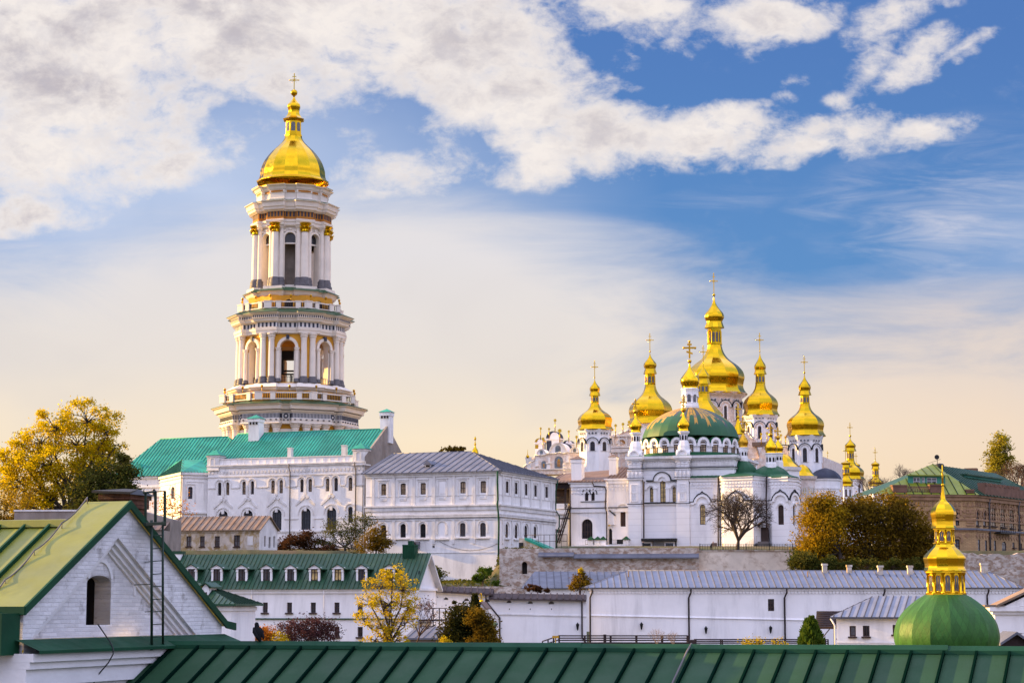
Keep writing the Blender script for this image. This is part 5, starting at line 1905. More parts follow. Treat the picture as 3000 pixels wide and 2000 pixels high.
def make_church():
 k = K(1650, 1250, 3.136)
 U = Vector((math.cos(R(18)), -math.sin(R(18)), 0))
 O = W(2000, 1400, 330)
 fr = Frame(O, U)
 gz = 7.6
 P = fr.p
 uu = lambda x, y=700, n=0.0: fr.u(*k(x, y), n)
 zz = lambda y, n=0.0, x=1000: fr.z(*k(x, y), n)
 dome_c = W(2023, 1300, 340.5)
 dome_c = P(fr.hit(2023, 1300, -9.6)[0], -9.6, 0)
 root = thing('refectory_church', 'white refectory church with a broad green dome painted with golden rays', 'church', (dome_c.x, dome_c.y, gz))
 zb = zz(1112)
 # ---- main walls
 nb = -1.2
 uL, uM0, uM1, uR = uu(597), uu(740, 700, nb), uu(1037, 700, nb), uu(1570, 330, nb)
 trip = [op_px(fr, k, *w, ar=1.0, n=nb) for w in ((795, 553, 829, 690), (889, 485, 941, 690), (1003, 547, 1036, 688))]
 ztop = zz(275, nb)
 mb = MB()
 facade(mb, fr, uu(720), uu(1050), zb - 2, ztop, trip, .45, n=nb)
 facade(mb, fr, uu(1050), uR, zb - 2, ztop, [], .4, n=nb)
 mb.face([P(uL, nb, zb - 2), P(uL, nb, ztop), P(uL, nb - 19, ztop), P(uL, nb - 19, zb - 2)])
 mb.face([P(uR, nb, zb - 2), P(uR, nb - 19, zb - 2), P(uR, nb - 19, ztop), P(uR, nb, ztop)])
 mb.build('nave_wall', ['white_rusticated'], root)
 for i, o in enumerate(trip):
  window(fr, o, nb - .4, root, (1, 4), gm='pane_amber', fw=.08)
 # triple arch mouldings
 mb = MB()
 o = trip[1]
 c = (o[0] + o[1]) / 2
 zsp = zz(490, nb)
 r1 = uu(1000, 480, nb) - c - .15
 mb.arcband(fr, c, zz(497, nb), r1 - .75, r1, nb, nb + .45, 0, PI, 18)
 mb.arcband(fr, c, zz(500, nb), r1 - 1.25, r1 - .75, nb, nb + .25, 0, PI, 16)
 mb.arcband(fr, c, zz(497, nb), r1 + .003, r1 + .13, nb, nb + .62, 0, PI, 18, 1)
 for i, sx in ((0, -1), (2, 1)):
  oo = trip[i]
  cc = (oo[0] + oo[1]) / 2 + sx * .1
  mb.arcband(fr, cc, oo[3] - .4, .62, 1.1, nb, nb + .3, 0, PI, 12)
  mb.box(fr, c + sx * (r1 + .05) - (0 if sx > 0 else 1.2), c + sx * (r1 + .05) + (1.2 if sx > 0 else 0), nb, nb + .62, zz(497, nb), zz(492, nb) + .1, 1)
 for x in (848, 962):
  u = uu(x, 620, nb)
  mb.box(fr, u - .28, u + .28, nb, nb + .3, trip[1][2], zz(560, nb))
  mb.box(fr, u - .38, u + .38, nb, nb + .4, zz(566, nb), zz(556, nb))
 mb.box(fr, uu(745, 690, nb), uu(1035, 690, nb), nb, nb + .4, zz(702, nb), zz(690, nb), 1)
 mb.box(fr, uu(745, 690, nb), uu(1035, 690, nb), nb, nb + .25, zz(715, nb), zz(702, nb))
 mb.build('window_arch', ['white_clean', 'black_metal'], root)

 def bands(mb, u0, u1, n0, n1, spec):
  for ya, yb, out, mm in spec:
   mb.box(fr, u0 - out, u1 + out, n0, n1 + out, zz(ya, n1), zz(yb, n1), mm)
 ENT = [(292, 268, .55, 0), (306, 292, .3, 0), (380, 374, .32, 1), (392, 380, .2, 0)]
 mb = MB()
 bands(mb, uL, uR, -19, nb, ENT)
 for i in range(34):
  u = uu(748, 330, nb) + (uR - uu(748, 330, nb)) * (i + .5) / 34
  mb.box(fr, u - .22, u + .22, nb, nb + .12, zz(366, nb), zz(334, nb))
  for q in (-.25, .25):
   mb.box(fr, u + q - .09, u + q + .09, nb, nb + .16, zz(325, nb), zz(316, nb))
 mb.build('entablature', ['white_trim', 'black_metal'], root)
 # ---- corner towers
 for (x0, x1) in ((597, 716), (1040, 1160)):
  u0, u1 = uu(x0, 800), uu(x1, 800)
  d = u1 - u0
  n0, n1 = -d, 0.0
  mb = MB()
  mb.box(fr, u0, u1, n0, n1, zb - 2, zz(705))
  mb.box(fr, u0 + .1, u1 - .1, n0 + .1, n1 - .1, zz(705), zz(270))
  mb.build('corner_tower', ['white_rusticated'], root)
  mb = MB()
  bands(mb, u0 + .1, u1 - .1, n0 + .1, -.1, [(290, 266, .5, 0), (306, 290, .28, 0), (380, 374, .3, 1), (394, 380, .2, 0), (476, 464, .3, 0), (464, 460, .36, 1), (482, 476, .18, 0), (706, 700, .22, 1), (722, 706, .16, 0)])
  for f, L in ((Frame(P(u0 + .1, -.1, 0), fr.U), d - .2), (Frame(P(u0 + .1, n0 + .1, 0), fr.N), d - .2), (Frame(P(u1 - .1, -.1, 0), -fr.N), d - .2)):
   for i in range(3):
    u = L * (i + .5) / 3
    mb.box(f, u - .38, u + .38, 0, .05, zz(366), zz(334))
    mb.box(f, u - .3, u + .3, .05, .12, zz(342), zz(336))
    for q in (-.3, .3):
     mb.box(f, u + q - .1, u + q + .1, 0, .2, zz(326), zz(314))
   for i in range(4):
    u = L * i / 3
    mb.box(f, u - .18, u + .18, 0, .22, zz(460), zz(440))
    mb.box(f, u - .14, u + .14, 0, .3, zz(440), zz(420))
    mb.box(f, u - .18, u + .18, 0, .22, zz(420), zz(402))
   for ya, yb in ((598, 525), (680, 607)):
    frame_mould(mb, f, (L * .3, L * .7, zz(ya - 8), zz(yb + 8), 0), 0, .1, .2, .14)
    mb.box(f, L * .3 - .2, L * .7 + .2, 0, .1, zz(ya - 8) - .2, zz(ya - 8) - .06)
    for a in (.4, .6):
     for b in (.32, .68):
      z = zz(ya) + (zz(yb) - zz(ya)) * b
      mb.box(f, L * a - .14, L * a + .14, 0, .07, z - .14, z + .14)
  mb.build('tower_trim', ['white_clean', 'black_metal'], root)
  # kokoshnik base, drum and gilded onion
  c0 = (u0 + u1) / 2
  cn = (n0 + n1) / 2
  cc = P(c0, cn, 0)
  ccx = (cc.x, cc.y)
  zk = zz(268)
  mb = MB()
  r = d * .40
  for f in (Frame(P(c0, 0.02, 0), fr.U), Frame(P(u1 - .05, cn, 0), -fr.N), Frame(P(u0 + .05, cn, 0), fr.N), Frame(P(c0, n0, 0), -fr.U)):
   mb.arcband(f, 0, zk + .25, r * .72, r, -.5, .12, 0, PI, 16)
   mb.arcband(f, 0, zk + .25, 0, r * .72, -.5, -.08, 0, PI, 16)
   mb.arcband(f, 0, zk + .25, r * .42, r * .56, -.08, .02, 0, PI, 12)
   mb.box(f, -r, r, -.5, .12, zk, zk + .25)
  kb = mb.build('arch_gable', ['white_clean'], root)
  mb = MB()
  mb.prism([P(u0 - .25, .3, 0), P(u1 + .25, .3, 0), P(u1 + .25, n0 - .3, 0), P(u0 - .25, n0 - .3, 0)], zk, zk + .1, 0)
  mb.lathe(ccx, [(zk + .1, d * .62), (zk + r * .55, d * .55), (zk + r * .95, d * .42)], 4, R(-18) + PI / 4, 0, gore=True, sm=False, top=True)
  mb.build('turret_roof', ['dome_green'], root)
  yd = 335.0
  rr = .5 * (1110 - 1110) + 1.0
  z1, z2, z3, z4, z5 = zz(180, cn), zz(140, cn), zz(133, cn), zz(72, cn), zz(44, cn)
  s = 108.0 / 3.136 * yd / FOC          # half width unit
  w0, w1, w2, w3 = [v / 2 / 3.136 * yd / FOC for v in (112, 84, 76, 110)]
  mb = MB()
  mb.lathe(ccx, [(z1 - .8, w0), (z1, w0), (z2, w1 * 1.08), (z3, w1), (z3, w2), (z4, w2), (z4, w1 * 1.02), (z4 + .3, w3), (z5, w3 * 1.02)], 8, R(-18) + PI / 8, 0, gore=True, sm=False, top=True)
  for q in range(8):
   f = side_frame(ccx, w2 * math.cos(PI / 8), R(-18) + q * PI / 4)
   w = w2 * .24
   mb.face([f.p(a, .03, b) for a, b in [(-w, z3 + .15), (w, z3 + .15)] + opening_top(-w, w, z4 - .15, 1.0, 6)], 1)
  tu = mb.build('turret', ['white_clean', 'dark_inside'], root)
  yb = 44
  g = lambda y, w: (zz(y, cn), w / 2 / 3.136 * yd / FOC)
  on = [g(44, 104), g(34, 96), g(20, 92), g(5, 106), g(-14, 114), g(-40, 100), g(-66, 62), g(-90, 30), g(-120, 14), g(-140, 10)]
  o_ = simple_onion(tu, ccx, on, 'gold_smooth')
  mb = MB()
  ball(mb, ccx, zz(-152, cn), .42)
  cross(mb, ccx, zz(-156, cn), zz(-262, cn), .48, .09, 1)
  mb.build('cross', ['gold_old'], tu)
 # ---- drum with its ring of arches
 C = (dome_c.x, dome_c.y)
 yc = dome_c.y
 RD = 142.0 * yc / FOC * 1.0
 f2 = lambda y: pz(1250 + y / 3.136, yc - RD)
 z0, z1, z2 = f2(262), f2(240), f2(160)
 mb = MB()
 mb.lathe(C, [(z0, RD + .9), (z1 + .2, RD + .25), (z1 + .2, RD)], 48, 0, 0)
 mb.build('drum_skirt', ['dome_green'], root)
 mb = MB()
 mb.lathe(C, [(z1 - .5, RD), (z2, RD), (z2, RD + .16), (z2 + .16, RD + .16), (z2 + .16, RD), (f2(118), RD)], 48, 0, 0, sm=False)
 mb.build('drum_wall', ['white_clean'], root)
 for i in range(24):
  psi = R(9.5 + 15 * i)
  f = side_frame(C, RD * math.cos(R(3.75)) - .04, psi)
  hw = .52
  zt = f2(132)
  mb = MB()
  r = RD * math.tan(R(7.5)) * .96
  zc = f2(148)
  mb.arcband(f, 0, zc, hw + .05, r, -.3, .45, 0, PI, 14)
  for sx in (-1, 1):
   a = sx * (hw + r + .05) / 2
   w = (r - hw) / 2
   mb.box(f, a - w, a + w, -.3, .45, zc - .5, zc)
  mb.arcband(f, 0, zc, r * .98, r * 1.07, -.3, .5, 0, PI, 14, 1)
  mb.build('arch_gable', ['white_clean', 'dome_green'], root)
  op = (-hw, hw, z1 + .1, zt, 1.0)
  window(f, op, .05, root, (1, 3), fm='window_brown', gm='pane_warm', fw=.1, flat=True)
 # ---- great green dome
 g = lambda y, r: (y, r)
 prof = [(1285, 142), (1270, 137), (1253, 129), (1240, 118), (1229, 105), (1218, 88), (1209, 70), (1201, 48), (1195, 25)]
 pr = zr(spline(prof, 4), yc)
 mb = MB()
 mb.lathe(C, [(v - gz * 0, r) for v, r in pr], 32, 0, 0, gore=True)
 dome = mb.build('great_dome', ['star_dome'], root)
 # lantern
 y1 = lambda v: 750 + v / 2.352
 rp = lambda v: v / 2.352
 mb = MB()
 pr = zr([(y1(1050), rp(64)), (y1(1030), rp(64)), (y1(1026), rp(60)), (y1(1012), rp(60)), (y1(1010), rp(54)), (y1(952), rp(54)), (y1(946), rp(58)), (y1(936), rp(60)), (y1(926), rp(62)), (y1(918), rp(66)), (y1(912), rp(60))], yc)
 mb.lathe(C, pr, 8, R(-12) + PI / 8, 0, gore=True, sm=False, top=True)
 for q in range(8):
  r = rp(54) * yc / FOC
  f = side_frame(C, r * math.cos(PI / 8), R(-12) + q * PI / 4)
  za, zb_ = pz(y1(1010), yc), pz(y1(956), yc)
  w = r * .22
  mb.arcband(f, 0, zb_ - w - .05, w + .05, w + .38, 0, .16, 0, PI, 10)
  mb.face([f.p(a, .05, b) for a, b in [(-w, za), (w, za)] + opening_top(-w, w, zb_, 1.0, 8)], 1)
 ln = mb.build('lantern', ['white_clean', 'pane_grey'], dome)
 on = [(y1(918), rp(60)), (y1(905), rp(54)), (y1(893), rp(56)), (y1(870), rp(66)), (y1(845), rp(63)), (y1(815), rp(42)), (y1(790), rp(22)), (y1(770), rp(10)), (y1(740), rp(5))]
 simple_onion(dome, C, zr(on, yc), 'gold_smooth', 'cupola', 20)
 mb = MB()
 zb_ = pz(y1(725), yc)
 ball(mb, C, zb_, rp(14) * yc / FOC)
 cross(mb, C, zb_ + .5, pz(y1(588), yc), .95, .14, 1)
 mb.build('cross', ['gold_old'], dome)
 # ---- apses on the right
 apse = []
 n1 = -.35
 win1 = op_px(fr, k, 1255, 712, 1306, 897, 1.0, n1)
 ua, ub = uu(1165, 700, n1), uu(1432, 700, n1)
 zt1 = zz(462, n1, 1300)
 mb = MB()
 facade(mb, fr, ua, ub, zb - 2, zt1, [win1], .4, n=n1)
 mb.build('apse_wall', ['white_rusticated'], root)
 window(fr, win1, n1 - .36, root, (1, 4), gm='pane_amber', fw=.1)

 def apse_trim(mb, f, L, zt, hoods=()):
  mb.box(f, -.12, L + .12, 0, .4, zt - .25, zt)
  mb.box(f, -.06, L + .06, 0, .2, zt - .7, zt - .25)
  n = max(2, int(L / .5))
  for i in range(n):
   u = L * (i + .5) / n
   mb.box(f, u - .13, u + .13, 0, .18, zt - 1.25, zt - .95)
   mb.box(f, u - .09, u + .09, 0, .14, zt - 1.75, zt - 1.5)
  zl = zz(688, n1)
  cuts = [0.0]
  for h in hoods:
   cuts += [(h[0] + h[1]) / 2 - 1.35, (h[0] + h[1]) / 2 + 1.35]
  cuts.append(L)
  for i in range(0, len(cuts), 2):
   if cuts[i + 1] > cuts[i]:
    mb.box(f, cuts[i], cuts[i + 1], 0, .28, zl - .1, zl, 1)
    mb.box(f, cuts[i], cuts[i + 1], 0, .2, zl - .55, zl - .1, 0)
  for h in hoods:
   c = (h[0] + h[1]) / 2
   mb.arcband(f, c, zl - .3, 1.02, 1.38, 0, .24, 0, PI, 14)
   pts = [(-1.5, 0), (-1.25, .55), (-.75, 1.12), (-.3, 1.3), (0, 1.62), (.3, 1.3), (.75, 1.12), (1.25, .55), (1.5, 0)]
   for a, b in zip(pts[:-1], pts[1:]):
    mb.hexa([f.p(c + a[0], .3, zl - .1 + a[1]), f.p(c + b[0], .3, zl - .1 + b[1]), f.p(c + b[0], 0, zl - .1 + b[1]), f.p(c + a[0], 0, zl - .1 + a[1]),
      f.p(c + a[0], .3, zl + .04 + a[1]), f.p(c + b[0], .3, zl + .04 + b[1]), f.p(c + b[0], 0, zl + .04 + b[1]), f.p(c + a[0], 0, zl + .04 + a[1])], 1)
   mb.arcband(f, c, h[3] - .45, .62, .85, 0, .12, 0, PI, 10)
 mb = MB()
 fa = Frame(P(ua, n1, 0), fr.U)
 h1 = (win1[0] - ua, win1[1] - ua, win1[2], win1[3], 1)
 apse_trim(mb, fa, ub - ua, zt1, [h1])
 frame_mould(mb, fa, (1.2, ub - ua - 1.2, zz(660, n1), zz(570, n1), 0), 0, .08, .3, .12)
 mb.build('apse_trim', ['white_clean', 'black_metal'], root)
 polys = [
  ([(1432, -1.2), (1472, 1.0), (1745, 2.0), (1874, -.8)], 447, {1: (1560, 707, 1612, 890)}),
  ([(1874, -.8), (1915, .6), (2070, 1.2), (2150, -1.2), (2178, -6.0)], 462, {1: (1973, 715, 2026, 897), 2: (2112, 715, 2135, 900)}),
 ]
 rims = []
 for pi, (pl, yt, wins) in enumerate(polys):
  pts = [P(uu(x, 700, n), n, 0) for x, n in pl]
  zt = zz(yt, 1.0, 1800)
  rims.append((pts, zt))
  for i in range(len(pts) - 1):
   f = frame_ab(pts[i], pts[i + 1])
   L = (pts[i + 1] - pts[i]).length
   ops = []
   if i in wins:
    ops.append(op_px(f, k, *wins[i], ar=1.0))
   mb = MB()
   facade(mb, f, 0, L, zb - 2, zt, ops, .4)
   mb.build('apse_wall', ['white_rusticated'], root)
   for o in ops:
    window(f, o, -.36, root, (1, 4), gm='pane_amber' if pi == 0 else 'window_brown', fw=.1)
   mb = MB()
   apse_trim(mb, f, L, zt, ops)
   if L > 6:
    frame_mould(mb, f, (L * .2, L * .8, zz(660, 1), zz(560, 1), 0), 0, .08, .3, .12)
   mb.build('apse_trim', ['white_clean', 'black_metal'], root)
 # apse roofs
 mb = MB()
 za = zz(458, n1)
 mb.slope([P(ua - .1, n1 + .5, zt1), P(ub + .1, n1 + .5, zt1), P(ub + .1, n1 - 6.5, zz(395, -7)), P(ua - .1, n1 - 6.5, zz(395, -7))], .8, .05, .05)
 mb.face([P(ua - .1, n1 + .5, zt1 - .1), P(ub + .1, n1 + .5, zt1 - .1), P(ub + .1, n1 + .5, zt1), P(ua - .1, n1 + .5, zt1)])
 mb.face([P(ua - .1, n1 + .5, zt1), P(ua - .1, n1 - 6.5, zz(395, -7)), P(ua - .1, n1 - 6.5, zt1)])
 mb.build('apse_roof', ['dome_green'], root)
 for (pts, zt), (cx, ytop, rx, ybase) in zip(rims, ((1650, 308, 148, 450), (1905, 352, 185, 468))):
  cn = -5.0
  uc = uu(cx, 420, cn)
  cc = P(uc, cn, 0)
  yd = cc.y
  R0 = rx / 3.136 * yd / FOC
  zbs, ztp = zz(ybase, cn, cx), zz(ytop, cn, cx)
  mb = MB()
  N = len(pts)
  out = [Vector((p.x, p.y, zt)) + (p - cc).normalized() * .5 for p in pts]
  inn = [Vector((cc.x, cc.y, zbs + .5)) + (p - cc).normalized() * R0 * .95 for p in pts]
  for i in range(N - 1):
   mb.face([out[i], out[i + 1], inn[i + 1], inn[i]])
   mb.face([out[i] - Vector((0, 0, .12)), out[i + 1] - Vector((0, 0, .12)), out[i + 1], out[i]])
  h = ztp - zbs
  prof = [(zbs, R0), (zbs + h * .25, R0 * .95), (zbs + h * .5, R0 * .82), (zbs + h * .75, R0 * .6), (zbs + h * .93, R0 * .35), (ztp, R0 * .15)]
  mb.lathe((cc.x, cc.y), spline(prof, 3), 16, 0, 0, gore=True)
  mb.build('apse_roof', ['dome_green'], root)
 # little cupolas over the apses
 for (x, n, yb, yn, yt_, ydt, yot, ymax, wmax, ytip, ycross, wd) in (
   (1655, -5.0, 312, 285, 270, 225, 190, 140, 96, 45, -90, 78), (1908, -4.0, 375, 335, 328, 275, 242, 190, 118, 85, -20, 90), (1975, -9.0, 360, 318, 312, 270, 240, 195, 100, 110, 10, 80)):
  cc = P(uu(x, 250, n), n, 0)
  c = (cc.x, cc.y)
  s = cc.y / FOC / 3.136 / 2
  z = lambda y: zz(y, n, x)
  mb = MB()
  mb.lathe(c, [(z(yb) - .8, wd * 1.25 * s), (z(yn), wd * 1.1 * s), (z(yt_), wd * s), (z(ydt), wd * s), (z(ydt), wd * 1.08 * s), (z(yot + 14), wd * 1.12 * s), (z(yot + 4), wd * 1.3 * s), (z(yot), wd * 1.25 * s)], 8, R(-18) + PI / 8, 0, gore=True, sm=False, top=True)
  for q in range(8):
   f = side_frame(c, wd * s * math.cos(PI / 8), R(-18) + q * PI / 4)
   w = wd * s * .22
   mb.face([f.p(a, .03, b) for a, b in [(-w, z(yt_) + .1), (w, z(yt_) + .1)] + opening_top(-w, w, z(ydt) - .12, 1.0, 6)], 1)
  tu = mb.build('turret', ['white_clean', 'dark_inside'], root)
  hh = yot - ymax
  on = [(z(yot), wmax * .9 * s), (z(yot - hh * .3), wmax * .84 * s), (z(yot - hh * .55), wmax * .9 * s), (z(ymax), wmax * s), (z(ymax - (ymax - ytip) * .3), wmax * .8 * s), (z(ymax - (ymax - ytip) * .6), wmax * .4 * s), (z(ytip + 14), wmax * .16 * s), (z(ytip), wmax * .07 * s)]
  simple_onion(tu, c, on, 'gold_old' if x == 1655 else 'gold_smooth')
  mb = MB()
  mb.tube([(c[0], c[1], z(ytip) - .2), (c[0], c[1], z(ytip - 20))], .1, 6)
  ball(mb, c, z(ytip - 12), .38)
  cross(mb, c, z(ytip - 18), z(ycross), .42, .09, 1)
  mb.build('cross', ['gold_old'], tu)
 # ---- basement front: canopy, doors
 mb = MB()
 mb.box(fr, uu(715, 1030, .9), uu(1035, 1030, .9), nb, .9, zz(1046, .9), zz(1022, .9))
 mb.build('basement_canopy', ['black_metal'], root)
 for x0, x1, y0, y1 in ((722, 815, 1052, 1112), (930, 1023, 1052, 1112)):
  mb = MB()
  a, b, c_, d_ = uu(x0, 1080, .1), uu(x1, 1080, .1), zz(y1, .1), zz(y0, .1)
  mb.box(fr, a, b, nb, .1, c_, d_)
  mb.build('window_surround', ['white_clean'], root)
  mb = MB()
  mb.box(fr, a + .2, b - .2, .1, .13, c_ + .1, d_ - .25)
  mb.build('basement_window', ['pane_dark'], root)
 # barrel canopy and brown door between the apses
 f = Frame(P(uu(1850, 900, .6), .6, 0), fr.U)
 mb = MB()
 w = (uu(1896, 900, .6) - uu(1802, 900, .6)) / 2
 z = zz(922, .6, 1850)
 mb.arcband(f, 0, z, w * .9, w, 0, 1.8, 0, PI, 12, 0, 1.1)
 mb.build('door_canopy', ['window_brown'], root)
 mb = MB()
 mb.box(f, -w * .7, w * .7, -.6, .05, zz(1060, .6, 1850), z)
 mb.build('door', ['window_brown'], root)
 mb = MB()
 for i in range(8):
  mb.box(f, -w * 1.0 - .35 * i, -w * .6 - .35 * i, 0, 1.6, zz(1062, .6) - .24 * (i + 1), zz(1062, .6) - .24 * i)
 mb.box(f, -w, w, 0, 1.7, zb - 1, zz(1062, .6))
 for i in range(10):
  mb.tube([f.p(-w * 1.2 - .3 * i, 1.6, zz(1062, .6) - .2 * i - .3), f.p(-w * 1.2 - .3 * i, 1.6, zz(1062, .6) - .2 * i + .9)], .03, 4)
 mb.build('door_stair', ['column_base_grey'], root)
 # ---- downpipes
 for x, y0, n in ((742, 500, .2), (1425, 465, .3), (1868, 470, .2)):
  pipe(root, [P(uu(x + 6, y0, n), n + .35, zz(y0, n)), P(uu(x, y0, n), n + .1, zz(y0 + 30, n)), P(uu(x, 700, n), n + .3, zz(700, n)), P(uu(x, 720, n), n + .1, zz(730, n)), P(uu(x, 1000, n), n + .1, zb if x > 800 else zz(1020))], .11, 'brown_wood')
 return fr, k, zb, root


CH_FR, CH_K, CH_ZB, CH = make_church()


def make_west_wing():
 fr, k, zb = CH_FR, CH_K, CH_ZB
 P = fr.p
 uu = lambda x, y=700, n=0.0: fr.u(*k(x, y), n)
 zz = lambda y, n=0.0, x=400: fr.z(*k(x, y), n)
 n1, n2 = -2.6, -1.6
 a0 = uu(75, 800, n2)
 root = thing('west_wing', 'white low wing with a brown seamed roof, two chimneys and a big arched doorway', 'building', (P(a0, n2, 0).x, P(a0, n2, 0).y, 7.6))
 # right part
 ua, ub = uu(397, 700, n1), uu(600, 700, n1)
 o1 = op_px(fr, k, 524, 735, 573, 914, 1.0, n1)
 dr = op_px(fr, k, 415, 932, 450, 1078, 1.5, n1)
 zt1 = zz(475, n1, 500)
 mb = MB()
 facade(mb, fr, ua, ub, zb - 2, zt1, [o1, dr], .4, n=n1)
 mb.face([P(ua, n1, zb - 2), P(ua, n1, zt1), P(ua, n1 - 9, zt1), P(ua, n1 - 9, zb - 2)])
 # left part
 uc, ud = uu(70, 700, n2), uu(400, 700, n2)
 pair = [op_px(fr, k, 197, 595, 231, 678, 1.0, n2), op_px(fr, k, 256, 594, 289, 677, 1.0, n2)]
 door = op_px(fr, k, 169, 845, 269, 1026, 1.0, n2)
 zt2 = zz(505, n2, 230)
 facade(mb, fr, uc, ud, zb - 2, zt2, pair + [door], .45, n=n2)
 mb.face([P(uc, n2, zb - 2), P(uc, n2, zt2), P(uc, n2 - 9, zt2), P(uc, n2 - 9, zb - 2)])
 mb.face([P(ud, n2, zb - 2), P(ud, n2 - 3, zb - 2), P(ud, n2 - 3, zt2), P(ud, n2, zt2)])
 mb.build('wall', ['white_clean'], root)
 window(fr, o1, n1 - .36, root, (1, 3), gm='window_brown')
 for o in pair:
  window(fr, o, n2 - .4, root, (1, 2), gm='pane_dark')
 window(fr, door, n2 - .4, root, (3, 2), gm='pane_dark', name='arched_door')
 mb = MB()
 mb.face([P(dr[0], n1 - .38, dr[2]), P(dr[1], n1 - .38, dr[2]), P(dr[1], n1 - .38, dr[3]), P(dr[0], n1 - .38, dr[3])])
 mb.build('pointed_door', ['dark_inside'], root)
 mb = MB()
 c = (dr[0] + dr[1]) / 2
 f = Frame(P(c, n1, 0), fr.U)
 zg0, zg1 = zz(830, n1), zz(772, n1)
 mb.extrude(f, [(-.85, dr[3] + .6), (.85, dr[3] + .6), (.85, zg0 + .4), (0, zg1), (-.85, zg0 + .4)], 0, .5)
 mb.hexa([f.p(.95, .6, zg0 + .2), f.p(0, .6, zg1), f.p(0, 0, zg1), f.p(.95, 0, zg0 + .2), f.p(.95, .6, zg0 + .4), f.p(0, .6, zg1 + .2), f.p(0, 0, zg1 + .2), f.p(.95, 0, zg0 + .4)], 1)
 mb.build('door_gable', ['white_clean', 'black_metal'], root)
 mb = MB()
 q = f.p(0, .6, zz(905, n1))
 ball(mb, (q.x, q.y), q.z, .17)
 mb.build('door_lamp', ['pane_amber'], root)
 mb = MB()
 for (u0, u1, n, zt) in ((ua, ub, n1, zt1), (uc, ud, n2, zt2)):
  mb.box(fr, u0 - .3, u1, n, n + .45, zt - .25, zt)
  mb.box(fr, u0 - .15, u1, n, n + .25, zt - .8, zt - .25)
  m_ = int((u1 - u0) / .55)
  for i in range(m_):
   u = u0 + (u1 - u0) * (i + .5) / m_
   mb.box(fr, u - .15, u + .15, n, n + .22, zt - 1.35, zt - 1.05)
   mb.box(fr, u - .1, u + .1, n, n + .16, zt - 1.9, zt - 1.6)
  zl = zz(738, n)
  mb.box(fr, u0 - .2, u1, n, n + .32, zl - .12, zl + .0, 1)
  mb.box(fr, u0 - .1, u1, n, n + .2, zl - .8, zl - .12)
 mb.box(fr, uu(160, 680, n2), ud, n2, n2 + .15, zz(683, n2) - .03, zz(683, n2) + .05, 1)
 for o in pair:
  hood(mb, fr, o, n2, n2 + .14, .1, .35, 1, foot=.15)
 frame_mould(mb, fr, (uu(475, 600, n1), ub - .4, zz(690, n1), zz(560, n1), 0), n1, n1 + .08, .1, .12)
 hood(mb, fr, o1, n1, n1 + .2, .3, .45, 0, foot=.0)
 mb.build('mouldings', ['white_clean', 'black_metal'], root)
 # roof
 mb = MB()
 zr1 = zz(372, -9, 400)
 e0, e1 = P(uc - 4.0, n2 + .5, zt2), P(ud, n2 + .5, zt2)
 mb.slope([e0, e1, P(ud, -9.5, zr1 - .3), P(uc - 4, -9.5, zr1 - .9)], .62, .09, .07)
 mb.slope([P(ud - .3, n1 + .4, zt1), P(ub, n1 + .4, zt1), P(ub, -9.5, zr1), P(ud - .3, -9.5, zr1)], .62, .09, .07)
 d = Vector((0, 0, .12))
 mb.face([e0 - d, e1 - d, e1, e0])
 mb.build('roof', ['brown_roof', 'rust_seam'], root)
 for x0, x1, yt, yb, n in ((68, 183, 292, 495, -2.6), (414, 496, 278, 432, -4.6)):
  u0, u1 = uu(x0, 380, n), uu(x1, 380, n)
  cc = P((u0 + u1) / 2, n - .6, 0)
  chimney(root, (cc.x, cc.y), zz(yb, n) - 1, zz(yt, n), (u1 - u0) / 2 * .82, 'white_clean', 'brown_roof')
 pipe(root, [P(uu(275, 500, n2), n2 + .5, zt2 - .1), P(uu(285, 515, n2), n2 + .3, zt2 - .7), P(uu(385, 550, n2), n2 + .3, zz(548, n2)), P(uu(398, 560, n2), n2 + .2, zz(580, n2)), P(uu(392, 730, n2), n2 + .4, zz(735, n2)), P(uu(402, 780, n2), n2 + .15, zz(790, n2)), P(uu(402, 1000, n2), n2 + .15, zb)], .1, 'brown_wood')
 pipe(root, [P(uu(66, 520, n2), n2 + .2, zt2), P(uu(70, 1040, n2), n2 + .2, zb)], .1, 'brown_wood')
 # terrace walls and steps in front of the door
 mb = MB()
 n = 1.0
 mb.box(fr, uu(80, 1070, n), uu(600, 1070, n), -1.5, n, zb - 2, zz(1082, n))
 for i in range(6):
  mb.box(fr, uu(350, 1080, n) + .4 * i, uu(350, 1080, n) + .4 * i + .8, n, n + 1.2, zb - 1, zz(1085, n) - .2 * i)
 mb.build('terrace', ['white_clean'], root)
 for x in (250, 312, 362, 573):
  mb = MB()
  u = uu(x, 1060, n)
  z0, z1 = zz(1082, n), zz(1035, n)
  mb.box(fr, u - .42, u + .42, n - .8, n, z0, z1)
  b = [fr.p(u + a, n - .4 + e, z1) for a, e in ((-.6, .6), (.6, .6), (.6, -.6), (-.6, -.6))]
  for i in range(4):
   mb.face([b[i], b[(i + 1) % 4], fr.p(u, n - .4, z1 + .6)], 1)
  mb.build('gate_post', ['white_clean', 'fore_trim'], root)
 mb = MB()
 for x0, x1 in ((200, 250), (262, 306), (445, 565)):
  a, b = uu(x0, 1060, n), uu(x1, 1060, n)
  z0, z1 = zz(1080, n), zz(1035, n)
  for z in (z0 + .1, z1):
   mb.tube([P(a, n - .3, z), P(b, n - .3, z)], .04, 4)
  m_ = int((b - a) / .3) + 1
  for i in range(m_):
   u = a + (b - a) * i / max(1, m_ - 1)
   mb.tube([P(u, n - .3, z0), P(u, n - .3, z1)], .03, 4)
 a, b = uu(488, 1060, n), uu(560, 1060, n)
 mb.box(fr, a, b, n - .35, n - .28, zz(1076, n), zz(1036, n))
 mb.build('railing', ['black_metal'], root)
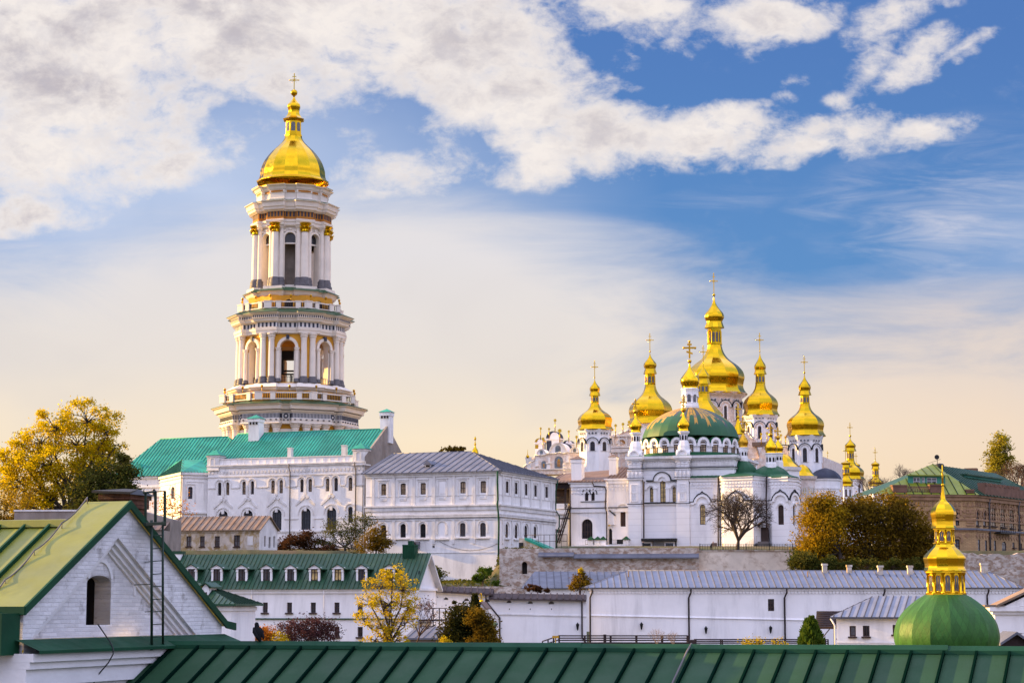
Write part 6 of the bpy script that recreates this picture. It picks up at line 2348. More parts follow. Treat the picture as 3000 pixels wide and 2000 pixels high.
 # ---- dark timber porch and fire stair between this wing and the corner building
 k4 = K(1550, 1400, 6.534)
 np_ = -2.0
 pr = thing('timber_porch', 'dark open timber porch with a balcony squeezed between the corner building and the white wing', 'porch', P(uc - 3, np_, 7.6))
 U4 = lambda x, y: fr.u(*k4(x, y), np_)
 Z4 = lambda x, y: fr.z(*k4(x, y), np_)
 x0, x1 = U4(445, 200), U4(810, 200)
 mb = MB()
 mb.box(fr, x0, x1, np_ - 6, np_ - 3, 7, Z4(600, 80), 1)
 mb.box(fr, x0 - .2, x1, np_ - 3.0, np_ - 2.9, Z4(600, 480), Z4(600, 80), 0)
 mb.box(fr, x0, x1 - .6, np_ - 2.9, np_ + .1, Z4(600, 590), Z4(600, 485), 1)
 mb.box(fr, x0 - .3, x1 - .5, np_ - 2.9, np_ + .4, Z4(600, 690), Z4(600, 610), 1)
 mb.box(fr, x0 - .5, x1 - .5, np_ - 3, np_ + .1, 6, Z4(600, 690), 1)
 mb.build('wall', ['brown_wood', 'white_wall'], pr)
 mb = MB()
 mb.box(fr, x0 - .2, x1 + .1, np_ - 3, np_ + .2, Z4(600, 200), Z4(600, 75))
 for i in range(16):
  u = x0 + (x1 - x0) * (i + .5) / 16
  mb.box(fr, u - .1, u + .1, np_ + .2, np_ + .3, Z4(600, 150), Z4(600, 115))
 for x in (x0 + .15, U4(700, 300), x1 - .15):
  mb.box(fr, x - .2, x + .2, np_ - .3, np_ + .1, Z4(600, 600), Z4(600, 190))
 mb.build('timber_frame', ['brown_wood'], pr)
 mb = MB()
 for i in range(14):
  u = x0 + (x1 - x0) * i / 14
  mb.tube([P(u, np_, Z4(600, 490)), P(u, np_, Z4(600, 370))], .04, 4)
 mb.tube([P(x0, np_, Z4(600, 370)), P(x1, np_, Z4(600, 370))], .06, 4)
 mb.build('balcony_rail', ['black_metal'], pr)
 st = thing('fire_stair', 'steep dark metal outside stair climbing to the timber porch', 'stair', P(uc - 2, 1, 7.6))
 mb = MB()
 n = .6
 top, bot = (760, 540), (540, 1240)
 A = Vector(P(fr.u(*k4(*top), n), n, fr.z(*k4(*top), n)))
 B = Vector(P(fr.u(*k4(*bot), n), n, fr.z(*k4(*bot), n)))
 for dn in (0, -1.2):
  o = fr.N * dn
  mb.tube([A + o, B + o], .13, 4, sm=False)
  mb.tube([A + o + Vector((0, 0, 1.0)), B + o + Vector((0, 0, 1.0))], .06, 4)
  for i in range(9):
   p = A + (B - A) * i / 8 + o
   mb.tube([p, p + Vector((0, 0, 1.0))], .035, 4)
 mb.build('stringers', ['brown_wood'], st)
 mb = MB()
 for i in range(26):
  p = A + (B - A) * (i + .5) / 26
  f = Frame(p, fr.U)
  mb.box(f, -.2, .2, -1.2, 0, p.z - .03, p.z + .03)
 mb.build('treads', ['brown_wood'], st)
 mb = MB()
 u0, z0 = fr.hit(*k4(580, 770), n)
 u1, z1 = fr.hit(*k4(750, 790), n)
 mb.box(fr, u0, u1, n - 1.3, n + .1, z0 - .1, z0 + .1)
 u0, z0 = fr.hit(*k4(280, 960), n)
 mb.hexa([P(u0, n + .4, z0 - .2), P(u0 + 2.7, n + .4, z0 - .8), P(u0 + 2.7, n - 1.5, z0 - .4), P(u0, n - 1.5, z0 + .2), P(u0, n + .4, z0 - .1), P(u0 + 2.7, n + .4, z0 - .7), P(u0 + 2.7, n - 1.5, z0 - .3), P(u0, n - 1.5, z0 + .3)])
 mb.box(fr, u0, u0 + 1.4, n - 1.5, n, 8, z0 - .3)
 mb.build('landing', ['brown_wood'], st)
 # scaffold railing and green-roofed cellar entrance
 cl = thing('cellar_entrance', 'brick cellar entrance with a sloping turquoise metal cover on the retaining wall', 'cellar entrance', (W(1540, 1600, 284).x, 284, 6.5))
 k6 = K(1050, 1250, 3.4846)
 fr = Frame(W(1560, 1600, 284), fr.U)
 P = fr.p
 n = 0.0
 q = [fr.hit(*k6(x, y), n) for x, y in ((1640, 1258), (1905, 1258), (1700, 1135), (1640, 1135))]
 mb = MB()
 mb.extrude(fr, [(q[0][0], q[0][1] - 1), (q[1][0], q[1][1] - 1), (q[1][0], q[1][1]), q[2], q[3]], n - 2.6, n)
 mb.build('wall', ['old_plaster'], cl)
 mb = MB()
 a, b = fr.hit(*k6(1700, 1128), n), fr.hit(*k6(1955, 1245), n)
 mb.hexa([P(a[0], n + .2, a[1] - .35), P(b[0], n + .2, b[1] - .25), P(b[0], n - 2.8, b[1] - .25), P(a[0], n - 2.8, a[1] - .35), P(a[0], n + .2, a[1]), P(b[0], n + .2, b[1] + .1), P(b[0], n - 2.8, b[1] + .1), P(a[0], n - 2.8, a[1])])
 mb.build('sloping_cover', ['teal_roof'], cl)
 mb = MB()
 mb.box(fr, q[3][0] - .02, q[3][0] + .62, n - .5, n + .04, q[0][1], q[3][1] - .6)
 mb.build('door', ['black_metal'], cl)
 sc = thing('terrace_railing', 'thin metal terrace railing above the turquoise cellar cover', 'railing', (W(1560, 1600, 284).x, 284, 7))
 mb = MB()
 n = -.4
 a, b = fr.hit(*k6(1720, 1102), n), fr.hit(*k6(2130, 1108), n)
 zl = fr.z(*k6(2000, 1240), n)
 for i in range(8):
  u = a[0] + (b[0] - a[0]) * i / 7
  mb.tube([P(u, n, zl - (-.6 if i < 3 else .5)), P(u, n, a[1])], .045, 4)
 for z in (a[1], a[1] - .9):
  mb.tube([P(a[0], n, z), P(b[0], n, z)], .045, 4)
 mb.build('rails', ['brown_wood'], sc)


make_west_wing()


# ------------------------------------------------------------------ gilded cathedral
def drum(parent, axis, ref, Y, ytop, ybot, rtop, rbot, n=8, rot=0.0, medal=True, win=(0, 0, 0), mat_='white_clean', arch=True, name='drum', pink=False, per=1):
 """many-sided drum with medallions under the eave and one arched window per side"""
 c = W(axis, ref, Y)
 c = (c.x, c.y)
 q = Y / FOC
 z0, z1 = pz(ybot, Y), pz(ytop, Y)
 h = z1 - z0
 r0, r1 = rbot * q, rtop * q
 mb = MB()
 mb.lathe(c, [(z0 - 14, r0), (z0, r0), (z1 - h * .16, r0), (z1 - h * .12, r0 + .15), (z1 - h * .05, r1 * .96), (z1, r1)], n, rot + PI / n, 0, gore=True, sm=False, top=True)
 d = mb.build(name, [mat_], parent)
 ap = r0 * math.cos(PI / n)
 L = 2 * r0 * math.sin(PI / n)
 wy0, wy1, ww = win
 for k in range(n):
  psi = rot + k * 2 * PI / n
  f = side_frame(c, ap, psi)
  if -math.cos(psi) > .35:
   continue
  mb = MB()
  if medal:
   zm = z1 - h * (.26 if medal is True else medal)
   for i in range(3):
    u = L * (i - 1) * .27
    mb.arcband(f, u, zm, 0, L * .085, 0, .1, 0, 2 * PI, 10, 0)
    mb.arcband(f, u, zm, L * .085, L * .11, 0, .16, 0, 2 * PI, 10, 1)
   mb.build('medallion', ['pane_grey', 'white_trim'], d)
  if ww:
   for j in range(per):
    uc = L * ((j + .5) / per - .5)
    hw = ww * q / 2
    za, zb = pz(wy1, Y), pz(wy0, Y)
    f3 = Frame(f.p(uc, 0, 0), f.U)
    if arch:
     m2 = MB()
     ra = L / per * .46
     zc = zb - hw + .1
     if pink:
      m2.arcband(f3, 0, zc, hw, ra, 0, .08, 0, PI, 14, 2)
     m2.arcband(f3, 0, zc, ra * .82, ra, .0, .25, 0, PI, 16, 0)
     m2.arcband(f3, 0, zc, ra, ra + .14, .0, .36, 0, PI, 16, 1)
     m2.arcband(f3, 0, zc, hw + .05, hw + .3, 0, .2, 0, PI, 12, 0)
     for sx in (-1, 1):
      m2.box(f3, sx * (hw + .18) - .13, sx * (hw + .18) + .13, 0, .2, za, zc)
     m2.build('window_arch', ['white_clean', 'black_metal', 'pink_wall'], d)
    window(f3, (-hw, hw, za, zb, 1.0), .04, d, (1, 3), fm='window_brown', gm='pane_dark', fw=.1, flat=True)
 return d


def sun_disc(parent, axis, ytop, ybot, Y, rpx):
 """gilded ray disc on a pole"""
 c = W(axis, ytop, Y)
 q = Y / FOC
 r = rpx * q
 f = Frame((c.x, c.y), (1, 0))
 zc = c.z - r
 mb = MB()
 mb.arcband(f, 0, zc, .0, r * .62, -.06, .06, 0, 2 * PI, 14)
 mb.arcband(Frame(f.O, -f.U), 0, zc, .0, r * .62, -.06, .06, 0, 2 * PI, 14)
 for i in range(16):
  a = 2 * PI * i / 16
  p0, p1 = f.p(math.cos(a) * r * .5, 0, zc + math.sin(a) * r * .5), f.p(math.cos(a) * r, 0, zc + math.sin(a) * r)
  mb.tube([p0, p1], [r * .16, r * .04], 4)
 z0 = pz(ybot, Y)
 mb.tube([(c.x, c.y, z0 - .3), (c.x, c.y, zc)], .09, 5)
 ball(mb, (c.x, c.y), z0 + (zc - z0) * .45, r * .32)
 return mb.build('ray_disc', ['gold'], parent)


def make_cathedral():
 Y = 425.0
 c0 = W(2093, 1250, Y)
 gz = 8.8
 root = thing('cathedral', 'white baroque cathedral crowned by seven tall gilded domes behind the green domed church', 'cathedral', (c0.x, c0.y, gz))
 y1 = lambda v: 750 + v / 2.352
 x1 = lambda v: 1500 + v / 2.352
 r1 = lambda v: v / 2.352
 rot = R(-14)
 # main dome and drum
 d = drum(root, 2097, 1250, Y, 1154, 1262, 96, 78, 12, rot, medal=.22, win=(1196, 1235, 8), mat_='pink_wall', pink=True, per=1)
 baroque(root, 2095, 1130, Y, 801, 864, 871, (928, 29), (961, 29.5), (1010, 20.5), (1157, 95), n=12, rot=rot, nl=12, cw=.16)
 side = [
  # axis, depth, cross, ball, tip, wide, flare, lantern, eave, drum(bottom,radius), window
  (1906, 430, 535, 657, 668, (750, 45), (812, 47), (885, 36), (1160, 165), None, None),
  (2229, 418, 532, 657, 665, (765, 40), (815, 45), (878, 33), (1100, 131), (1262, 114), (1175, 1257, 28)),
  (1743, 415, 722, 836, 845, (915, 36), (962, 40), (1008, 27), (1198, 132), (1480, 118), (1310, 1450, 34)),
  (2360, 405, 690, 803, 815, (905, 42), (958, 46), (1017, 32), (1240, 140), (1460, 122), (1320, 1455, 36)),
 ]
 k2 = K(1500, 750, 2.352)
 for (ax, Yd, cr, bl, tip, wd, fl, la, ea, dr, wn) in side:
  baroque(root, ax, y1(ea[0]), Yd, y1(cr), y1(bl), y1(tip), (y1(wd[0]), r1(wd[1])), (y1(fl[0]), r1(fl[1])), (y1(la[0]), r1(la[1])), (y1(ea[0]), r1(ea[1])), n=8, rot=rot + R(3), cw=.19)
 drum(root, 2229, 1260, 418, y1(1100), 1290, r1(131), r1(112), 8, rot + R(3), medal=.135, win=(1252, 1287, 9), pink=True)
 drum(root, 1743, 1290, 415, y1(1198), 1322, r1(126), r1(112), 8, rot + R(3), medal=.2, win=(1297, 1323, 13))
 drum(root, 2360, 1310, 405, y1(1240), 1378, r1(134), r1(116), 8, rot + R(3), medal=.16, win=(1316, 1356, 11))
 drum(root, 1906, 1290, 430, 1241, 1330, 66, 58, 8, rot, medal=False)
 # small bell dome in front of the main one
 prof = [(0, 1), (.08, .93), (.2, .82), (.35, .66), (.5, .5), (.65, .38), (.8, .31), (1, .28)]
 baroque(root, 2062, 1200, 402, y1(618), y1(733), y1(742), (y1(832), r1(42)), (y1(882), r1(50)), (y1(945), r1(38)), (y1(1100), r1(136)), n=8, rot=rot, norm=prof)
 drum(root, 2062, 1230, 402, 1218, 1300, 58, 52, 8, rot, medal=False, name='lesser_drum')
 # slim gilded spire right of the great dome
 c = W(2163, 1270, 395)
 mb = MB()
 pr = zr(spline([(1272, 20), (1256, 14), (1242, 8), (1228, 3.5), (1216, 2)], 4), 395)
 mb.lathe((c.x, c.y), pr, 10, 0, 0)
 ball(mb, (c.x, c.y), pz(1222, 395), .35)
 cross(mb, (c.x, c.y), pz(1220, 395), pz(1184, 395), .45, .09, 1)
 mb.build('spire', ['gold'], root)
 # main body
 fr = Frame(W(1900, 1400, 418), (math.cos(R(18)), -math.sin(R(18))))
 P = fr.p
 mb = MB()
 u0, u1 = fr.u(1640, 1400, -6), fr.u(2400, 1400, 0)
 mb.box(fr, u0, u1, -30, -6, gz - 2, pz(1345, 420))
 mb.build('body_wall', ['pink_wall'], root)
 # ornate baroque gable with a painted niche, left
 ka = K(1530, 1200, 6.271)
 n = -2.0
 H = lambda x, y, nn=n: fr.hit(*ka(x, y), nn)
 mb = MB()
 pts = [H(*q) for q in ((1520, 1100), (1990, 1100), (1990, 700), (2010, 400), (1960, 372), (1880, 400), (1780, 440), (1700, 460), (1630, 470), (1650, 560), (1600, 640), (1520, 700), (1530, 860), (1480, 960), (1440, 1050))]
 mb.extrude(fr, pts, n - 2, n)
 gb = mb.build('ornate_gable', ['pink_wall'], root)
 mb = MB()
 for a, b in (((1620, 480), (1990, 455)), ((1540, 690), (1980, 670)), ((1530, 740), (1980, 725)), ((1530, 770), (1980, 760))):
  p, q = H(*a), H(*b)
  mb.box(fr, p[0], q[0], n, n + .4, min(p[1], q[1]) - .18, min(p[1], q[1]) + .18)
 for x in (1655, 1760, 1900):
  p, q = H(x, 1050), H(x + 38, 790)
  mb.box(fr, p[0], q[0], n, n + .25, p[1], q[1])
  p, q = H(x, 660), H(x + 34, 490)
  mb.box(fr, p[0], q[0], n, n + .22, p[1], q[1])
 c = H(1830, 620)
 mb.arcband(fr, c[0], c[1], .85, 1.15, n, n + .3, 0, PI, 14)
 for i in range(40):
  random.seed(i)
  x, y = random.uniform(1560, 1960), random.choice((random.uniform(500, 650), random.uniform(800, 1000)))
  p = H(x, y)
  mb.arcband(fr, p[0], p[1], .1, .22, n, n + .12, 0, PI * random.uniform(1, 2), 8)
 for i in range(len(pts) - 1):
  if i >= 3:
   a, b = pts[i], pts[i + 1]
   mb.tube([fr.p(a[0], n + .05, a[1]), fr.p(b[0], n + .05, b[1])], .17, 5)
 mb.build('gable_mouldings', ['white_trim'], gb)
 mb = MB()
 mb.arcband(fr, c[0], c[1], .0, .8, n, n + .1, 0, PI, 12)
 mb.build('painted_niche', ['icon_warm'], gb)
 for x, yt, yb in ((1715, 255, 470), (1850, 230, 425), (1962, 190, 395)):
  sun_disc(root, 1530 + x / 6.271, 1200 + yt / 6.271, 1200 + yb / 6.271, 418, 5.2)
 # dark roofs between the gables, scaffold
 mb = MB()
 a, b, c_, d_, e_ = [fr.p(*((lambda h: (h[0], n - 1.0, h[1]))(H(x, y, n - 1)))) for x, y in ((1130, 1060), (1480, 1060), (1510, 730), (1290, 800), (1150, 770))]
 mb.face([a, b, c_, d_, e_])
 mb.build('valley_roof', ['brown_roof'], root)
 # right: fold of gables and golden half domes over the east end
 kb = K(2060, 1180, 5.2275)
 n2 = 3.0
 Hb = lambda x, y, nn=n2: fr.hit(*kb(x, y), nn)

 def gable(pl, nn, tops, mat_='pink_wall'):
  q = [Hb(x, y, nn) for x, y in pl]
  g = MB()
  g.extrude(fr, q, nn - 2.5, nn)
  o = g.build('scroll_gable', [mat_], root)
  g = MB()
  for a, b in zip(tops[:-1], tops[1:]):
   p, r_ = Hb(*a, nn), Hb(*b, nn)
   g.tube([fr.p(p[0], nn, p[1] - .1), fr.p(r_[0], nn, r_[1] - .1)], .16, 5)
   g.tube([fr.p(p[0], nn - .1, p[1] + .17), fr.p(r_[0], nn - .1, r_[1] + .17)], .1, 5, 1)
  g.build('coping', ['white_trim', 'black_metal'], o)
  return o
 t1 = [(640, 440), (690, 450), (720, 500), (780, 550)]
 gable([(600, 850), (860, 850), (780, 620), (780, 550), (720, 500), (690, 450), (640, 440), (600, 480)], 1.0, t1)
 t2 = [(910, 650), (990, 600), (1080, 600), (1200, 650), (1290, 660), (1340, 720), (1360, 820)]
 gable([(800, 1000), (1500, 1000), (1400, 900), (1360, 820), (1340, 720), (1290, 660), (1200, 650), (1080, 600), (990, 600), (910, 650), (880, 760)], 2.0, t2)
 t3 = [(1310, 640), (1320, 580), (1390, 520), (1450, 510), (1500, 545), (1560, 640)]
 g3 = gable([(1290, 1000), (1600, 1000), (1560, 640), (1500, 545), (1450, 510), (1390, 520), (1320, 580), (1310, 640)], n2, t3)
 mb = MB()
 for x in (1352, 1470, 1505):
  a, b = Hb(x, 880), Hb(x + 22, 680)
  mb.box(fr, a[0], b[0], n2, n2 + .3, a[1], b[1])
 for (x0, y0, x1_, y1_) in ((1395, 620, 1430, 685), (1400, 740, 1440, 860), (1500, 770, 1530, 870)):
  a, b = Hb(x0, y1_), Hb(x1_, y0)
  mb.box(fr, a[0], b[0], n2, n2 + .1, a[1], b[1], 1)
 mb.build('gable_mouldings', ['white_trim', 'icon_blue'], g3)
 for x, yt, yb in ((668, 305, 440), (888, 450, 620), (978, 440, 600), (1100, 400, 560), (1190, 470, 640), (1330, 350, 520), (1392, 305, 500), (1455, 375, 520), (1262, 500, 640)):
  sun_disc(root, 2060 + x / 5.2275, 1180 + yt / 5.2275, 1180 + yb / 5.2275, 408, 4.6)
 # dark roof strip
 mb = MB()
 a, b = Hb(760, 665, 1.6), Hb(965, 600, 1.6)
 mb.box(fr, a[0], b[0], -1, 2.4, a[1], b[1])
 mb.build('porch_roof', ['brown_roof'], root)
 # gilded half domes over the apses (right)
 for nm, cx, cyb, cyt, rx, yd, wall_b in (('apse_dome', 1215, 990, 770, 290, 388, 1700), ('apse_dome', 1520, 1125, 940, 215, 392, 1700)):
  px, pb, pt = 2060 + cx / 5.2275, 1180 + cyb / 5.2275, 1180 + cyt / 5.2275
  c = W(px, pb, yd)
  pr = zr(spline([(pb, rx / 5.2275), (pb - 3, rx * .93 / 5.2275), (pb - (pb - pt) * .3, rx * .72 / 5.2275), (pb - (pb - pt) * .6, rx * .55 / 5.2275), (pb - (pb - pt) * .85, rx * .33 / 5.2275), (pt, rx * .08 / 5.2275)], 4), yd)
  mb = MB()
  mb.lathe((c.x, c.y), pr, 12, rot, 0, gore=True)
  o = mb.build(nm, ['gold'], root)
  w = MB()
  r = rx * .88 / 5.2275 * yd / FOC
  w.lathe((c.x, c.y), [(gz - 2, r), (pr[0][0] - .8, r), (pr[0][0] - .6, r + .3), (pr[0][0], r + .5)], 12, rot, 0, gore=True, sm=False)
  ow = w.build('apse_wall', ['pink_wall' if cx > 1300 else 'white_clean'], root)
  if cx > 1300:
   for k in range(12):
    f = side_frame((c.x, c.y), r * math.cos(PI / 12), rot + PI / 12 + k * PI / 6)
    if f.N.y > -.2:
     continue
    for ya, yb_ in ((1285, 1395), (1505, 1680)):
     za, zb = pz(1180 + yb_ / 5.2275, yd - r), pz(1180 + ya / 5.2275, yd - r)
     window(f, (-.5, .5, za, zb, 1.0), .04, ow, (1, 2), fm='white_trim', gm='pane_amber', fw=.14, flat=True)
 # dark-roofed apse beyond
 px, pb = 2418, 1402
 c = W(px, pb, 400)
 q = 400 / FOC
 mb = MB()
 z0, z1 = pz(1403, 400), pz(1378, 400)
 mb.lathe((c.x, c.y), spline([(z0, 48 * q), (z0 + (z1 - z0) * .5, 41 * q), (z1, 26 * q), (z1 + .5, 4 * q)], 3), 8, rot + .2, 0, gore=True)
 mb.build('dark_roof', ['dark_slate'], root)
 mb = MB()
 mb.lathe((c.x, c.y), [(gz - 2, 43 * q), (z0 - .5, 43 * q), (z0 - .3, 46 * q), (z0, 47 * q)], 8, rot + .2, 0, gore=True, sm=False)
 for i in range(3):
  mb.lathe((c.x, c.y), [(z0 - 2 - i * 2.2, 43 * q), (z0 - 2 - i * 2.2, 44.5 * q), (z0 - 1.7 - i * 2.2, 44.5 * q), (z0 - 1.7 - i * 2.2, 43 * q)], 8, rot + .2, 0, gore=True, sm=False)
 mb.build('apse_wall', ['white_clean'], root)
 # ---- separate old chapel front at the left with three rounded gables and icons
 ch = thing('baroque_chapel', 'old white chapel front with painted icons, rounded gables and golden ray discs', 'chapel', fr.p(fr.u(1600, 1400, 4), 4, gz))
 n3 = 4.0
 f3 = fr
 h3 = lambda x, y: fr.hit(*ka(x, y), n3)
 outline = [h3(*q) for q in ((20, 1180), (1290, 1180), (1285, 1020), (1230, 940), (1130, 860), (1140, 800), (880, 790), (840, 770), (760, 800), (690, 775), (600, 800), (540, 800), (450, 800), (420, 830), (235, 830), (225, 920), (130, 980), (30, 1040))]
 mb = MB()
 mb.extrude(fr, outline, n3 - 6, n3)
 mb.build('wall', ['pink_wall'], ch)
 for (cx, cy, rx) in ((355, 822, 92), (660, 795, 175), (965, 785, 96)):
  a = h3(cx, cy)
  r = rx / 6.271 * 413 / FOC
  mb = MB()
  mb.arcband(fr, a[0], a[1], 0, r, n3 - 3.2, n3 + .1, 0, PI, 18, 0, 1.15)
  mb.arcband(fr, a[0], a[1], r * .86, r * 1.0, n3 + .1, n3 + .3, 0, PI, 18, 1, 1.15)
  mb.arcband(fr, a[0] + .2, a[1], r * .9, r * 1.05, n3 - 6, n3 - 3.2, 0, PI, 18, 2, 1.15)
  o = mb.build('rounded_gable', ['white_clean', 'white_trim', 'dark_slate'], ch)
  mb = MB()
  w = r * .30
  mb.face([fr.p(x, n3 + .13, z) for x, z in [(a[0] - w, a[1] + .1), (a[0] + w, a[1] + .1)] + opening_top(a[0] - w, a[0] + w, a[1] + r * .84, 1.0, 8)])
  mb.build('painted_icon', ['icon_blue'], o)
 for (x0, y0, x1_, y1_) in ((595, 850, 750, 1080), (355, 935, 440, 1095)):
  a, b = h3(x0, y1_), h3(x1_, y0)
  mb = MB()
  u0, u1, z0, z1 = a[0], b[0], a[1], b[1]
  mb.face([fr.p(x, n3 + .06, z) for x, z in [(u0, z0), (u1, z0)] + opening_top(u0, u1, z1, 1.0, 8)], 0)
  c = (u0 + u1) / 2
  w = (u1 - u0) * .16
  mb.extrude(fr, [(c - w, z0 + .4), (c + w, z0 + .4), (c + w * 1.2, z0 + (z1 - z0) * .6), (c + w * .5, z1 - .6), (c - w * .5, z1 - .6), (c - w * 1.2, z0 + (z1 - z0) * .6)], n3, n3 + .1, 1)
  mb.arcband(fr, c, z1 - .75, 0, w * .7, n3, n3 + .12, 0, 2 * PI, 10, 2)
  mb.build('painted_icon', ['icon_blue', 'icon_warm', 'gold_old'], ch)
 mb = MB()
 for a, b in (((30, 1100), (1200, 1100)), ((235, 1035), (310, 1035)), ((440, 985), (530, 985)), ((790, 965), (870, 965))):
  p, q2 = h3(*a), h3(*b)
  mb.box(fr, p[0], q2[0], n3, n3 + .3, p[1] - .1, p[1] + .1)
 for (x0, y0, x1_, y1_) in ((240, 910, 300, 1030), (480, 870, 515, 970), (815, 850, 860, 960), (455, 1000, 520, 1095)):
  a, b = h3(x0, y1_), h3(x1_, y0)
  mb.box(fr, a[0], b[0], n3, n3 + .14, a[1], b[1], 1)
 for i in range(7, len(outline) - 1):
  a, b = outline[i], outline[i + 1]
  mb.tube([fr.p(a[0], n3 + .1, a[1]), fr.p(b[0], n3 + .1, b[1])], .16, 5)
 mb.build('mouldings', ['white_trim', 'white_clean'], ch)
 # dark little lanterns behind
 for (cx, yt, ym, yb, rx, mt) in ((590, 390, 530, 790, 140, 'dark_slate'), (330, 520, 600, 740, 92, 'gold_old'), (850, 560, 620, 800, 95, 'dark_slate')):
  px = 1530 + cx / 6.271
  yd = 424
  c = W(px, 1300, yd)
  f4 = Frame((c.x, c.y), fr.U)
  r = rx / 6.271 * yd / FOC
  za, zm, zt = [pz(1200 + v / 6.271, yd) for v in (yb, ym, yt)]
  mb = MB()
  mb.box(f4, -r * .85, r * .85, -r, r * .6, za - 4, zm)
  mb.box(f4, -r * 1.05, r * 1.05, -r * 1.1, r * .75, zm - .25, zm)
  mb.box(f4, -r * .87, -r * .2, -r * .9, r * .64, za + .3, zm - .5, 1)
  mb.arcband(f4, 0, zm, 0, r * .95, -r, r * .65, 0, PI, 14, 1, (zt - zm) / r)
  mb.arcband(f4, r * .25, zm, 0, r * .66, r * .6, r * .7, 0, PI, 14, 0, (zt - zm) / r * 1.2)
  mb.build('roof_lantern', ['white_clean', mt], ch)
 # small corner turret at the far left
 a = h3(100, 900)
 mb = MB()
 p = h3(60, 870)
 q2 = h3(180, 980)
 mb.hexa([fr.p(p[0] + .5, n3, q2[1] - 2), fr.p(q2[0] - .3, n3, q2[1] - 2), fr.p(q2[0] - .3, n3 - 2, q2[1] - 2), fr.p(p[0] + .5, n3 - 2, q2[1] - 2),
   fr.p(p[0], n3 + .3, p[1]), fr.p(q2[0], n3 + .3, p[1]), fr.p(q2[0], n3 - 2.3, p[1]), fr.p(p[0], n3 - 2.3, p[1])])
 mb.build('turret', ['white_trim'], ch)
 for x, yt, yb, r in ((338, 315, 525, 4.2), (382, 500, 700, 5.4), (492, 325, 520, 4.0), (603, 160, 395, 5.2), (688, 340, 580, 7), (856, 372, 570, 4.0), (998, 465, 660, 5.0)):
  sun_disc(ch, 1530 + x / 6.271, 1200 + yt / 6.271, 1200 + yb / 6.271, 414, r)
 c = W(1530 + 100 / 6.271, 1340, 413)
 mb = MB()
 mb.tube([(c.x, c.y, pz(1341, 413)), (c.x, c.y, pz(1316, 413))], [.1, .03], 5)
 ball(mb, (c.x, c.y), pz(1337, 413), .35)
 mb.build('finial', ['gold'], ch)
 # scaffold by the chapel
 sc = thing('scaffold', 'light tube scaffold between the chapel front and the white chimneys', 'scaffold', fr.p(fr.u(1660, 1400, 6), 6, gz))
 mb = MB()
 for x0, x1_, y0, y1_ in ((750, 880, 980, 1180), (1180, 1230, 830, 1060), (1375, 1425, 830, 1060)):
  for x in (x0, x1_):
   p, q2 = fr.hit(*ka(x, y1_), 6), fr.hit(*ka(x, y0), 6)
   mb.tube([fr.p(p[0], 6, p[1]), fr.p(p[0], 6, q2[1])], .07, 4)
  for t in (0.05, .35, .65, .95):
   p, q2 = fr.hit(*ka(x0, y0 + (y1_ - y0) * t), 6), fr.hit(*ka(x1_, y0 + (y1_ - y0) * t), 6)
   mb.tube([fr.p(p[0], 6, p[1]), fr.p(q2[0], 6, p[1])], .06, 4)
 mb.build('tubes', ['white_trim'], sc)


make_cathedral()


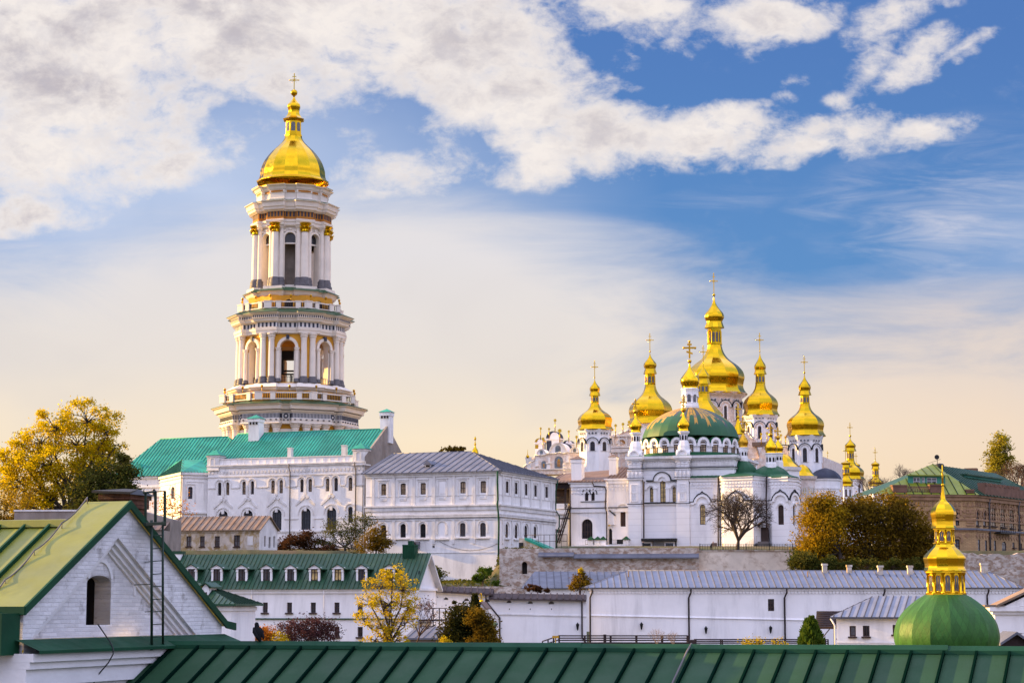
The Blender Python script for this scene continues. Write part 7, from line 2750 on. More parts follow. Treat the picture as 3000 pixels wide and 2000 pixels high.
def make_gate_church():
 """distant gilded cluster on the right"""
 kc = K(2300, 1200, 3.136)
 Y = 520
 c = W(2493, 1400, Y)
 root = thing('gate_church', 'distant church with a cluster of small gilded domes rising behind the round tree', 'church', (c.x, c.y, 8))
 y = lambda v: 1200 + v / 3.136
 r = lambda v: v / 3.136
 baroque(root, 2300 + 605 / 3.136, y(600), Y, y(120), y(240), y(258), (y(330), r(50)), (y(380), r(55)), (y(460), r(34)), (y(640), r(132)), n=8, rot=R(-10), kind=0)
 drum(root, 2300 + 605 / 3.136, y(700), Y, y(640), y(780), r(124), r(112), 8, R(-10), medal=False, win=(y(690), y(770), 5), arch=False)
 baroque(root, 2300 + 560 / 3.136, y(600), Y - 18, y(330), y(455), y(462), (y(490), r(44)), (y(530), r(46)), (y(590), r(34)), (y(700), r(68)), n=8, rot=R(-10), win=True)
 drum(root, 2300 + 560 / 3.136, y(720), Y - 18, y(700), y(830), r(62), r(54), 8, R(-10), medal=False, win=(y(730), y(800), 5), arch=False)
 baroque(root, 2300 + 655 / 3.136, y(600), Y + 12, y(400), y(470), y(476), (y(510), r(38)), (y(540), r(40)), (y(590), r(26)), (y(700), r(60)), n=8, rot=R(-10), win=False)
 drum(root, 2300 + 655 / 3.136, y(720), Y + 12, y(700), y(800), r(58), r(50), 8, R(-10), medal=False)
 r2 = thing('small_gilded_church', 'lone small gilded dome half hidden by bare twigs left of the brick house', 'church', (W(2564, 1400, 540).x, 540, 8))
 baroque(r2, 2300 + 832 / 3.136, y(600), 540, y(355), y(455), y(463), (y(500), r(38)), (y(545), r(38)), (y(605), r(30)), (y(700), r(76)), n=8, rot=R(-10))
 drum(r2, 2300 + 832 / 3.136, y(700), 540, y(700), y(820), r(70), r(62), 8, R(-10), medal=False, win=(y(710), y(770), 5), arch=False)
 r3 = thing('gilded_turret', 'slim gilded onion turret peeping out right of the cathedral drum', 'turret', (W(2425, 1370, 470).x, 470, 8))
 baroque(r3, 2300 + 392 / 3.136, y(500), 470, y(380), y(425), y(432), (y(520), r(26)), (y(545), r(24)), (y(548), r(18)), (y(565), r(26)), n=8, win=False)
 drum(r3, 2300 + 392 / 3.136, y(560), 470, y(562), y(700), r(24), r(20), 8, 0, medal=False)
 r4 = thing('gilded_spirelet', 'tiny gilded spire showing above the ridge of the grey roof', 'spire', (W(1392, 1320, 470).x, 470, 8))
 mb = MB()
 cc = W(1392, 1320, 470)
 q = (cc.x, cc.y)
 mb.lathe(q, zr(spline([(1360, 14), (1322, 9), (1312, 4), (1305, 2), (1300, 3.2), (1296, 1.5), (1290, 1.2), (1287, 3), (1283, 3), (1279, 1), (1277, .2)], 3), 470), 8, 0)
 mb.build('spire_shaft', ['gold'], r4)


make_gate_church()


# ------------------------------------------------------------------ brick house on the right
def make_brick_house():
 k = K(2560, 1330, 4.752)
 A, B, C = W(2600, 1446, 288), W(2854.6, 1448, 290), W(3010, 1466, 307)
 C = B + (C - B) * 1.6
 fl, f2 = frame_ab(A, B), frame_ab(B, C)
 Ll = (Vector((B.x - A.x, B.y - A.y))).length
 Lr = (Vector((C.x - B.x, C.y - B.y))).length
 ub = (fl.U.x, fl.U.y)
 mat('brick_front', (.50, .32, .16), rough=.85, var=.2, vs=.4, brick=(ub, 2.2, (.55, .5, .5)), bump=.4, bs=6)
 mat('brick_side', (.50, .32, .16), rough=.85, var=.2, vs=.4, brick=((f2.U.x, f2.U.y), 2.2, (.55, .5, .5)), bump=.4, bs=6)
 mat('brick_red', (.17, .09, .06), rough=.85, var=.25, vs=.8)
 mat('brick_ornament', (.30, .175, .10), rough=.85, var=.25, vs=.8)
 mat('attic_teal', (.05, .26, .19), rough=.6, var=.12)
 mat('lit_green_roof', (.19, .225, .02), rough=.45, var=.15, vs=.5)  # sunlit copy of the green roof, yellow light put into its colour
 gz = 6.0
 root = thing('brick_house', 'ornate yellow and red brick house with a green roof and glazed attic', 'house', (B.x, B.y, gz))
 zt = fl.z(2850, 1449)
 ops1 = [op_px(fl, k, 1128, 780, 1188, 990, .8), op_px(fl, k, 1128, 1180, 1200, 1320, .3), op_px(fl, k, 800, 800, 850, 990, .8)]
 rs = [(1425, 785, 1462, 990, 1.0), (1523, 795, 1560, 995, 1.0), (1630, 700, 1695, 1000, .5), (1760, 715, 1825, 1015, .5), (1888, 732, 1948, 1030, .5), (2008, 850, 2045, 1045, 1.0),
  (1450, 1185, 1482, 1365, 0), (1548, 1195, 1580, 1375, 0), (1672, 1200, 1705, 1385, 0), (1785, 1215, 1845, 1400, .5), (1930, 1225, 1962, 1300, 0), (2036, 1240, 2066, 1310, 0)]
 ops2 = [op_px(f2, k, *w[:4], ar=w[4]) for w in rs]
 mb = MB()
 facade(mb, fl, 0, Ll, gz - 3, zt, ops1, .35)
 mb.build('front_wall', ['brick_front'], root)
 mb = MB()
 facade(mb, f2, 0, Lr, gz - 3, zt, ops2, .14)
 mb.build('side_wall', ['brick_side'], root)
 for o in ops1:
  window(fl, o, -.3, root, (1, 3), gm='pane_grey')
 for i, o in enumerate(ops2):
  window(f2, o, -.12, root, (1, 3) if 2 <= i <= 4 else (0, 2), gm='pane_warm' if 2 <= i <= 4 else 'pane_grey', sill=.15)
 zz = lambda y, f=fl, x=1300: f.z(*k(x, y))
 mb = MB()
 for f, L in ((fl, Ll), (f2, Lr)):
  mb.box(f, -.2, L + .3, 0, .5, zt - .3, zt, 0)
  mb.box(f, -.1, L + .2, 0, .3, zt - .8, zt - .3, 0)
  n = int(L / .62)
  for i in range(n):
   u = L * (i + .5) / n
   mb.extrude(f, [(u - .22, zt - 1.6), (u + .22, zt - 1.6), (u, zt - 1.0)], 0, .13, 0)
  for i in range(int(L / .9)):
   u = .9 * (i + .5)
   for b in (0, 1):
    mb.extrude(f, [(u - .3, zt - 2.3 - b * .7), (u, zt - 2.6 - b * .7), (u + .3, zt - 2.3 - b * .7), (u, zt - 2.0 - b * .7)], 0, .08, 0)
  mb.box(f, -.05, L, 0, .14, zt - 3.6, zt - 3.35, 0)
  zm = zz(1040)
  mb.box(f, -.1, L + .1, 0, .3, zm - .12, zm + .12, 1)
  mb.box(f, 0, L, 0, .18, zm - .3, zm - .12, 0)
  for i in range(int(L / 1.1)):
   u = 1.1 * (i + .5)
   mb.extrude(f, [(u - .42, zm - .9), (u, zm - 1.3), (u + .42, zm - .9), (u, zm - .5)], 0, .07, 0)
 for o in ops1:
  hood(mb, fl, o, 0, .16, .28, .12, 0, foot=.4)
 for o in ops2[:6]:
  hood(mb, f2, o, 0, .16, .24, .12, 0, foot=.4)
 for i in range(14):
  z = zz(1000 - i * 22)
  a = fl.u(*k(1285, 800))
  if i % 2 == 0:
   mb.box(fl, a, Ll - .05, 0, .1, z, z + .2, 0)
 mb.build('brick_ornament', ['brick_ornament', 'grey_roof'], root)
 # roofs
 P = fl.p
 D = 14.0
 yp = -D / 2
 e0, e1 = P(-2.2, .6, zt), P(Ll + .5, .6, zt)
 q0 = f2.p(Lr, .5, zt)
 up_, zp = fl.hit(*k(830, 145), -5.5)
 pk = P(up_, -5.5, zp)
 bk = Vector((pk.x, pk.y, pk.z)) + f2.U * 24
 mb = MB()
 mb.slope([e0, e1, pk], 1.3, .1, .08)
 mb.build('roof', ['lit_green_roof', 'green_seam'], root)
 mb = MB()
 mb.slope([e1, q0, bk, pk], 1.3, .1, .08)
 el = P(-2.2, -12, zt)
 mb.face([el, e0, pk])
 mb.face([el, pk, bk])
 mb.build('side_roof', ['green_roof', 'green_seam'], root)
 # glazed attic in front
 na = -1.6
 a0, a1 = fl.hit(*k(475, 435), na), fl.hit(*k(995, 435), na)
 at = fl.z(*k(700, 290), na)
 mb = MB()
 wins = [op_px(fl, k, x0, y0, x1, y1, 0, na) for x0, y0, x1, y1 in ((548, 320, 650, 440), (668, 322, 715, 432), (738, 325, 880, 412))]
 facade(mb, fl, a0[0], a1[0], zt - .3, at, wins, .2, n=na)
 mb.face([P(a0[0], na, zt - .3), P(a0[0], na, at), P(a0[0] + 2.5, na - 4.5, at), P(a0[0] + 2.5, na - 4.5, zt)])
 mb.face([P(a1[0], na, zt - .3), P(a1[0], na - 6, zt), P(a1[0], na - 6, at), P(a1[0], na, at)])
 mb.build('attic_wall', ['attic_teal'], root)
 for o in wins:
  window(fl, o, na - .15, root, (1, 1), fm='window_white', gm='pane_grey', fw=.08)
 mb = MB()
 r0, r1 = P(a0[0] - .3, na + .5, at), P(a1[0] + .3, na + .5, at)
 pk2 = pk + Vector((0, 0, .15))
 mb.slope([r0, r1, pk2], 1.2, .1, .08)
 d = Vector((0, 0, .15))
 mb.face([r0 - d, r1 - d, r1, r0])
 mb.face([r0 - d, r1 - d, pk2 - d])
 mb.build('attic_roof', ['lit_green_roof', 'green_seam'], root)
 # dormer range on the right slope
 u0, zA = f2.hit(*k(1280, 290), -4.0)
 u1, zB = f2.hit(*k(1640, 330), -4.0)
 mb = MB()
 mb.box(f2, u0, u1 + 4, -8, -4, zt - .2, zA, 0)
 mb.box(f2, u0 - .3, u1 + 4, -8.4, -3.6, zA, zA + .18, 1)
 n_ = 7
 for i in range(n_):
  u = u0 + (u1 + 2 - u0) * (i + .5) / n_
  mb.box(f2, u - .55, u + .55, -4, -3.95, zA - 2.2, zA - .7, 2)
  mb.box(f2, u - .04, u + .04, -3.95, -3.9, zA - 2.2, zA - .7, 3)
 mb.build('dormer_range', ['attic_teal', 'green_roof', 'pane_grey', 'window_white'], root)
 # brick parapets
 for x0, x1, y0, y1 in ((265, 455, 425, 512), (785, 968, 418, 500), (1290, 1392, 487, 555)):
  a, b = fl.u(*k(x0, y1), .3), fl.u(*k(x1, y1), .3)
  z1 = fl.z(*k(x0, y0), .3)
  mb = MB()
  mb.box(fl, a, b, -.5, .35, zt, z1 - .2)
  mb.box(fl, a - .1, b + .1, -.6, .45, z1 - .2, z1)
  for i in range(4):
   u = a + (b - a) * (i + .5) / 4
   mb.box(fl, u - .25, u + .25, .35, .42, zt + .25, z1 - .45)
  mb.build('parapet', ['brick_red'], root)
 a, b = fl.u(*k(455, 480), .2), fl.u(*k(785, 480), .2)
 mb = MB()
 z1 = fl.z(*k(600, 445), .2)
 mb.box(fl, a, b, .1, .25, z1 - .12, z1)
 n_ = 14
 for i in range(n_):
  ua, ub_ = a + (b - a) * i / n_, a + (b - a) * (i + 1) / n_
  mb.tube([P(ua, .18, zt), P(ub_, .18, z1)], .05, 4)
  mb.tube([P(ub_, .18, zt), P(ua, .18, z1)], .05, 4)
 mb.build('lattice', ['brick_red'], root)
 a = f2.u(*k(1530, 430), .3)
 mb = MB()
 z1 = f2.z(*k(1540, 425), .3)
 mb.box(f2, a, Lr, -.6, .5, zt, z1 - .1)
 for i in range(8):
  u = a + 1.8 * i
  mb.box(f2, u, u + .7, -.65, .6, z1 - .1, z1 + .3)
 mb.build('parapet', ['brick_red'], root)
 # balcony, pipes
 a, z = f2.hit(*k(1750, 1080), .8)
 b = f2.u(*k(1960, 1090), .8)
 mb = MB()
 mb.box(f2, a, b, 0, 1.0, z - .2, z)
 for i in range(9):
  u = a + (b - a) * i / 8
  mb.tube([f2.p(u, .95, z), f2.p(u, .95, z + .95)], .04, 4)
 mb.tube([f2.p(a, .95, z + .95), f2.p(b, .95, z + .95)], .05, 4)
 mb.build('balcony', ['black_metal'], root)
 for x in (1595, 2005):
  u = f2.u(*k(x, 900))
  pipe(root, [f2.p(u, .4, zt - .2), f2.p(u, .18, zt - 1), f2.p(u, .18, gz)], .13, 'column_base_grey')
 c = f2.p(f2.u(*k(1355, 230), -9), -9, 0)
 chimney(root, (c.x, c.y), zp - 2.5, f2.z(*k(1355, 200), -9), .85, 'brick_red')
 # television aerial
 mb = MB()
 x, y = k(885, 60)
 b0 = fl.p(up_ + .6, -5.5, zp - .3)
 zA = fl.z(*k(880, 30), -5.5)
 mb.tube([b0, (b0.x, b0.y, zA)], .04, 5)
 fz = Frame((b0.x, b0.y), (1, 0))
 mb.tube([(b0.x - 1.3, b0.y, zA - 1.0), (b0.x + .5, b0.y, zA - .4)], .03, 4)
 for i in range(6):
  xx = b0.x - 1.2 + i * .3
  mb.tube([(xx, b0.y - .3, zA - .97 + i * .1), (xx, b0.y + .3, zA - .97 + i * .1)], .02, 4)
 mb.arcband(fz, -.05, zA - .1, 0, .35, -.05, .05, 0, 2 * PI, 10)
 dish = []
 mb.lathe((b0.x + .3, b0.y - .2), [(zA - 2.2, .05), (zA - 2.1, .5), (zA - 1.9, .62), (zA - 1.3, .62), (zA - 1.1, .5), (zA - 1.0, .05)], 10, 0)
 a = mb.build('aerial', ['black_metal'], None, b0)
 tag(a, 'television aerial with a dish on the peak of the brick house roof', 'aerial')


make_brick_house()


# ------------------------------------------------------------------ retaining walls, long white building, lower wall
def make_walls():
 k = K(1500, 1600, 2.6133)
 kw = K(1240, 1640, 4.704)
 # old brick retaining wall below the church
 A, B = W(1463, 1615, 264), W(2048, 1617, 260)
 fr = frame_ab(A, B)
 L = (Vector((B.x - A.x, B.y - A.y))).length
 root = thing('retaining_wall', 'long flaking brick retaining wall with a grey metal ledge under the white church', 'wall', (A.x, A.y, 2.5))
 Z = lambda px, py: fr.z(px, py)
 nich = op_px(fr, kw, 1355, 22, 1432, 190, 1.0)
 mb = MB()
 zt = Z(1700, 1605)
 facade(mb, fr, 0, L, 1.0, zt, [nich], .7)
 mb.face([fr.p(0, 0, zt), fr.p(L, 0, zt), fr.p(L, -1.2, zt + .02), fr.p(0, -1.2, zt + .02)])
 mb.build('wall', ['old_brick'], root)
 mb = MB()
 mb.face([fr.p(a, -.69, b) for a, b in [(nich[0], nich[2]), (nich[1], nich[2])] + opening_top(nich[0], nich[1], nich[3], 1.0)])
 mb.build('niche', ['dark_inside'], root)
 mb = MB()
 u0, u1, u2 = fr.u(1578, 1622), fr.u(1682, 1622), L
 z0, z1 = Z(1800, 1630), Z(1800, 1619)
 for a, b, dz in ((u0, u1, .12), (u1 + .01, u2, -.1)):
  mb.slope([fr.p(a, .6, z0 + dz), fr.p(b, .6, z0 + dz), fr.p(b, .01, z1 + dz), fr.p(a, .01, z1 + dz)], 1.5, .04, .05)
  mb.face([fr.p(a, .6, z0 + dz - .15), fr.p(b, .6, z0 + dz - .15), fr.p(b, .6, z0 + dz), fr.p(a, .6, z0 + dz)])
 mb.build('ledge_roof', ['grey_roof'], root)
 # paler continuation
 A2, B2 = W(2046, 1615, 261), W(2720, 1617, 257)
 f2 = frame_ab(A2, B2)
 L2 = (Vector((B2.x - A2.x, B2.y - A2.y))).length
 r2 = thing('terrace_wall', 'pale plastered terrace wall below the bare tree and railing', 'wall', (A2.x, A2.y, 2.5))
 mb = MB()
 zt = f2.z(2150, 1614)
 mb.box(f2, 0, L2, -1.0, .25, 1, zt)
 mb.build('wall', ['pale_old_wall'], r2)
 mb = MB()
 mb.box(f2, -.1, L2, -1.1, .36, zt, zt + .12)
 mb.build('coping', ['old_brick'], r2)
 A3, B3 = W(2700, 1621, 262), W(3060, 1619, 262)
 f3 = frame_ab(A3, B3)
 L3 = (Vector((B3.x - A3.x, B3.y - A3.y))).length
 r3 = thing('ruined_wall', 'ruined reddish white wall behind the right end of the long grey roof', 'wall', (A3.x, A3.y, 2))
 mb = MB()
 zt = f3.z(2850, 1620)
 n = 24
 top = []
 random.seed(5)
 for i in range(n + 1):
  u = L3 * i / n
  top.append((u, zt + random.uniform(-.25, .12)))
 mb.extrude(f3, [(0, 0), (L3, 0)] + top[::-1], -1.2, 0)
 mb.build('wall', ['old_brick'], r3)
 # black iron railing on the terrace
 ra = thing('iron_railing', 'low wrought iron railing along the terrace under the bare tree', 'railing', f2.p(3, -.5, zt))
 mb = MB()
 z0 = f2.z(2150, 1614) + .12
 u0, u1 = f2.u(2050, 1600), f2.u(2345, 1600)
 nb = int((u1 - u0) / .32)
 for i in range(nb + 1):
  u = u0 + (u1 - u0) * i / nb
  mb.box(f2, u - .02, u + .02, -.52, -.48, z0, z0 + .78)
 for z in (z0 + .1, z0 + .6, z0 + .78):
  mb.box(f2, u0, u1, -.53, -.47, z - .02, z + .02)
 for i in range(0, nb + 1, 9):
  u = u0 + (u1 - u0) * i / nb
  mb.box(f2, u - .05, u + .05, -.56, -.44, z0, z0 + .9)
 mb.build('bars', ['black_metal'], ra)
 # ---- long white building with the pale shed roof
 A, B = W(1728, 1722, 203), W(2985, 1713, 203)
 fr = frame_ab(A, B)
 L = (Vector((B.x - A.x, B.y - A.y))).length
 root = thing('long_building', 'very long white building with a pale grey seamed roof and five brick chimneys', 'building', (A.x, A.y, -5.6))
 zt = fr.z(2300, 1720)
 wn = op_px(fr, k, 1960, 401, 2008, 493)
 mb = MB()
 facade(mb, fr, 0, L, -7, zt, [wn], .35)
 mb.build('wall', ['white_clean'], root)
 window(fr, wn, -.3, root, (1, 2), fm='window_brown', gm='pane_dark')
 mb = MB()
 mb.box(fr, -.1, L, 0, .2, zt - .3, zt - .03)
 n = int(L / .34)
 for i in range(n):
  u = L * (i + .5) / n
  mb.extrude(fr, [(u - .15, zt - .5), (u, zt - .66), (u + .15, zt - .5), (u + .15, zt - .3), (u - .15, zt - .3)], 0, .09)
 za, zb = fr.z(*k(600, 525)), fr.z(*k(2350, 571))
 ua, ub = fr.u(*k(600, 525)), fr.u(*k(2350, 571))
 mb.hexa([fr.p(0, .12, za - .05), fr.p(L, .12, zb - .35), fr.p(L, 0, zb - .35), fr.p(0, 0, za - .05), fr.p(0, .05, za + .08), fr.p(L, .05, zb - .22), fr.p(L, 0, zb - .22), fr.p(0, 0, za + .08)])
 mb.build('mouldings', ['white_clean'], root)
 nr = -5.0
 e0, e1 = fr.p(-.5, .4, zt), fr.p(L + .3, .4, zt)
 zr1 = fr.z(2300, 1671, nr)
 r0, r1 = fr.p(fr.u(1838, 1673, nr), nr, zr1), fr.p(fr.u(2890, 1668, nr), nr, zr1)
 b0, b1 = fr.p(-.5, -10.4, zt), fr.p(L + .3, -10.4, zt)
 mb = MB()
 mb.slope([e0, e1, r1, r0], .66, .075, .06)
 mb.slope([e1, b1, r1], .66, .075, .06)
 mb.slope([b1, b0, r0, r1], .66, .075, .06)
 mb.slope([b0, e0, r0], .66, .075, .06)
 for a, b in ((e0, r0), (r0, r1), (r1, e1)):
  mb.tube([a, b], .06, 5)
 d = Vector((0, 0, .1))
 mb.face([e0 - d, e1 - d, e1, e0], 1)
 mb.face([e0 - d, e1 - d, fr.p(L, 0, zt - .1), fr.p(0, 0, zt - .1)], 1)
 roof = mb.build('roof', ['shed_roof', 'grey_seam'], root)
 k4 = K(2300, 1500, 3.136)
 for x0, x1, y0, y1, n in ((345, 387, 470, 570, -4.2), (570, 612, 482, 575, -4.2), (855, 900, 487, 600, -3.6), (1128, 1172, 487, 585, -3.8), (1800, 1862, 466, 570, -4.2)):
  u0, u1 = fr.u(*k4(x0, y0), n), fr.u(*k4(x1, y0), n)
  zt_ = fr.z(*k4(x0, y0), n)
  mb = MB()
  mb.box(fr, u0, u1, n - .45, n, zr1 - 1.2, zt_ - .2)
  mb.box(fr, u0 - .06, u1 + .06, n - .52, n + .06, zt_ - .2, zt_)
  mb.build('chimney', ['old_plaster'], roof)
 for x, y0, y1 in ((893, 185, 250), (1427, 225, 275), (2265, 190, 262)):
  u, z = fr.hit(*k(x, y1), -3)
  mb = MB()
  mb.tube([fr.p(u, -3, z - .3), fr.p(u, -3, fr.z(*k(x, y0), -3))], .07, 5)
  mb.build('vent_pipe', ['rust_roof'], roof)
 for x in (597, 1352, 2085):
  u = fr.u(*k(x, 400))
  pipe(root, [fr.p(u + .2, .45, zt - .15), fr.p(u + .2, .4, zt - .5), fr.p(u, .14, zt - 1.0), fr.p(u, .14, -6)], .085, 'brown_wood')
 for x in (900, 1852):
  u = fr.u(*k4(x, 720))
  pipe(root, [fr.p(u + .1, .45, zt - .15), fr.p(u + .1, .4, zt - .4), fr.p(u, .14, zt - .8), fr.p(u, .14, -6)], .085, 'brown_wood')
 # wall lanterns
 proto = None
 spots = [(fr, k, 990, 605, 'black wall lantern on the long white building above the left walkway'), (fr, k, 1483, 635, 'black wall lantern right of the middle downpipe on the long white building'), (fr, k, 1977, 632, 'black wall lantern below the lone window of the long white building')]
 # ---- lower white wall with lunettes
 A, B = W(1262, 1725, 200), W(1718, 1750, 199)
 fw = frame_ab(A, B)
 Lw = (Vector((B.x - A.x, B.y - A.y))).length
 rw = thing('precinct_wall', 'white precinct wall with half round lunettes under a dark sloping coping', 'wall', (A.x, A.y, -6))
 us, z0 = fw.hit(1440, 1732)
 zl, zr_ = fw.z(1273, 1725), fw.z(1440, 1735)
 z2l, z2r = fw.z(1440, 1745), fw.z(1712, 1752)
 lun = []
 for x0, x1, y0, y1 in ((280, 345, 503, 545), (558, 633, 512, 563), (845, 916, 535, 573), (1145, 1216, 549, 588), (1438, 1510, 559, 600), (1726, 1804, 560, 605)):
  o = op_px(fw, kw, x0, y0, x1, y1, 1.0)
  lun.append((o[0], o[1], o[2], o[2] + (o[1] - o[0]) / 2 + .001, 1.0))
 slots = [op_px(fw, kw, x - 7, y - 9, x + 7, y + 9) for x, y in ((312, 618), (882, 650), (1186, 673), (1474, 673), (1767, 673))]
 mb = MB()
 facade(mb, fw, 0, us, -7, zr_ - .3, [o for o in lun + slots if o[1] < us], .45)
 mb.face([fw.p(0, 0, zr_ - .3), fw.p(us, 0, zr_ - .3), fw.p(us, 0, zr_), fw.p(0, 0, zl)])
 facade(mb, fw, us, Lw, -7, z2r - .05, [o for o in lun + slots if o[0] > us], .45)
 mb.face([fw.p(us, 0, z2r - .05), fw.p(Lw, 0, z2r - .05), fw.p(Lw, 0, z2r), fw.p(us, 0, z2l)])
 mb.build('wall', ['white_clean'], rw)
 for o in lun:
  mb = MB()
  mb.face([fw.p(a, -.44, b) for a, b in [(o[0], o[2]), (o[1], o[2])] + opening_top(o[0], o[1], o[3], 1.0)])
  mb.build('lunette', ['gable_plaster'], rw)
 for o in slots:
  mb = MB()
  mb.face([fw.p(o[0], -.3, o[2]), fw.p(o[1], -.3, o[2]), fw.p(o[1], -.3, o[3]), fw.p(o[0], -.3, o[3])])
  mb.build('slot', ['dark_inside'], rw)

 def coping(u0, u1, za, zb):
  mb = MB()
  A_ = [fw.p(u0, .5, za - .12), fw.p(u1, .5, zb - .12), fw.p(u1, -.25, zb + .38), fw.p(u0, -.25, za + .38)]
  mb.face(A_)
  mb.face([A_[0] - Vector((0, 0, .16)), A_[1] - Vector((0, 0, .16)), A_[1], A_[0]])
  mb.face([fw.p(u0, -.25, za + .38), fw.p(u1, -.25, zb + .38), fw.p(u1, -1, zb - .1), fw.p(u0, -1, za - .1)])
  mb.face([fw.p(u0, 0, za - .28), fw.p(u1, 0, zb - .28), A_[1] - Vector((0, 0, .16)), A_[0] - Vector((0, 0, .16))])
  n = int((u1 - u0) / .62)
  for i in range(n):
   u = u0 + (u1 - u0) * (i + .5) / n
   z = za + (zb - za) * (i + .5) / n
   mb.hexa([fw.p(u - .06, .52, z - .14), fw.p(u + .06, .52, z - .14), fw.p(u + .06, -.25, z + .36), fw.p(u - .06, -.25, z + .36), fw.p(u - .06, .52, z - .02), fw.p(u + .06, .52, z - .02), fw.p(u + .06, -.25, z + .5), fw.p(u - .06, -.25, z + .5)])
  mb.build('coping', ['dark_coping'], rw)
 coping(-.1, us + .2, zl, zr_)
 coping(us - .25, Lw, z2l - .1, z2r)
 mb = MB()
 za, zb, zc = fw.z(*kw(135, 692)), fw.z(*kw(1060, 742)), fw.z(*kw(2235, 767))
 um = fw.u(*kw(1060, 742))
 for ua, ub_, z0_, z1_ in ((0, um, za, zb), (um, Lw, zb, zc)):
  mb.hexa([fw.p(ua, .1, z0_ - .06), fw.p(ub_, .1, z1_ - .06), fw.p(ub_, 0, z1_ - .06), fw.p(ua, 0, z0_ - .06), fw.p(ua, .06, z0_ + .06), fw.p(ub_, .06, z1_ + .06), fw.p(ub_, 0, z1_ + .06), fw.p(ua, 0, z0_ + .06)])
 mb.build('string_course', ['white_trim'], rw)
 Pw = lambda x, y, n=.12: fw.p(fw.u(*kw(x, y)), n, fw.z(*kw(x, y)))
 pipe(rw, [Pw(865, 440), Pw(865, 565), Pw(1056, 795), Pw(1054, 1300)], .075, 'brown_wood')
 pipe(rw, [Pw(2187, 520, .3), Pw(2187, 560), Pw(2190, 1075), Pw(2240, 1110)], .075, 'brown_wood')
 spots.append((fw, kw, 2128, 907, 'black wall lantern on the white precinct wall beside the walkway steps'))
 for i, (f, kk, x, y, lab) in enumerate(spots):
  u, z = f.hit(*kk(x, y))
  p = f.p(u, .3, z)
  if proto is None:
   t = thing('wall_lantern', lab, 'lantern', p, 'lanterns along the white walls')
   mb = MB()
   mb.lathe((p.x, p.y), [(p.z - .42, .02), (p.z - .3, .09), (p.z + .12, .17), (p.z + .14, .2), (p.z + .3, .05), (p.z + .36, .02)], 6, 0)
   mb.build('lamp_head', ['black_metal'], t)
   mb = MB()
   mb.tube([p + Vector((0, 0, .3)), p - f.N * .3 + Vector((0, 0, .3))], .035, 5)
   mb.build('bracket', ['black_metal'], t)
   proto = t
  else:
   copy_tree(proto, p, lab)
 # little gabled end of the shed row between the two roofs
 r5 = thing('lean_to_shed', 'low shed with a dull grey seamed roof leaning on the brick retaining wall', 'shed', (W(1640, 1700, 236).x, 236, -2))
 A, B = W(1527, 1722, 236), W(1835, 1722, 236)
 f5 = frame_ab(A, B)
 L5 = (Vector((B.x - A.x, B.y - A.y))).length
 ze = f5.z(1650, 1721)
 zt5 = f5.z(1650, 1673, -7)
 mb = MB()
 mb.slope([f5.p(0, .4, ze), f5.p(L5 + 6, .4, ze), f5.p(L5 + 6, -7, zt5), f5.p(fr_u(f5, 1566, 1673, -7), -7, zt5)], .85, .08, .07)
 mb.face([f5.p(0, .4, ze - .12), f5.p(L5 + 6, .4, ze - .12), f5.p(L5 + 6, .4, ze), f5.p(0, .4, ze)])
 mb.build('roof', ['grey_roof', 'grey_seam'], r5)
 mb = MB()
 mb.box(f5, .5, L5 + 6, -7, 0, -6, ze - .05)
 mb.build('wall', ['white_wall'], r5)
 # low rubble wall in front of the grass strip
 A, B = W(1275, 1716, 240), W(1530, 1722, 238)
 f6 = frame_ab(A, B)
 L6 = (Vector((B.x - A.x, B.y - A.y))).length
 r6 = thing('rubble_wall', 'low rubble wall under the strip of weeds behind the dark coping', 'wall', (A.x, A.y, -4))
 mb = MB()
 mb.box(f6, 0, L6 + 1.2, -.7, 0, -6, f6.z(1400, 1717))
 mb.build('wall', ['old_brick'], r6)
 # ---- brown timber walkway
 r7 = thing('timber_walkway', 'dark brown timber walkway with railings in front of the long white building', 'walkway', (W(1900, 1900, 188).x, 188, -6))
 f7 = Frame(W(1630, 1870, 188), (1, 0))
 H7 = lambda x, y: f7.hit(*k(x, y))
 deck, rail = MB(), MB()
 for xa, xb, yt, yd in ((362, 1352, 683, 735), (1408, 2420, 712, 752)):
  a, b = H7(xa, yt), H7(xb, yd)
  zt_, zd = a[1], b[1]
  deck.box(f7, a[0], b[0], -1.6, .1, zd - .32, zd + .02)
  nb = max(2, int((b[0] - a[0]) / 2.3))
  for i in range(nb + 1):
   u = a[0] + (b[0] - a[0]) * i / nb
   for n in (-1.5, 0):
    rail.box(f7, u - .06, u + .06, n - .06, n + .06, zd, zt_ + .04)
   rail.box(f7, u - .08, u + .08, -.1, .06, -7, zd - .3)
   for sx in (-1, 1):
    rail.tube([f7.p(u, 0, zd - 1.4), f7.p(u + sx * 1.0, 0, zd - .3)], .06, 4)
  for n in (-1.5, 0):
   for t in (1.0, .66, .33):
    z = zd + (zt_ - zd) * t
    rail.box(f7, a[0], b[0], n - .035, n + .035, z - .045, z + .045)
 a, b = H7(700, 672), H7(722, 740)
 rail.box(f7, a[0], b[0], -.2, .12, b[1] - .6, a[1])
 a, b = H7(1352, 680), H7(1408, 760)
 rail.box(f7, a[0], b[0], -1.6, .1, b[1], a[1] - .4)
 st0, st1 = H7(362, 683), H7(285, 760)
 for n in (-1.5, 0):
  for t in (0, -.35, -.7):
   rail.tube([f7.p(st0[0], n, st0[1] + t), f7.p(st1[0] - .6, n, st1[1] + .4 + t)], .05, 4)
  for i in range(4):
   u = st0[0] + (st1[0] - .6 - st0[0]) * i / 3
   z = st0[1] + (st1[1] + .4 - st0[1]) * i / 3
   rail.box(f7, u - .05, u + .05, n - .05, n + .05, z - 1.4, z)
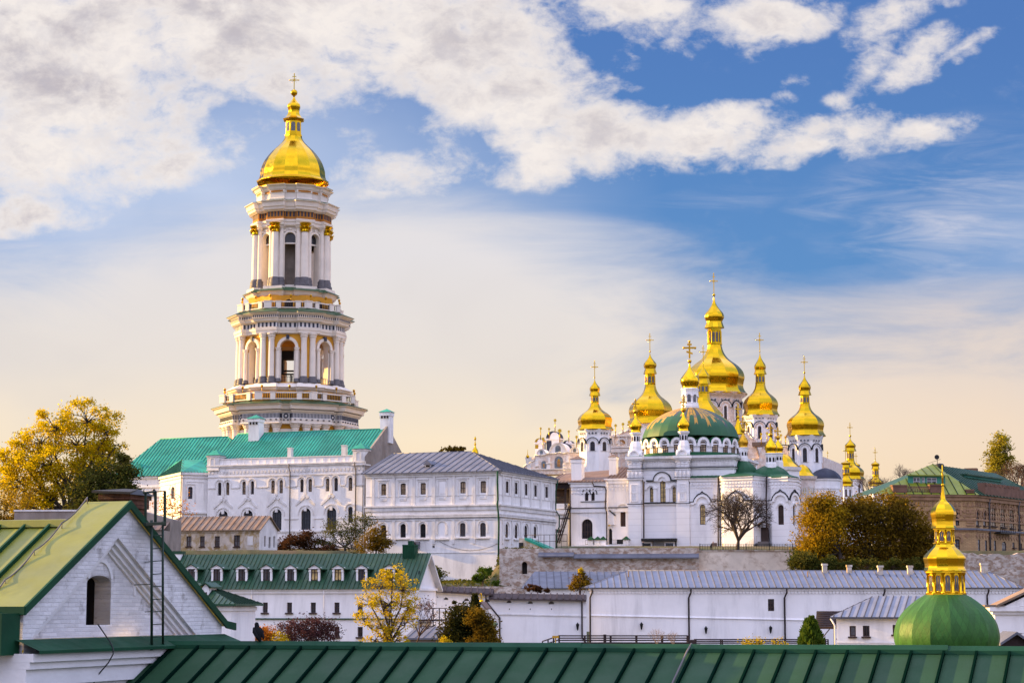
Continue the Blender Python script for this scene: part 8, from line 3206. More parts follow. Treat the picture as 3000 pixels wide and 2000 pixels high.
 deck.build('deck', ['brown_wood'], r7)
 rail.build('railing', ['brown_wood'], r7)
 a, b = H7(308, 682), H7(358, 700)
 mb = MB()
 mb.box(f7, a[0], b[0], .1, .18, b[1], a[1])
 mb.tube([f7.p((a[0] + b[0]) / 2, .05, b[1] - 2), f7.p((a[0] + b[0]) / 2, .05, a[1])], .05, 5)
 sg = mb.build('sign', ['yellow_sign'], None, f7.p(a[0], .1, -6))
 tag(sg, 'small plain yellow board at the top of the walkway steps', 'sign')
 # ---- brown shingled canopy and little grey-roofed house
 A, B = W(2450, 1808, 170), W(2800, 1806, 170)
 f8 = Frame(A, (math.cos(R(18)), -math.sin(R(18))))
 r8 = thing('small_house', 'small white house with a grey hipped metal roof left of the green onion dome', 'house', (A.x, A.y, -5.6))
 L8 = (Vector((B.x - A.x, B.y - A.y))).length
 zt8 = f8.z(2550, 1806)
 ops = [op_px(f8, k4, 592, 1042, 650, 1138), op_px(f8, k4, 714, 1040, 776, 1138), op_px(f8, k4, 988, 1032, 1030, 1120)]
 mb = MB()
 facade(mb, f8, 0, L8, -7, zt8, ops, .25)
 mb.face([f8.p(0, 0, -7), f8.p(0, 0, zt8), f8.p(0, -8, zt8), f8.p(0, -8, -7)])
 mb.build('wall', ['white_clean'], r8)
 for i, o in enumerate(ops):
  window(f8, o, -.2, r8, (0, 0) if i < 1 else (1, 0), gm='pane_grey' if i == 0 else 'pane_dark', sill=.1)
 mb = MB()
 zr8 = f8.z(2570, 1745, -4)
 q = [f8.p(-.45, .5, zt8), f8.p(L8 + .4, .5, zt8), f8.p(L8 - 2, -4, zr8), f8.p(fr_u(f8, 2561, 1746, -4), -4, zr8)]
 mb.slope(q, .62, .07, .06)
 mb.slope([f8.p(-.45, -8.5, zt8), q[0], q[3]], .62, .07, .06)
 d = Vector((0, 0, .16))
 mb.face([q[0] - d, q[1] - d, q[1], q[0]], 1)
 mb.face([q[0] - d, q[1] - d, f8.p(L8, -.0, zt8 - .16), f8.p(0, 0, zt8 - .16)], 1)
 mb.build('roof', ['shed_roof', 'grey_seam'], r8)
 pipe(r8, [f8.p(-.4, .45, zt8 - .1), f8.p(-.1, .2, zt8 - .7), f8.p(-.05, .15, -7)], .07, 'white_clean')
 mb = MB()
 zs = f8.z(*k4(700, 1198))
 mb.box(f8, 0, L8, 0, .05, zs - .04, zs + .04)
 mb.build('string_course', ['white_trim'], r8)
 r9 = thing('shingle_canopy', 'dark brown shingled canopy on timber posts left of the small grey roofed house', 'canopy', (W(2420, 1840, 178).x, 178, -6))
 f9 = Frame(W(2390, 1830, 178), (1, 0))
 H9 = lambda x, y, n=0: f9.hit(*k4(x, y), n)
 a, b, c_, d_ = H9(278, 1055), H9(490, 1055), H9(575, 905, -2.6), H9(290, 905, -2.6)
 mb = MB()
 mb.face([f9.p(a[0], 0, a[1]), f9.p(b[0], 0, b[1]), f9.p(c_[0], -2.6, c_[1]), f9.p(d_[0], -2.6, d_[1])])
 mb.face([f9.p(a[0], 0, a[1] - .14), f9.p(b[0], 0, b[1] - .14), f9.p(b[0], 0, b[1]), f9.p(a[0], 0, a[1])])
 for i in range(9):
  t = i / 9
  p, q_ = f9.p(a[0] + (d_[0] - a[0]) * t, -2.6 * t, a[1] + (d_[1] - a[1]) * t + .03), f9.p(b[0] + (c_[0] - b[0]) * t, -2.6 * t, b[1] + (c_[1] - b[1]) * t + .03)
  mb.tube([p, q_], .035, 4)
 mb.build('roof', ['brown_wood'], r9)
 mb = MB()
 for u in (a[0] + .4, b[0] - .3):
  mb.box(f9, u - .07, u + .07, -.35, -.2, -7, a[1])
  mb.tube([f9.p(u, -.28, a[1] - 1.2), f9.p(u + .9, -.28, a[1] - .1)], .06, 4)
 mb.build('posts', ['brown_wood'], r9)
 # ---- neoclassical porch at the right edge
 kp = K(2700, 1600, 4.9)
 A = W(2925, 1790, 158)
 f10 = Frame(A, (math.cos(R(6)), -math.sin(R(6))))
 r10 = thing('portico', 'white neoclassical portico with columns and a pediment at the right edge', 'portico', (A.x, A.y, -6))
 H = lambda x, y, n=0: f10.hit(*kp(x, y), n)
 u0 = H(1060, 1000)[0]
 zt10 = H(1100, 860)[1]
 mb = MB()
 mb.box(f10, u0, u0 + 12, -5, 0, -8, zt10 - .2)
 mb.build('wall', ['white_clean'], r10)
 mb = MB()
 for y0, y1, o in ((905, 862, .5), (985, 905, .25), (1005, 985, .1)):
  mb.box(f10, u0 - o, u0 + 12, -5, .3 + o, H(1200, y1 + 40)[1] - .0, H(1200, y0 - 42)[1] + .0) if False else None
 for za, zb, o in ((zt10 - .35, zt10, .55), (zt10 - .6, zt10 - .35, .3), (zt10 - 2.0, zt10 - .6, .12)):
  mb.box(f10, u0 - o, u0 + 12, -5, .5 + o, za, zb)
 up = H(1190, 855, 1.0)[0]
 pk = zt10 + 2.35
 mb.extrude(f10, [(up, zt10 + .02), (up + 10.0, zt10 + .02), (up + 5.0, pk)], -3, 1.0)
 mb.build('entablature', ['white_clean'], r10)
 mb = MB()
 for sx in (0, 1):
  a, b = ((up - .6, zt10 - .05), (up + 5.0, pk + .25)) if sx == 0 else ((up + 5.0, pk + .25), (up + 10.6, zt10 - .05))
  mb.hexa([f10.p(a[0], 1.25, a[1]), f10.p(b[0], 1.25, b[1]), f10.p(b[0], -3, b[1]), f10.p(a[0], -3, a[1]), f10.p(a[0], 1.25, a[1] + .18), f10.p(b[0], 1.25, b[1] + .18), f10.p(b[0], -3, b[1] + .18), f10.p(a[0], -3, a[1] + .18)])
 mb.box(f10, u0 - .9, up, -4, 1.1, zt10 + .005, zt10 + .13)
 mb.build('roof', ['rust_roof', 'rust_seam'], r10)
 for i in range(5):
  u = H(1125 + i * 95, 1100, .6)[0]
  if i in (1, 3):
   mb = MB()
   mb.box(f10, u - .12, u + .12, .0, .04, -8, zt10 - 2.1)
   mb.build('dark_joint', ['window_brown'], r10)
   continue
  p = f10.p(u, .25, 0)
  mb = MB()
  mb.lathe((p.x, p.y), [(-8, .42), (zt10 - 2.5, .36), (zt10 - 2.5, .44), (zt10 - 2.2, .5), (zt10 - 2.02, .5)], 14, 0)
  mb.build('column', ['white_clean'], r10)
 a, b = H(1440, 1290, .05), H(1500, 1040, .05)
 mb = MB()
 mb.box(f10, a[0], a[0] + 1.5, 0, .06, a[1], b[1])
 mb.build('door', ['window_brown'], r10)
 # small dark gabled roof in front of it
 r11 = thing('wooden_hut', 'small dark wooden gabled hut peeping over the foreground ridge at the right', 'hut', (W(2970, 1890, 120).x, 120, -5))
 f11 = Frame(W(2978, 1890, 120), (1, 0))
 H = lambda x, y: f11.hit(*kp(x, y))
 l, t, r_ = H(1125, 1395), H(1365, 1235), H(1605, 1395)
 mb = MB()
 mb.extrude(f11, [(l[0] + .25, -7), (r_[0] - .25, -7), (r_[0] - .25, r_[1]), (t[0], t[1] - .15), (l[0] + .25, l[1])], -3, -.3, 0)
 mb.build('wall', ['brown_wood'], r11)
 mb = MB()
 for a, b in ((l, t), (t, r_)):
  mb.hexa([f11.p(a[0], .1, a[1] - .1), f11.p(b[0], .1, b[1] - .1), f11.p(b[0], -3.3, b[1] - .1), f11.p(a[0], -3.3, a[1] - .1), f11.p(a[0], .1, a[1] + .06), f11.p(b[0], .1, b[1] + .06), f11.p(b[0], -3.3, b[1] + .06), f11.p(a[0], -3.3, a[1] + .06)])
 mb.build('roof', ['grey_roof', 'grey_seam'], r11)
 # small shrine among the conifers
 r12 = thing('wayside_chapel', 'tiny white chapel with a gabled roof and gold cross behind the dark conifer', 'chapel', (W(1412, 1800, 192).x, 192, -6))
 f12 = Frame(W(1412, 1790, 192), (.97, -.24))
 H = lambda x, y: f12.hit(*kw(x, y))
 a, b = H(758, 655), H(842, 655)
 tp = H(800, 602)
 mb = MB()
 mb.extrude(f12, [(a[0], -7), (b[0], -7), (b[0], b[1]), ((a[0] + b[0]) / 2, tp[1]), (a[0], a[1])], -1.6, 0)
 mb.build('wall', ['white_clean'], r12)
 mb = MB()
 c = (a[0] + b[0]) / 2
 for p, q_ in (((a[0] - .2, a[1] - .12), (c, tp[1] + .12)), ((c, tp[1] + .12), (b[0] + .2, b[1] - .12))):
  mb.hexa([f12.p(p[0], .2, p[1]), f12.p(q_[0], .2, q_[1]), f12.p(q_[0], -1.8, q_[1]), f12.p(p[0], -1.8, p[1]), f12.p(p[0], .2, p[1] + .08), f12.p(q_[0], .2, q_[1] + .08), f12.p(q_[0], -1.8, q_[1] + .08), f12.p(p[0], -1.8, p[1] + .08)])
 mb.build('roof', ['brown_roof', 'rust_seam'], r12)
 mb = MB()
 p = f12.p(c - .2, -.8, 0)
 zc0, zc1 = tp[1], H(770, 465)[1]
 ball(mb, (p.x, p.y), zc0 + .25, .2)
 cross(mb, (p.x, p.y), zc0, zc1, .22, .04, 1)
 mb.build('cross', ['gold'], r12)
 # green-roofed lean-to right of it
 a = W(1436, 1838, 193)
 r13 = thing('green_porch', 'small white annexe with a steep green roof edge right of the dark conifer', 'annexe', (a.x, a.y, -6))
 f13 = Frame(a, (1, 0))
 H = lambda x, y: f13.hit(*kw(x, y))
 p0, p1, p2 = H(905, 890), H(1030, 868), H(950, 965)
 mb = MB()
 mb.extrude(f13, [(p2[0], -7), (p1[0] - .1, -7), (p1[0] - .1, p1[1] - .1), (p2[0], p2[1])], -3, 0)
 mb.build('wall', ['white_clean'], r13)
 mb = MB()
 mb.face([f13.p(p2[0], .1, p2[1]), f13.p(p1[0], .1, p1[1]), f13.p(p1[0] - 1.2, -3, p1[1] + .3), f13.p(p0[0], -3, p0[1])])
 mb.face([f13.p(p2[0], .1, p2[1] - .1), f13.p(p1[0], .1, p1[1] - .1), f13.p(p1[0], .1, p1[1]), f13.p(p2[0], .1, p2[1])])
 mb.build('roof', ['green_roof', 'green_seam'], r13)
 # grey sheds by the yellow tree
 a = W(1290, 1880, 176)
 r14 = thing('grey_shed', 'low grey shed with a dark lean-to roof left of the dark conifer', 'shed', (a.x, a.y, -6))
 f14 = Frame(a, (.98, -.2))
 H = lambda x, y, n=0: f14.hit(*kw(x, y), n)
 p0, p1, p2 = H(-230, 1075), H(300, 1070), H(300, 1005)
 mb = MB()
 mb.box(f14, p0[0], p1[0], -4, 0, -7, p1[1])
 mb.build('wall', ['gable_plaster'], r14)
 mb = MB()
 q = [f14.p(p0[0] - .2, .3, p1[1]), f14.p(p1[0] + .2, .3, p1[1]), f14.p(p1[0] + .2, -4, p1[1] + .9), f14.p(p0[0] - .2, -4, p1[1] + .9)]
 mb.slope(q, .7, .04, .05)
 mb.face([q[0] - Vector((0, 0, .15)), q[1] - Vector((0, 0, .15)), q[1], q[0]])
 mb.build('roof', ['grey_roof', 'grey_seam'], r14)


def fr_u(f, px, py, n):
 return f.u(px, py, n)


make_walls()


# ------------------------------------------------------------------ foreground: long green roof, brick gable, little gilded dome
def make_foreground():
 RU = Vector((math.cos(R(19.7)), -math.sin(R(19.7)), 0))
 P0 = Vector((-6.75, 45.0, 0))
 fr = Frame(P0, RU)                     # N points to the viewer, down the near slope
 zr = -.87
 u0, u1 = -1.14, 34.0
 tp = math.tan(R(25.6))
 root = thing('green_roofed_house', 'foreground house roof of dark green standing seam metal running along the bottom', 'house', fr.p(0, 0, -8))
 P = fr.p
 D = 7.5
 mb = MB()
 mb.slope([P(u0, D, zr - D * tp), P(u1, D, zr - D * tp), P(u1, 0, zr), P(u0, 0, zr)], .614, .07, .045, off=.36)
 mb.slope([P(u1, -D, zr - D * tp), P(u0, -D, zr - D * tp), P(u0, 0, zr), P(u1, 0, zr)], .614, .055, .035)
 mb.build('roof', ['fore_roof', 'fore_seam'], root)
 # ridge flashing, in lapped lengths
 mb = MB()
 x = u0
 random.seed(8)
 while x < u1:
  l = 2.45
  dz = random.uniform(0, .012)
  q = [(.16, -.075), (.15, .0), (.05, .085), (-.05, .085), (-.15, .0), (-.16, -.075)]
  a, b = x, min(x + l + .03, u1)
  for (n0, z0), (n1, z1) in zip(q[:-1], q[1:]):
   mb.face([P(a, n0, zr + z0 + dz), P(b, n0, zr + z0 + dz + .006), P(b, n1, zr + z1 + dz + .006), P(a, n1, zr + z1 + dz)])
  x += l
 mb.build('ridge_cap', ['fore_trim'], root)
 mb = MB()
 mb.box(fr, u0 - 3, u1, -D + .4, D - .4, -9, zr - D * tp - .05)
 mb.face([P(u1 - .1, D - .4, zr - D * tp - .1), P(u1 - .1, -D + .4, zr - D * tp - .1), P(u1 - .1, 0, zr - .1)])
 mb.build('wall', ['white_wall'], root)
 mb = MB()
 a, b = W(1740, 1898, 41.4), W(1640, 2010, 40.0)
 pa = fr.hit(2026, 1897, .0)
 uu = fr.u(2026, 1900, 0)
 cab = [P(uu, .0, zr + .1), P(uu - .02, .3, zr - .06), P(uu, 2.0, zr - 2.0 * tp + .06), P(uu - .05, 5.0, zr - 5.0 * tp + .06)]
 mb.tube(cab, .02, 5)
 mb.build('lightning_wire', ['column_base_grey'], root)

 # ---- brick gable on the left
 gx = W(371, 1467, 44.0)
 g = Frame(gx, (RU.y * -1, RU.x))       # U runs away to the right along the gable, N looks right
 Gz = lambda x, y, n=0.0: g.z(x, y, n)
 Gu = lambda x, y, n=0.0: g.u(x, y, n)
 k = K(0, 1400, 2.613)
 H = lambda x, y, n=0.0: g.hit(*k(x, y), n)
 gr = thing('brick_gable', 'whitewashed brick attic gable under a sunlit yellow green metal roof', 'gable', g.p(0, 0, -6))
 apex_z = gx.z
 lu, lz = H(190, 985)
 ru, rz = H(1690, 1095)
 ub = (g.U.x, g.U.y)
 mat('painted_brick', (.78, .77, .79), rough=.8, var=.06, vs=.8, dirt=(.40, .38, .37), da=.40, ds=2.2, brick=(ub, 1.0, (.90, .89, .90)), bump=.7, bs=9, sharp=.12)
 mat('painted_plaster', (.78, .77, .79), rough=.8, var=.06, vs=.8, dirt=(.36, .33, .31), da=.28, ds=1.6, bump=.35, bs=7, sharp=.12)
 mat('old_red_brick', (.13, .055, .035), rough=.9, var=.5, vs=3, dirt=(.32, .22, .16), da=.36, ds=5, brick=((.94, -.34), 1.0, (.5, .45, .4)), bump=.5, bs=10)
 zb = H(700, 1218)[1]
 o = op_px(g, k, 752, 742, 936, 1122, .35)
 th = .42
 # recessed tympanum, with the real window opening
 ia, la, ra = H(905, 457), H(232, 1240), H(1500, 1250)
 il, iz = H(905, 462)
 mb = MB()
 rec = -.28
 # window plane split into the triangle by a fan of strips
 def tri_wall(n, ops):
  us = sorted(set([la[0], ia[0], ra[0]] + [x for q in ops for x in q[:2]]))
  def top(u):
   if u <= ia[0]:
    return zb + (ia[1] - zb) * (u - la[0]) / (ia[0] - la[0])
   return zb + (ia[1] - zb) * (ra[0] - u) / (ra[0] - ia[0])
  for a, b in zip(us[:-1], us[1:]):
   inside = [q for q in ops if q[0] <= a + 1e-6 and q[1] >= b - 1e-6]
   ta, tb = top(a), top(b)
   if inside:
    q = inside[0]
    mb.face([g.p(a, n, zb), g.p(b, n, zb), g.p(b, n, q[2]), g.p(a, n, q[2])])
    mb.face([g.p(a, n, q[3]), g.p(b, n, q[3]), g.p(b, n, tb), g.p(a, n, ta)])
    tpz = opening_top(q[0], q[1], q[3], q[4])
    for e, f in zip(tpz[:-1], tpz[1:]):
     mb.face([g.p(e[0], n, e[1]), g.p(f[0], n, f[1]), g.p(f[0], n, q[3]), g.p(e[0], n, q[3])][::-1])
    loop = [(q[0], q[2]), (q[1], q[2])] + tpz
    for e, f in zip(loop, loop[1:] + loop[:1]):
     mb.face([g.p(e[0], n, e[1]), g.p(f[0], n, f[1]), g.p(f[0], n - .40, f[1]), g.p(e[0], n - .40, e[1])])
   else:
    mb.face([g.p(a, n, zb), g.p(b, n, zb), g.p(b, n, tb), g.p(a, n, ta)])
 tri_wall(rec, [o])
 mb.build('tympanum', ['painted_brick'], gr)
 # slim brick pier standing in the opening and dark loft behind
 mb = MB()
 mb.box(g, o[0] - .12, o[1] + .12, rec - .92, rec - .90, o[2] - .1, o[3] + .1)
 mb.box(g, o[0] - .12, o[0] - .10, rec - .90, rec - .41, o[2] - .1, o[3] + .1)
 mb.box(g, o[1] + .10, o[1] + .12, rec - .90, rec - .41, o[2] - .1, o[3] + .1)
 mb.box(g, o[0] - .12, o[1] + .12, rec - .90, rec - .41, o[2] - .12, o[2] - .1)
 mb.box(g, o[0] - .12, o[1] + .12, rec - .90, rec - .41, o[3] + .1, o[3] + .12)
 mb.build('loft', ['dark_inside'], gr)
 mb = MB()
 mb.box(g, o[0] + .01, o[0] + .14, rec - .5, rec - .42, o[2], o[3] - .12)
 mb.build('shutter', ['window_brown'], gr)
 # raking brick bands round the tympanum
 mb = MB()
 for (inn, out) in (((la[0], zb), (lu - .05, lz)), ((ra[0], zb), (ru + .05, rz))):
  s = -1 if inn[0] < ia[0] else 1
  top_o = (0.0 - .02, apex_z - .10)
  pts = [inn, (out[0], zb) if s > 0 else (out[0] + .0, zb), (out[0], out[1] - .08), top_o, (ia[0], ia[1])]
  if s < 0:
   pts = pts[::-1]
   pts = [(ia[0], ia[1]), top_o, (out[0], out[1] - .08), (out[0], zb), inn]
  mb.face([g.p(a, 0, b) for a, b in pts])
  # soffit of the band
  mb.face([g.p(inn[0], 0, inn[1]), g.p(ia[0], 0, ia[1]), g.p(ia[0], rec, ia[1]), g.p(inn[0], rec, inn[1])])
 mb.face([g.p(ru + .05, 0, zb - 1), g.p(ru + .05, -2.2, zb - 1), g.p(ru + .05, -2.2, rz - .08), g.p(ru + .05, 0, rz - .08)])
 mb.face([g.p(lu - .05, 0, zb - 1), g.p(lu - .05, 0, lz - .08), g.p(lu - .05, -2.2, lz - .08), g.p(lu - .05, -2.2, zb - 1)])
 mb.face([g.p(ru + .05, 0, zb - 1.6), g.p(ru + .05, 0, zb), g.p(lu, 0, zb), g.p(lu, 0, zb - 1.6)])
 mb.build('raking_bands', ['painted_brick'], gr)
 mb = MB()
 for inn in ((la[0], zb), (ra[0], zb)):
  a = Vector((inn[0], inn[1]))
  b = Vector((ia[0], ia[1]))
  dirn = (b - a).normalized()
  nn = Vector((-dirn.y, dirn.x))
  if nn.y > 0:
   nn = -nn
  for off, w, d in ((0.0, .10, .20), (.10, .09, .12), (.19, .07, .05)):
   q = [a + nn * off, b + nn * off / max(.3, abs(nn.y)) * 0 + nn * off, b + nn * (off + w), a + nn * (off + w)]
   mb.extrude(g, [(p.x, p.y) for p in (q if inn[0] > ia[0] else q[::-1])][::-1], rec, rec + d)
 mb.build('inner_moulding', ['painted_plaster'], gr)
 # arch of proud brick above the window
 mb = MB()
 c = (o[0] + o[1]) / 2
 mb.arcband(g, c, o[2] + .55, 1.42, 1.5, rec, rec + .03, .05, PI - .05, 20)
 mb.arcband(g, c, o[3] - .16, .44, .52, rec, rec + .035, .2, PI - .2, 10)
 mb.build('relieving_arch', ['painted_plaster'], gr)
 # sloped green flashing at the foot and the white cornice below
 mb = MB()
 z0, z1 = H(600, 1308, .5)[1], H(600, 1222, 0)[1]
 ua, ue = lu - .3, ru + .2
 mb.face([g.p(ua, .55, z0), g.p(ue, .55, z0), g.p(ue, 0, z1), g.p(ua, 0, z1)])
 mb.face([g.p(ua, .55, z0 - .06), g.p(ue, .55, z0 - .06), g.p(ue, .55, z0), g.p(ua, .55, z0)])
 mb.build('foot_flashing', ['fore_trim'], gr)
 mb = MB()
 zc = z0 - .06
 for a, b, n in ((0, .16, .42), (.16, .3, .34), (.3, .62, .26), (.62, .75, .16), (.75, .86, .1)):
  mb.box(g, ua, ue, -.4, n, zc - b, zc - a - .002)
 mb.box(g, ua, ue, -.4, 0.02, -9, zc - .86)
 mb.build('cornice', ['painted_plaster'], gr)
 # roof: short raised strip over the gable wall, then the lower roof behind
 back = -1.0
 e = .10
 sl = (apex_z - lz) / (0 - lu)
 slr = (apex_z - rz) / ru
 mb = MB()
 ax = Vector((0, 0, .0))

 def slab(pa, pb, n0, n1, t, m=0):
  mb.hexa([g.p(pa[0], n1, pa[1] - t), g.p(pb[0], n1, pb[1] - t), g.p(pb[0], n0, pb[1] - t), g.p(pa[0], n0, pa[1] - t),
    g.p(pa[0], n1, pa[1]), g.p(pb[0], n1, pb[1]), g.p(pb[0], n0, pb[1]), g.p(pa[0], n0, pa[1])], m)
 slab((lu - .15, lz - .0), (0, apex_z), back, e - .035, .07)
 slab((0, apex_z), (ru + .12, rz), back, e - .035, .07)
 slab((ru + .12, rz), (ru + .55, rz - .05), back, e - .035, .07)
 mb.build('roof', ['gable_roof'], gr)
 mb = MB()
 for pa, pb in (((lu - .15, lz + .012), (0, apex_z + .012)), ((0, apex_z + .012), (ru + .12, rz + .012)), ((ru + .12, rz + .012), (ru + .56, rz - .04))):
  mb.hexa([g.p(pa[0], e + .02, pa[1] - .17), g.p(pb[0], e + .02, pb[1] - .17), g.p(pb[0], e - .03, pb[1] - .17), g.p(pa[0], e - .03, pa[1] - .17),
    g.p(pa[0], e + .02, pa[1]), g.p(pb[0], e + .02, pb[1]), g.p(pb[0], e - .03, pb[1]), g.p(pa[0], e - .03, pa[1])])
 mb.box(g, lu - .17, lu - .14, back, e, lz - .15, lz + .01)
 mb.build('verge_trim', ['fore_trim'], gr)
 # joint line across the sheet
 t = .57
 mb = MB()
 u, z = lu * t, apex_z + (lz - apex_z) * t
 mb.tube([g.p(u, back, z + .004), g.p(u, e, z + .004)], .010, 4)
 mb.build('sheet_joint', ['fore_trim'], gr)
 # lower main roof behind, same slope, with heavy seams
 zl = Gz(90, 1543, -3.0)
 rr = thing('rear_roof', 'sunlit green roof with bold seams behind the brick gable', 'roof', g.p(0, -4, -3))
 q0, q1 = g.p(0, back - .02, zl), g.p(0, -9, zl)
 dl = 7.0
 mb = MB()
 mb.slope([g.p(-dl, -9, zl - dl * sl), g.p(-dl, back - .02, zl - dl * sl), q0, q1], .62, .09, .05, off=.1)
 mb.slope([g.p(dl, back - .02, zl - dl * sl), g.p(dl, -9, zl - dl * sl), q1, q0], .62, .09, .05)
 mb.build('sheets', ['gable_roof', 'fore_trim'], rr)  # dark seam colour stands for the seam shadows on these sheets
 mb = MB()
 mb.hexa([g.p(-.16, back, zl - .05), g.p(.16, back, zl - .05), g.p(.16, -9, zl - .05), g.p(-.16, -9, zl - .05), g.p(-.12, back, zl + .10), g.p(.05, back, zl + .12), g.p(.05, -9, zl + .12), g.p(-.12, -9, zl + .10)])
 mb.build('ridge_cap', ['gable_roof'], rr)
 mb = MB()
 mb.box(g, -dl + .5, dl - .5, -8.6, -1.6, -9, zl - dl * sl + .1)
 mb.build('wall', ['white_wall'], rr)
 # lightning conductor on little posts along the back verge
 posts = []
 mb = MB()
 for t in (0.02, .28, .55, .82, 1.05):
  u, z = lu * t, apex_z + (lz - apex_z) * t
  p = g.p(u, back + .08, z)
  q = p + Vector((0, 0, .14))
  mb.tube([p, q], .012, 5)
  posts.append(q)
 pts = []
 for a, b in zip(posts[:-1], posts[1:]):
  for i in range(6):
   s = i / 6
   pts.append(a + (b - a) * s - Vector((0, 0, .07 * 4 * s * (1 - s))))
 pts.append(posts[-1])
 mb.tube(pts, .016, 5)
 lc = mb.build('lightning_conductor', ['column_base_grey'], None, g.p(0, back, apex_z))
 tag(lc, 'thin lightning conductor wire sagging between pegs along the lit gable roof', 'wire')
 # green metal pipe box on the left
 a, b = H(0, 1010, .0), H(48, 1240, .0)
 mb = MB()
 mb.box(g, lu - .75, lu - .12, -.9, -.02, zb - .3, lz - .12)
 mb.build('metal_cladding', ['fore_trim'], gr)
 # loose black cable
 mb = MB()
 cp = [H(750, 1118, rec + .05), H(800, 1190, .15), H(845, 1255, .35), H(868, 1305, .58), H(866, 1345, .6), H(830, 1410, .5), H(775, 1475, .3), H(730, 1530, .2), H(715, 1580, .15)]
 ns = [rec + .05, .15, .35, .58, .6, .5, .3, .2, .15]
 pth = [g.p(c_[0], n, c_[1]) for c_, n in zip(cp, ns)]
 mb.tube(pth, .014, 6)
 cb = mb.build('cable', ['black_metal'], None, pth[0])
 tag(cb, 'black cable hanging out of the arched gable opening and down the cornice', 'cable')

 # ---- brick chimney behind the ridge
 nC = -2.6
 kk = k
 cu0, cu1 = 2.0, 2.95
 zc1 = 0
 # chimney stands on the far slope: place by its image
 Yc = 47.0
 pl, pr_ = W(812 / 2.613, 1455, Yc), W(1103 / 2.613, 1455, Yc)
 cx, cy = (pl.x + pr_.x) / 2, Yc
 w = (pr_.x - pl.x)
 fc = Frame((cx, cy), RU)
 zt = pz(1400 + 128 / 2.613, Yc)
 ch = thing('chimney', 'old dark brick chimney with a black metal cap beside the ladder', 'chimney', (cx, cy, zl - 1))
 hw = w * .40
 mb = MB()
 mb.box(fc, -hw, hw, -.35, .35, zl - 1.6, zt - .32)
 mb.box(fc, -hw * 1.12, hw * 1.12, -.42, .42, zt - .32, zt - .12)
 mb.box(fc, -hw * 1.2, hw * 1.2, -.48, .48, zt - .12, zt)
 mb.build('shaft', ['old_red_brick'], ch)
 mb = MB()
 mb.hexa([fc.p(-hw * 1.45, .62, zt + .03), fc.p(hw * 1.4, .62, zt - .02), fc.p(hw * 1.4, -.62, zt - .02), fc.p(-hw * 1.45, -.62, zt + .03),
   fc.p(-hw * 1.45, .62, zt + .08), fc.p(hw * 1.4, .62, zt + .03), fc.p(hw * .5, -.3, zt + .14), fc.p(-hw * .6, -.3, zt + .16)])
 mb.build('cap', ['black_metal'], ch)
 # ---- roof ladder with its landing
 ld = thing('roof_ladder', 'dark green iron ladder fixed to the gable with a landing and three posts', 'ladder', g.p(H(1200, 1290, .45)[0], .45, zb))
 nl = .45
 P3 = lambda x, y, n=nl: g.p(H(x, y, n)[0], n, H(x, y, n)[1])
 mb = MB()
 mb.tube([P3(1160, 320), P3(1161, 1315)], .032, 6)
 mb.build('stringer', ['dark_green_metal'], ld)
 n2 = .45
 mb = MB()
 mb.tube([P3(1246, 330), P3(1247, 1275)], .028, 6)
 mb.build('stringer', ['dark_green_metal'], ld)
 for y in (440, 540, 636, 735, 830, 928, 1022, 1120, 1216):
  mb = MB()
  mb.tube([P3(1160, y), P3(1246, y - 6)], .011, 5)
  mb.build('rung', ['dark_green_metal'], ld)
 for x, y in ((1030, 815), (1112, 641), (1110, 1022)):
  mb = MB()
  a = P3(1160, y - 4)
  mb.tube([a, P3(x, y, .0)], .011, 5)
  mb.build('wall_bracket', ['dark_green_metal'], ld)
 mb = MB()
 for x, y0, y1, r in ((1115, 108, 330, .035), (1190, 102, 340, .04), (1262, 98, 365, .04)):
  mb.tube([P3(x, y0, .1), P3(x, y1, .1)], r, 4, sm=False)
 mb.tube([P3(1115, 108, .1), P3(1265, 98, .1)], .012, 5)
 mb.tube([P3(1190, 102, .1), P3(1100, 112, .1)], .03, 4)
 mb.build('guard_posts', ['dark_green_metal'], ld)
 mb = MB()
 a, b = P3(1110, 345, .1), P3(1262, 340, .1)
 for n in (.1, .5):
  mb.tube([P3(1108, 352, n), P3(1262, 345, n)], .045, 4, sm=False)
 for i in range(6):
  t = i / 5
  mb.tube([P3(1112 + 145 * t, 350, .1), P3(1112 + 145 * t, 350, .5)], .025, 4)
 mb.build('landing', ['dark_green_metal'], ld)

 # ---- raven on the ridge
 k6 = K(500, 1560, 2.352)
 bu, bz = fr.hit(*k6(597, 757), .0)
 base = fr.p(bu, 0, zr + .09)
 bd = thing('raven', 'black raven perched upright on the foreground roof ridge', 'bird', base)
 s = .40                                  # bird height
 mb = MB()
 fwd = Vector((-.55, -.1, 0))
 secs = [((.40, .0, -.06), .03), ((.30, .0, .06), .075), ((.18, 0, .2), .15), ((.08, 0, .36), .215), ((.0, 0, .52), .225), ((-.05, 0, .66), .185), ((-.07, 0, .77), .125), ((-.09, 0, .86), .115), ((-.13, 0, .94), .10), ((-.20, 0, .955), .055), ((-.29, 0, .93), .034), ((-.38, 0, .90), .008)]
 path, rad = [], []
 dirx = Vector((.6, -.75, 0)).normalized()
 for (a, b, c_), r_ in secs:
  path.append(base + dirx * a * s * .8 + Vector((0, 0, c_ * s + .0)))
  rad.append(r_ * s * 1.05)
 mb.tube(path, rad, 12)
 side = Vector((-dirx.y, dirx.x, 0))
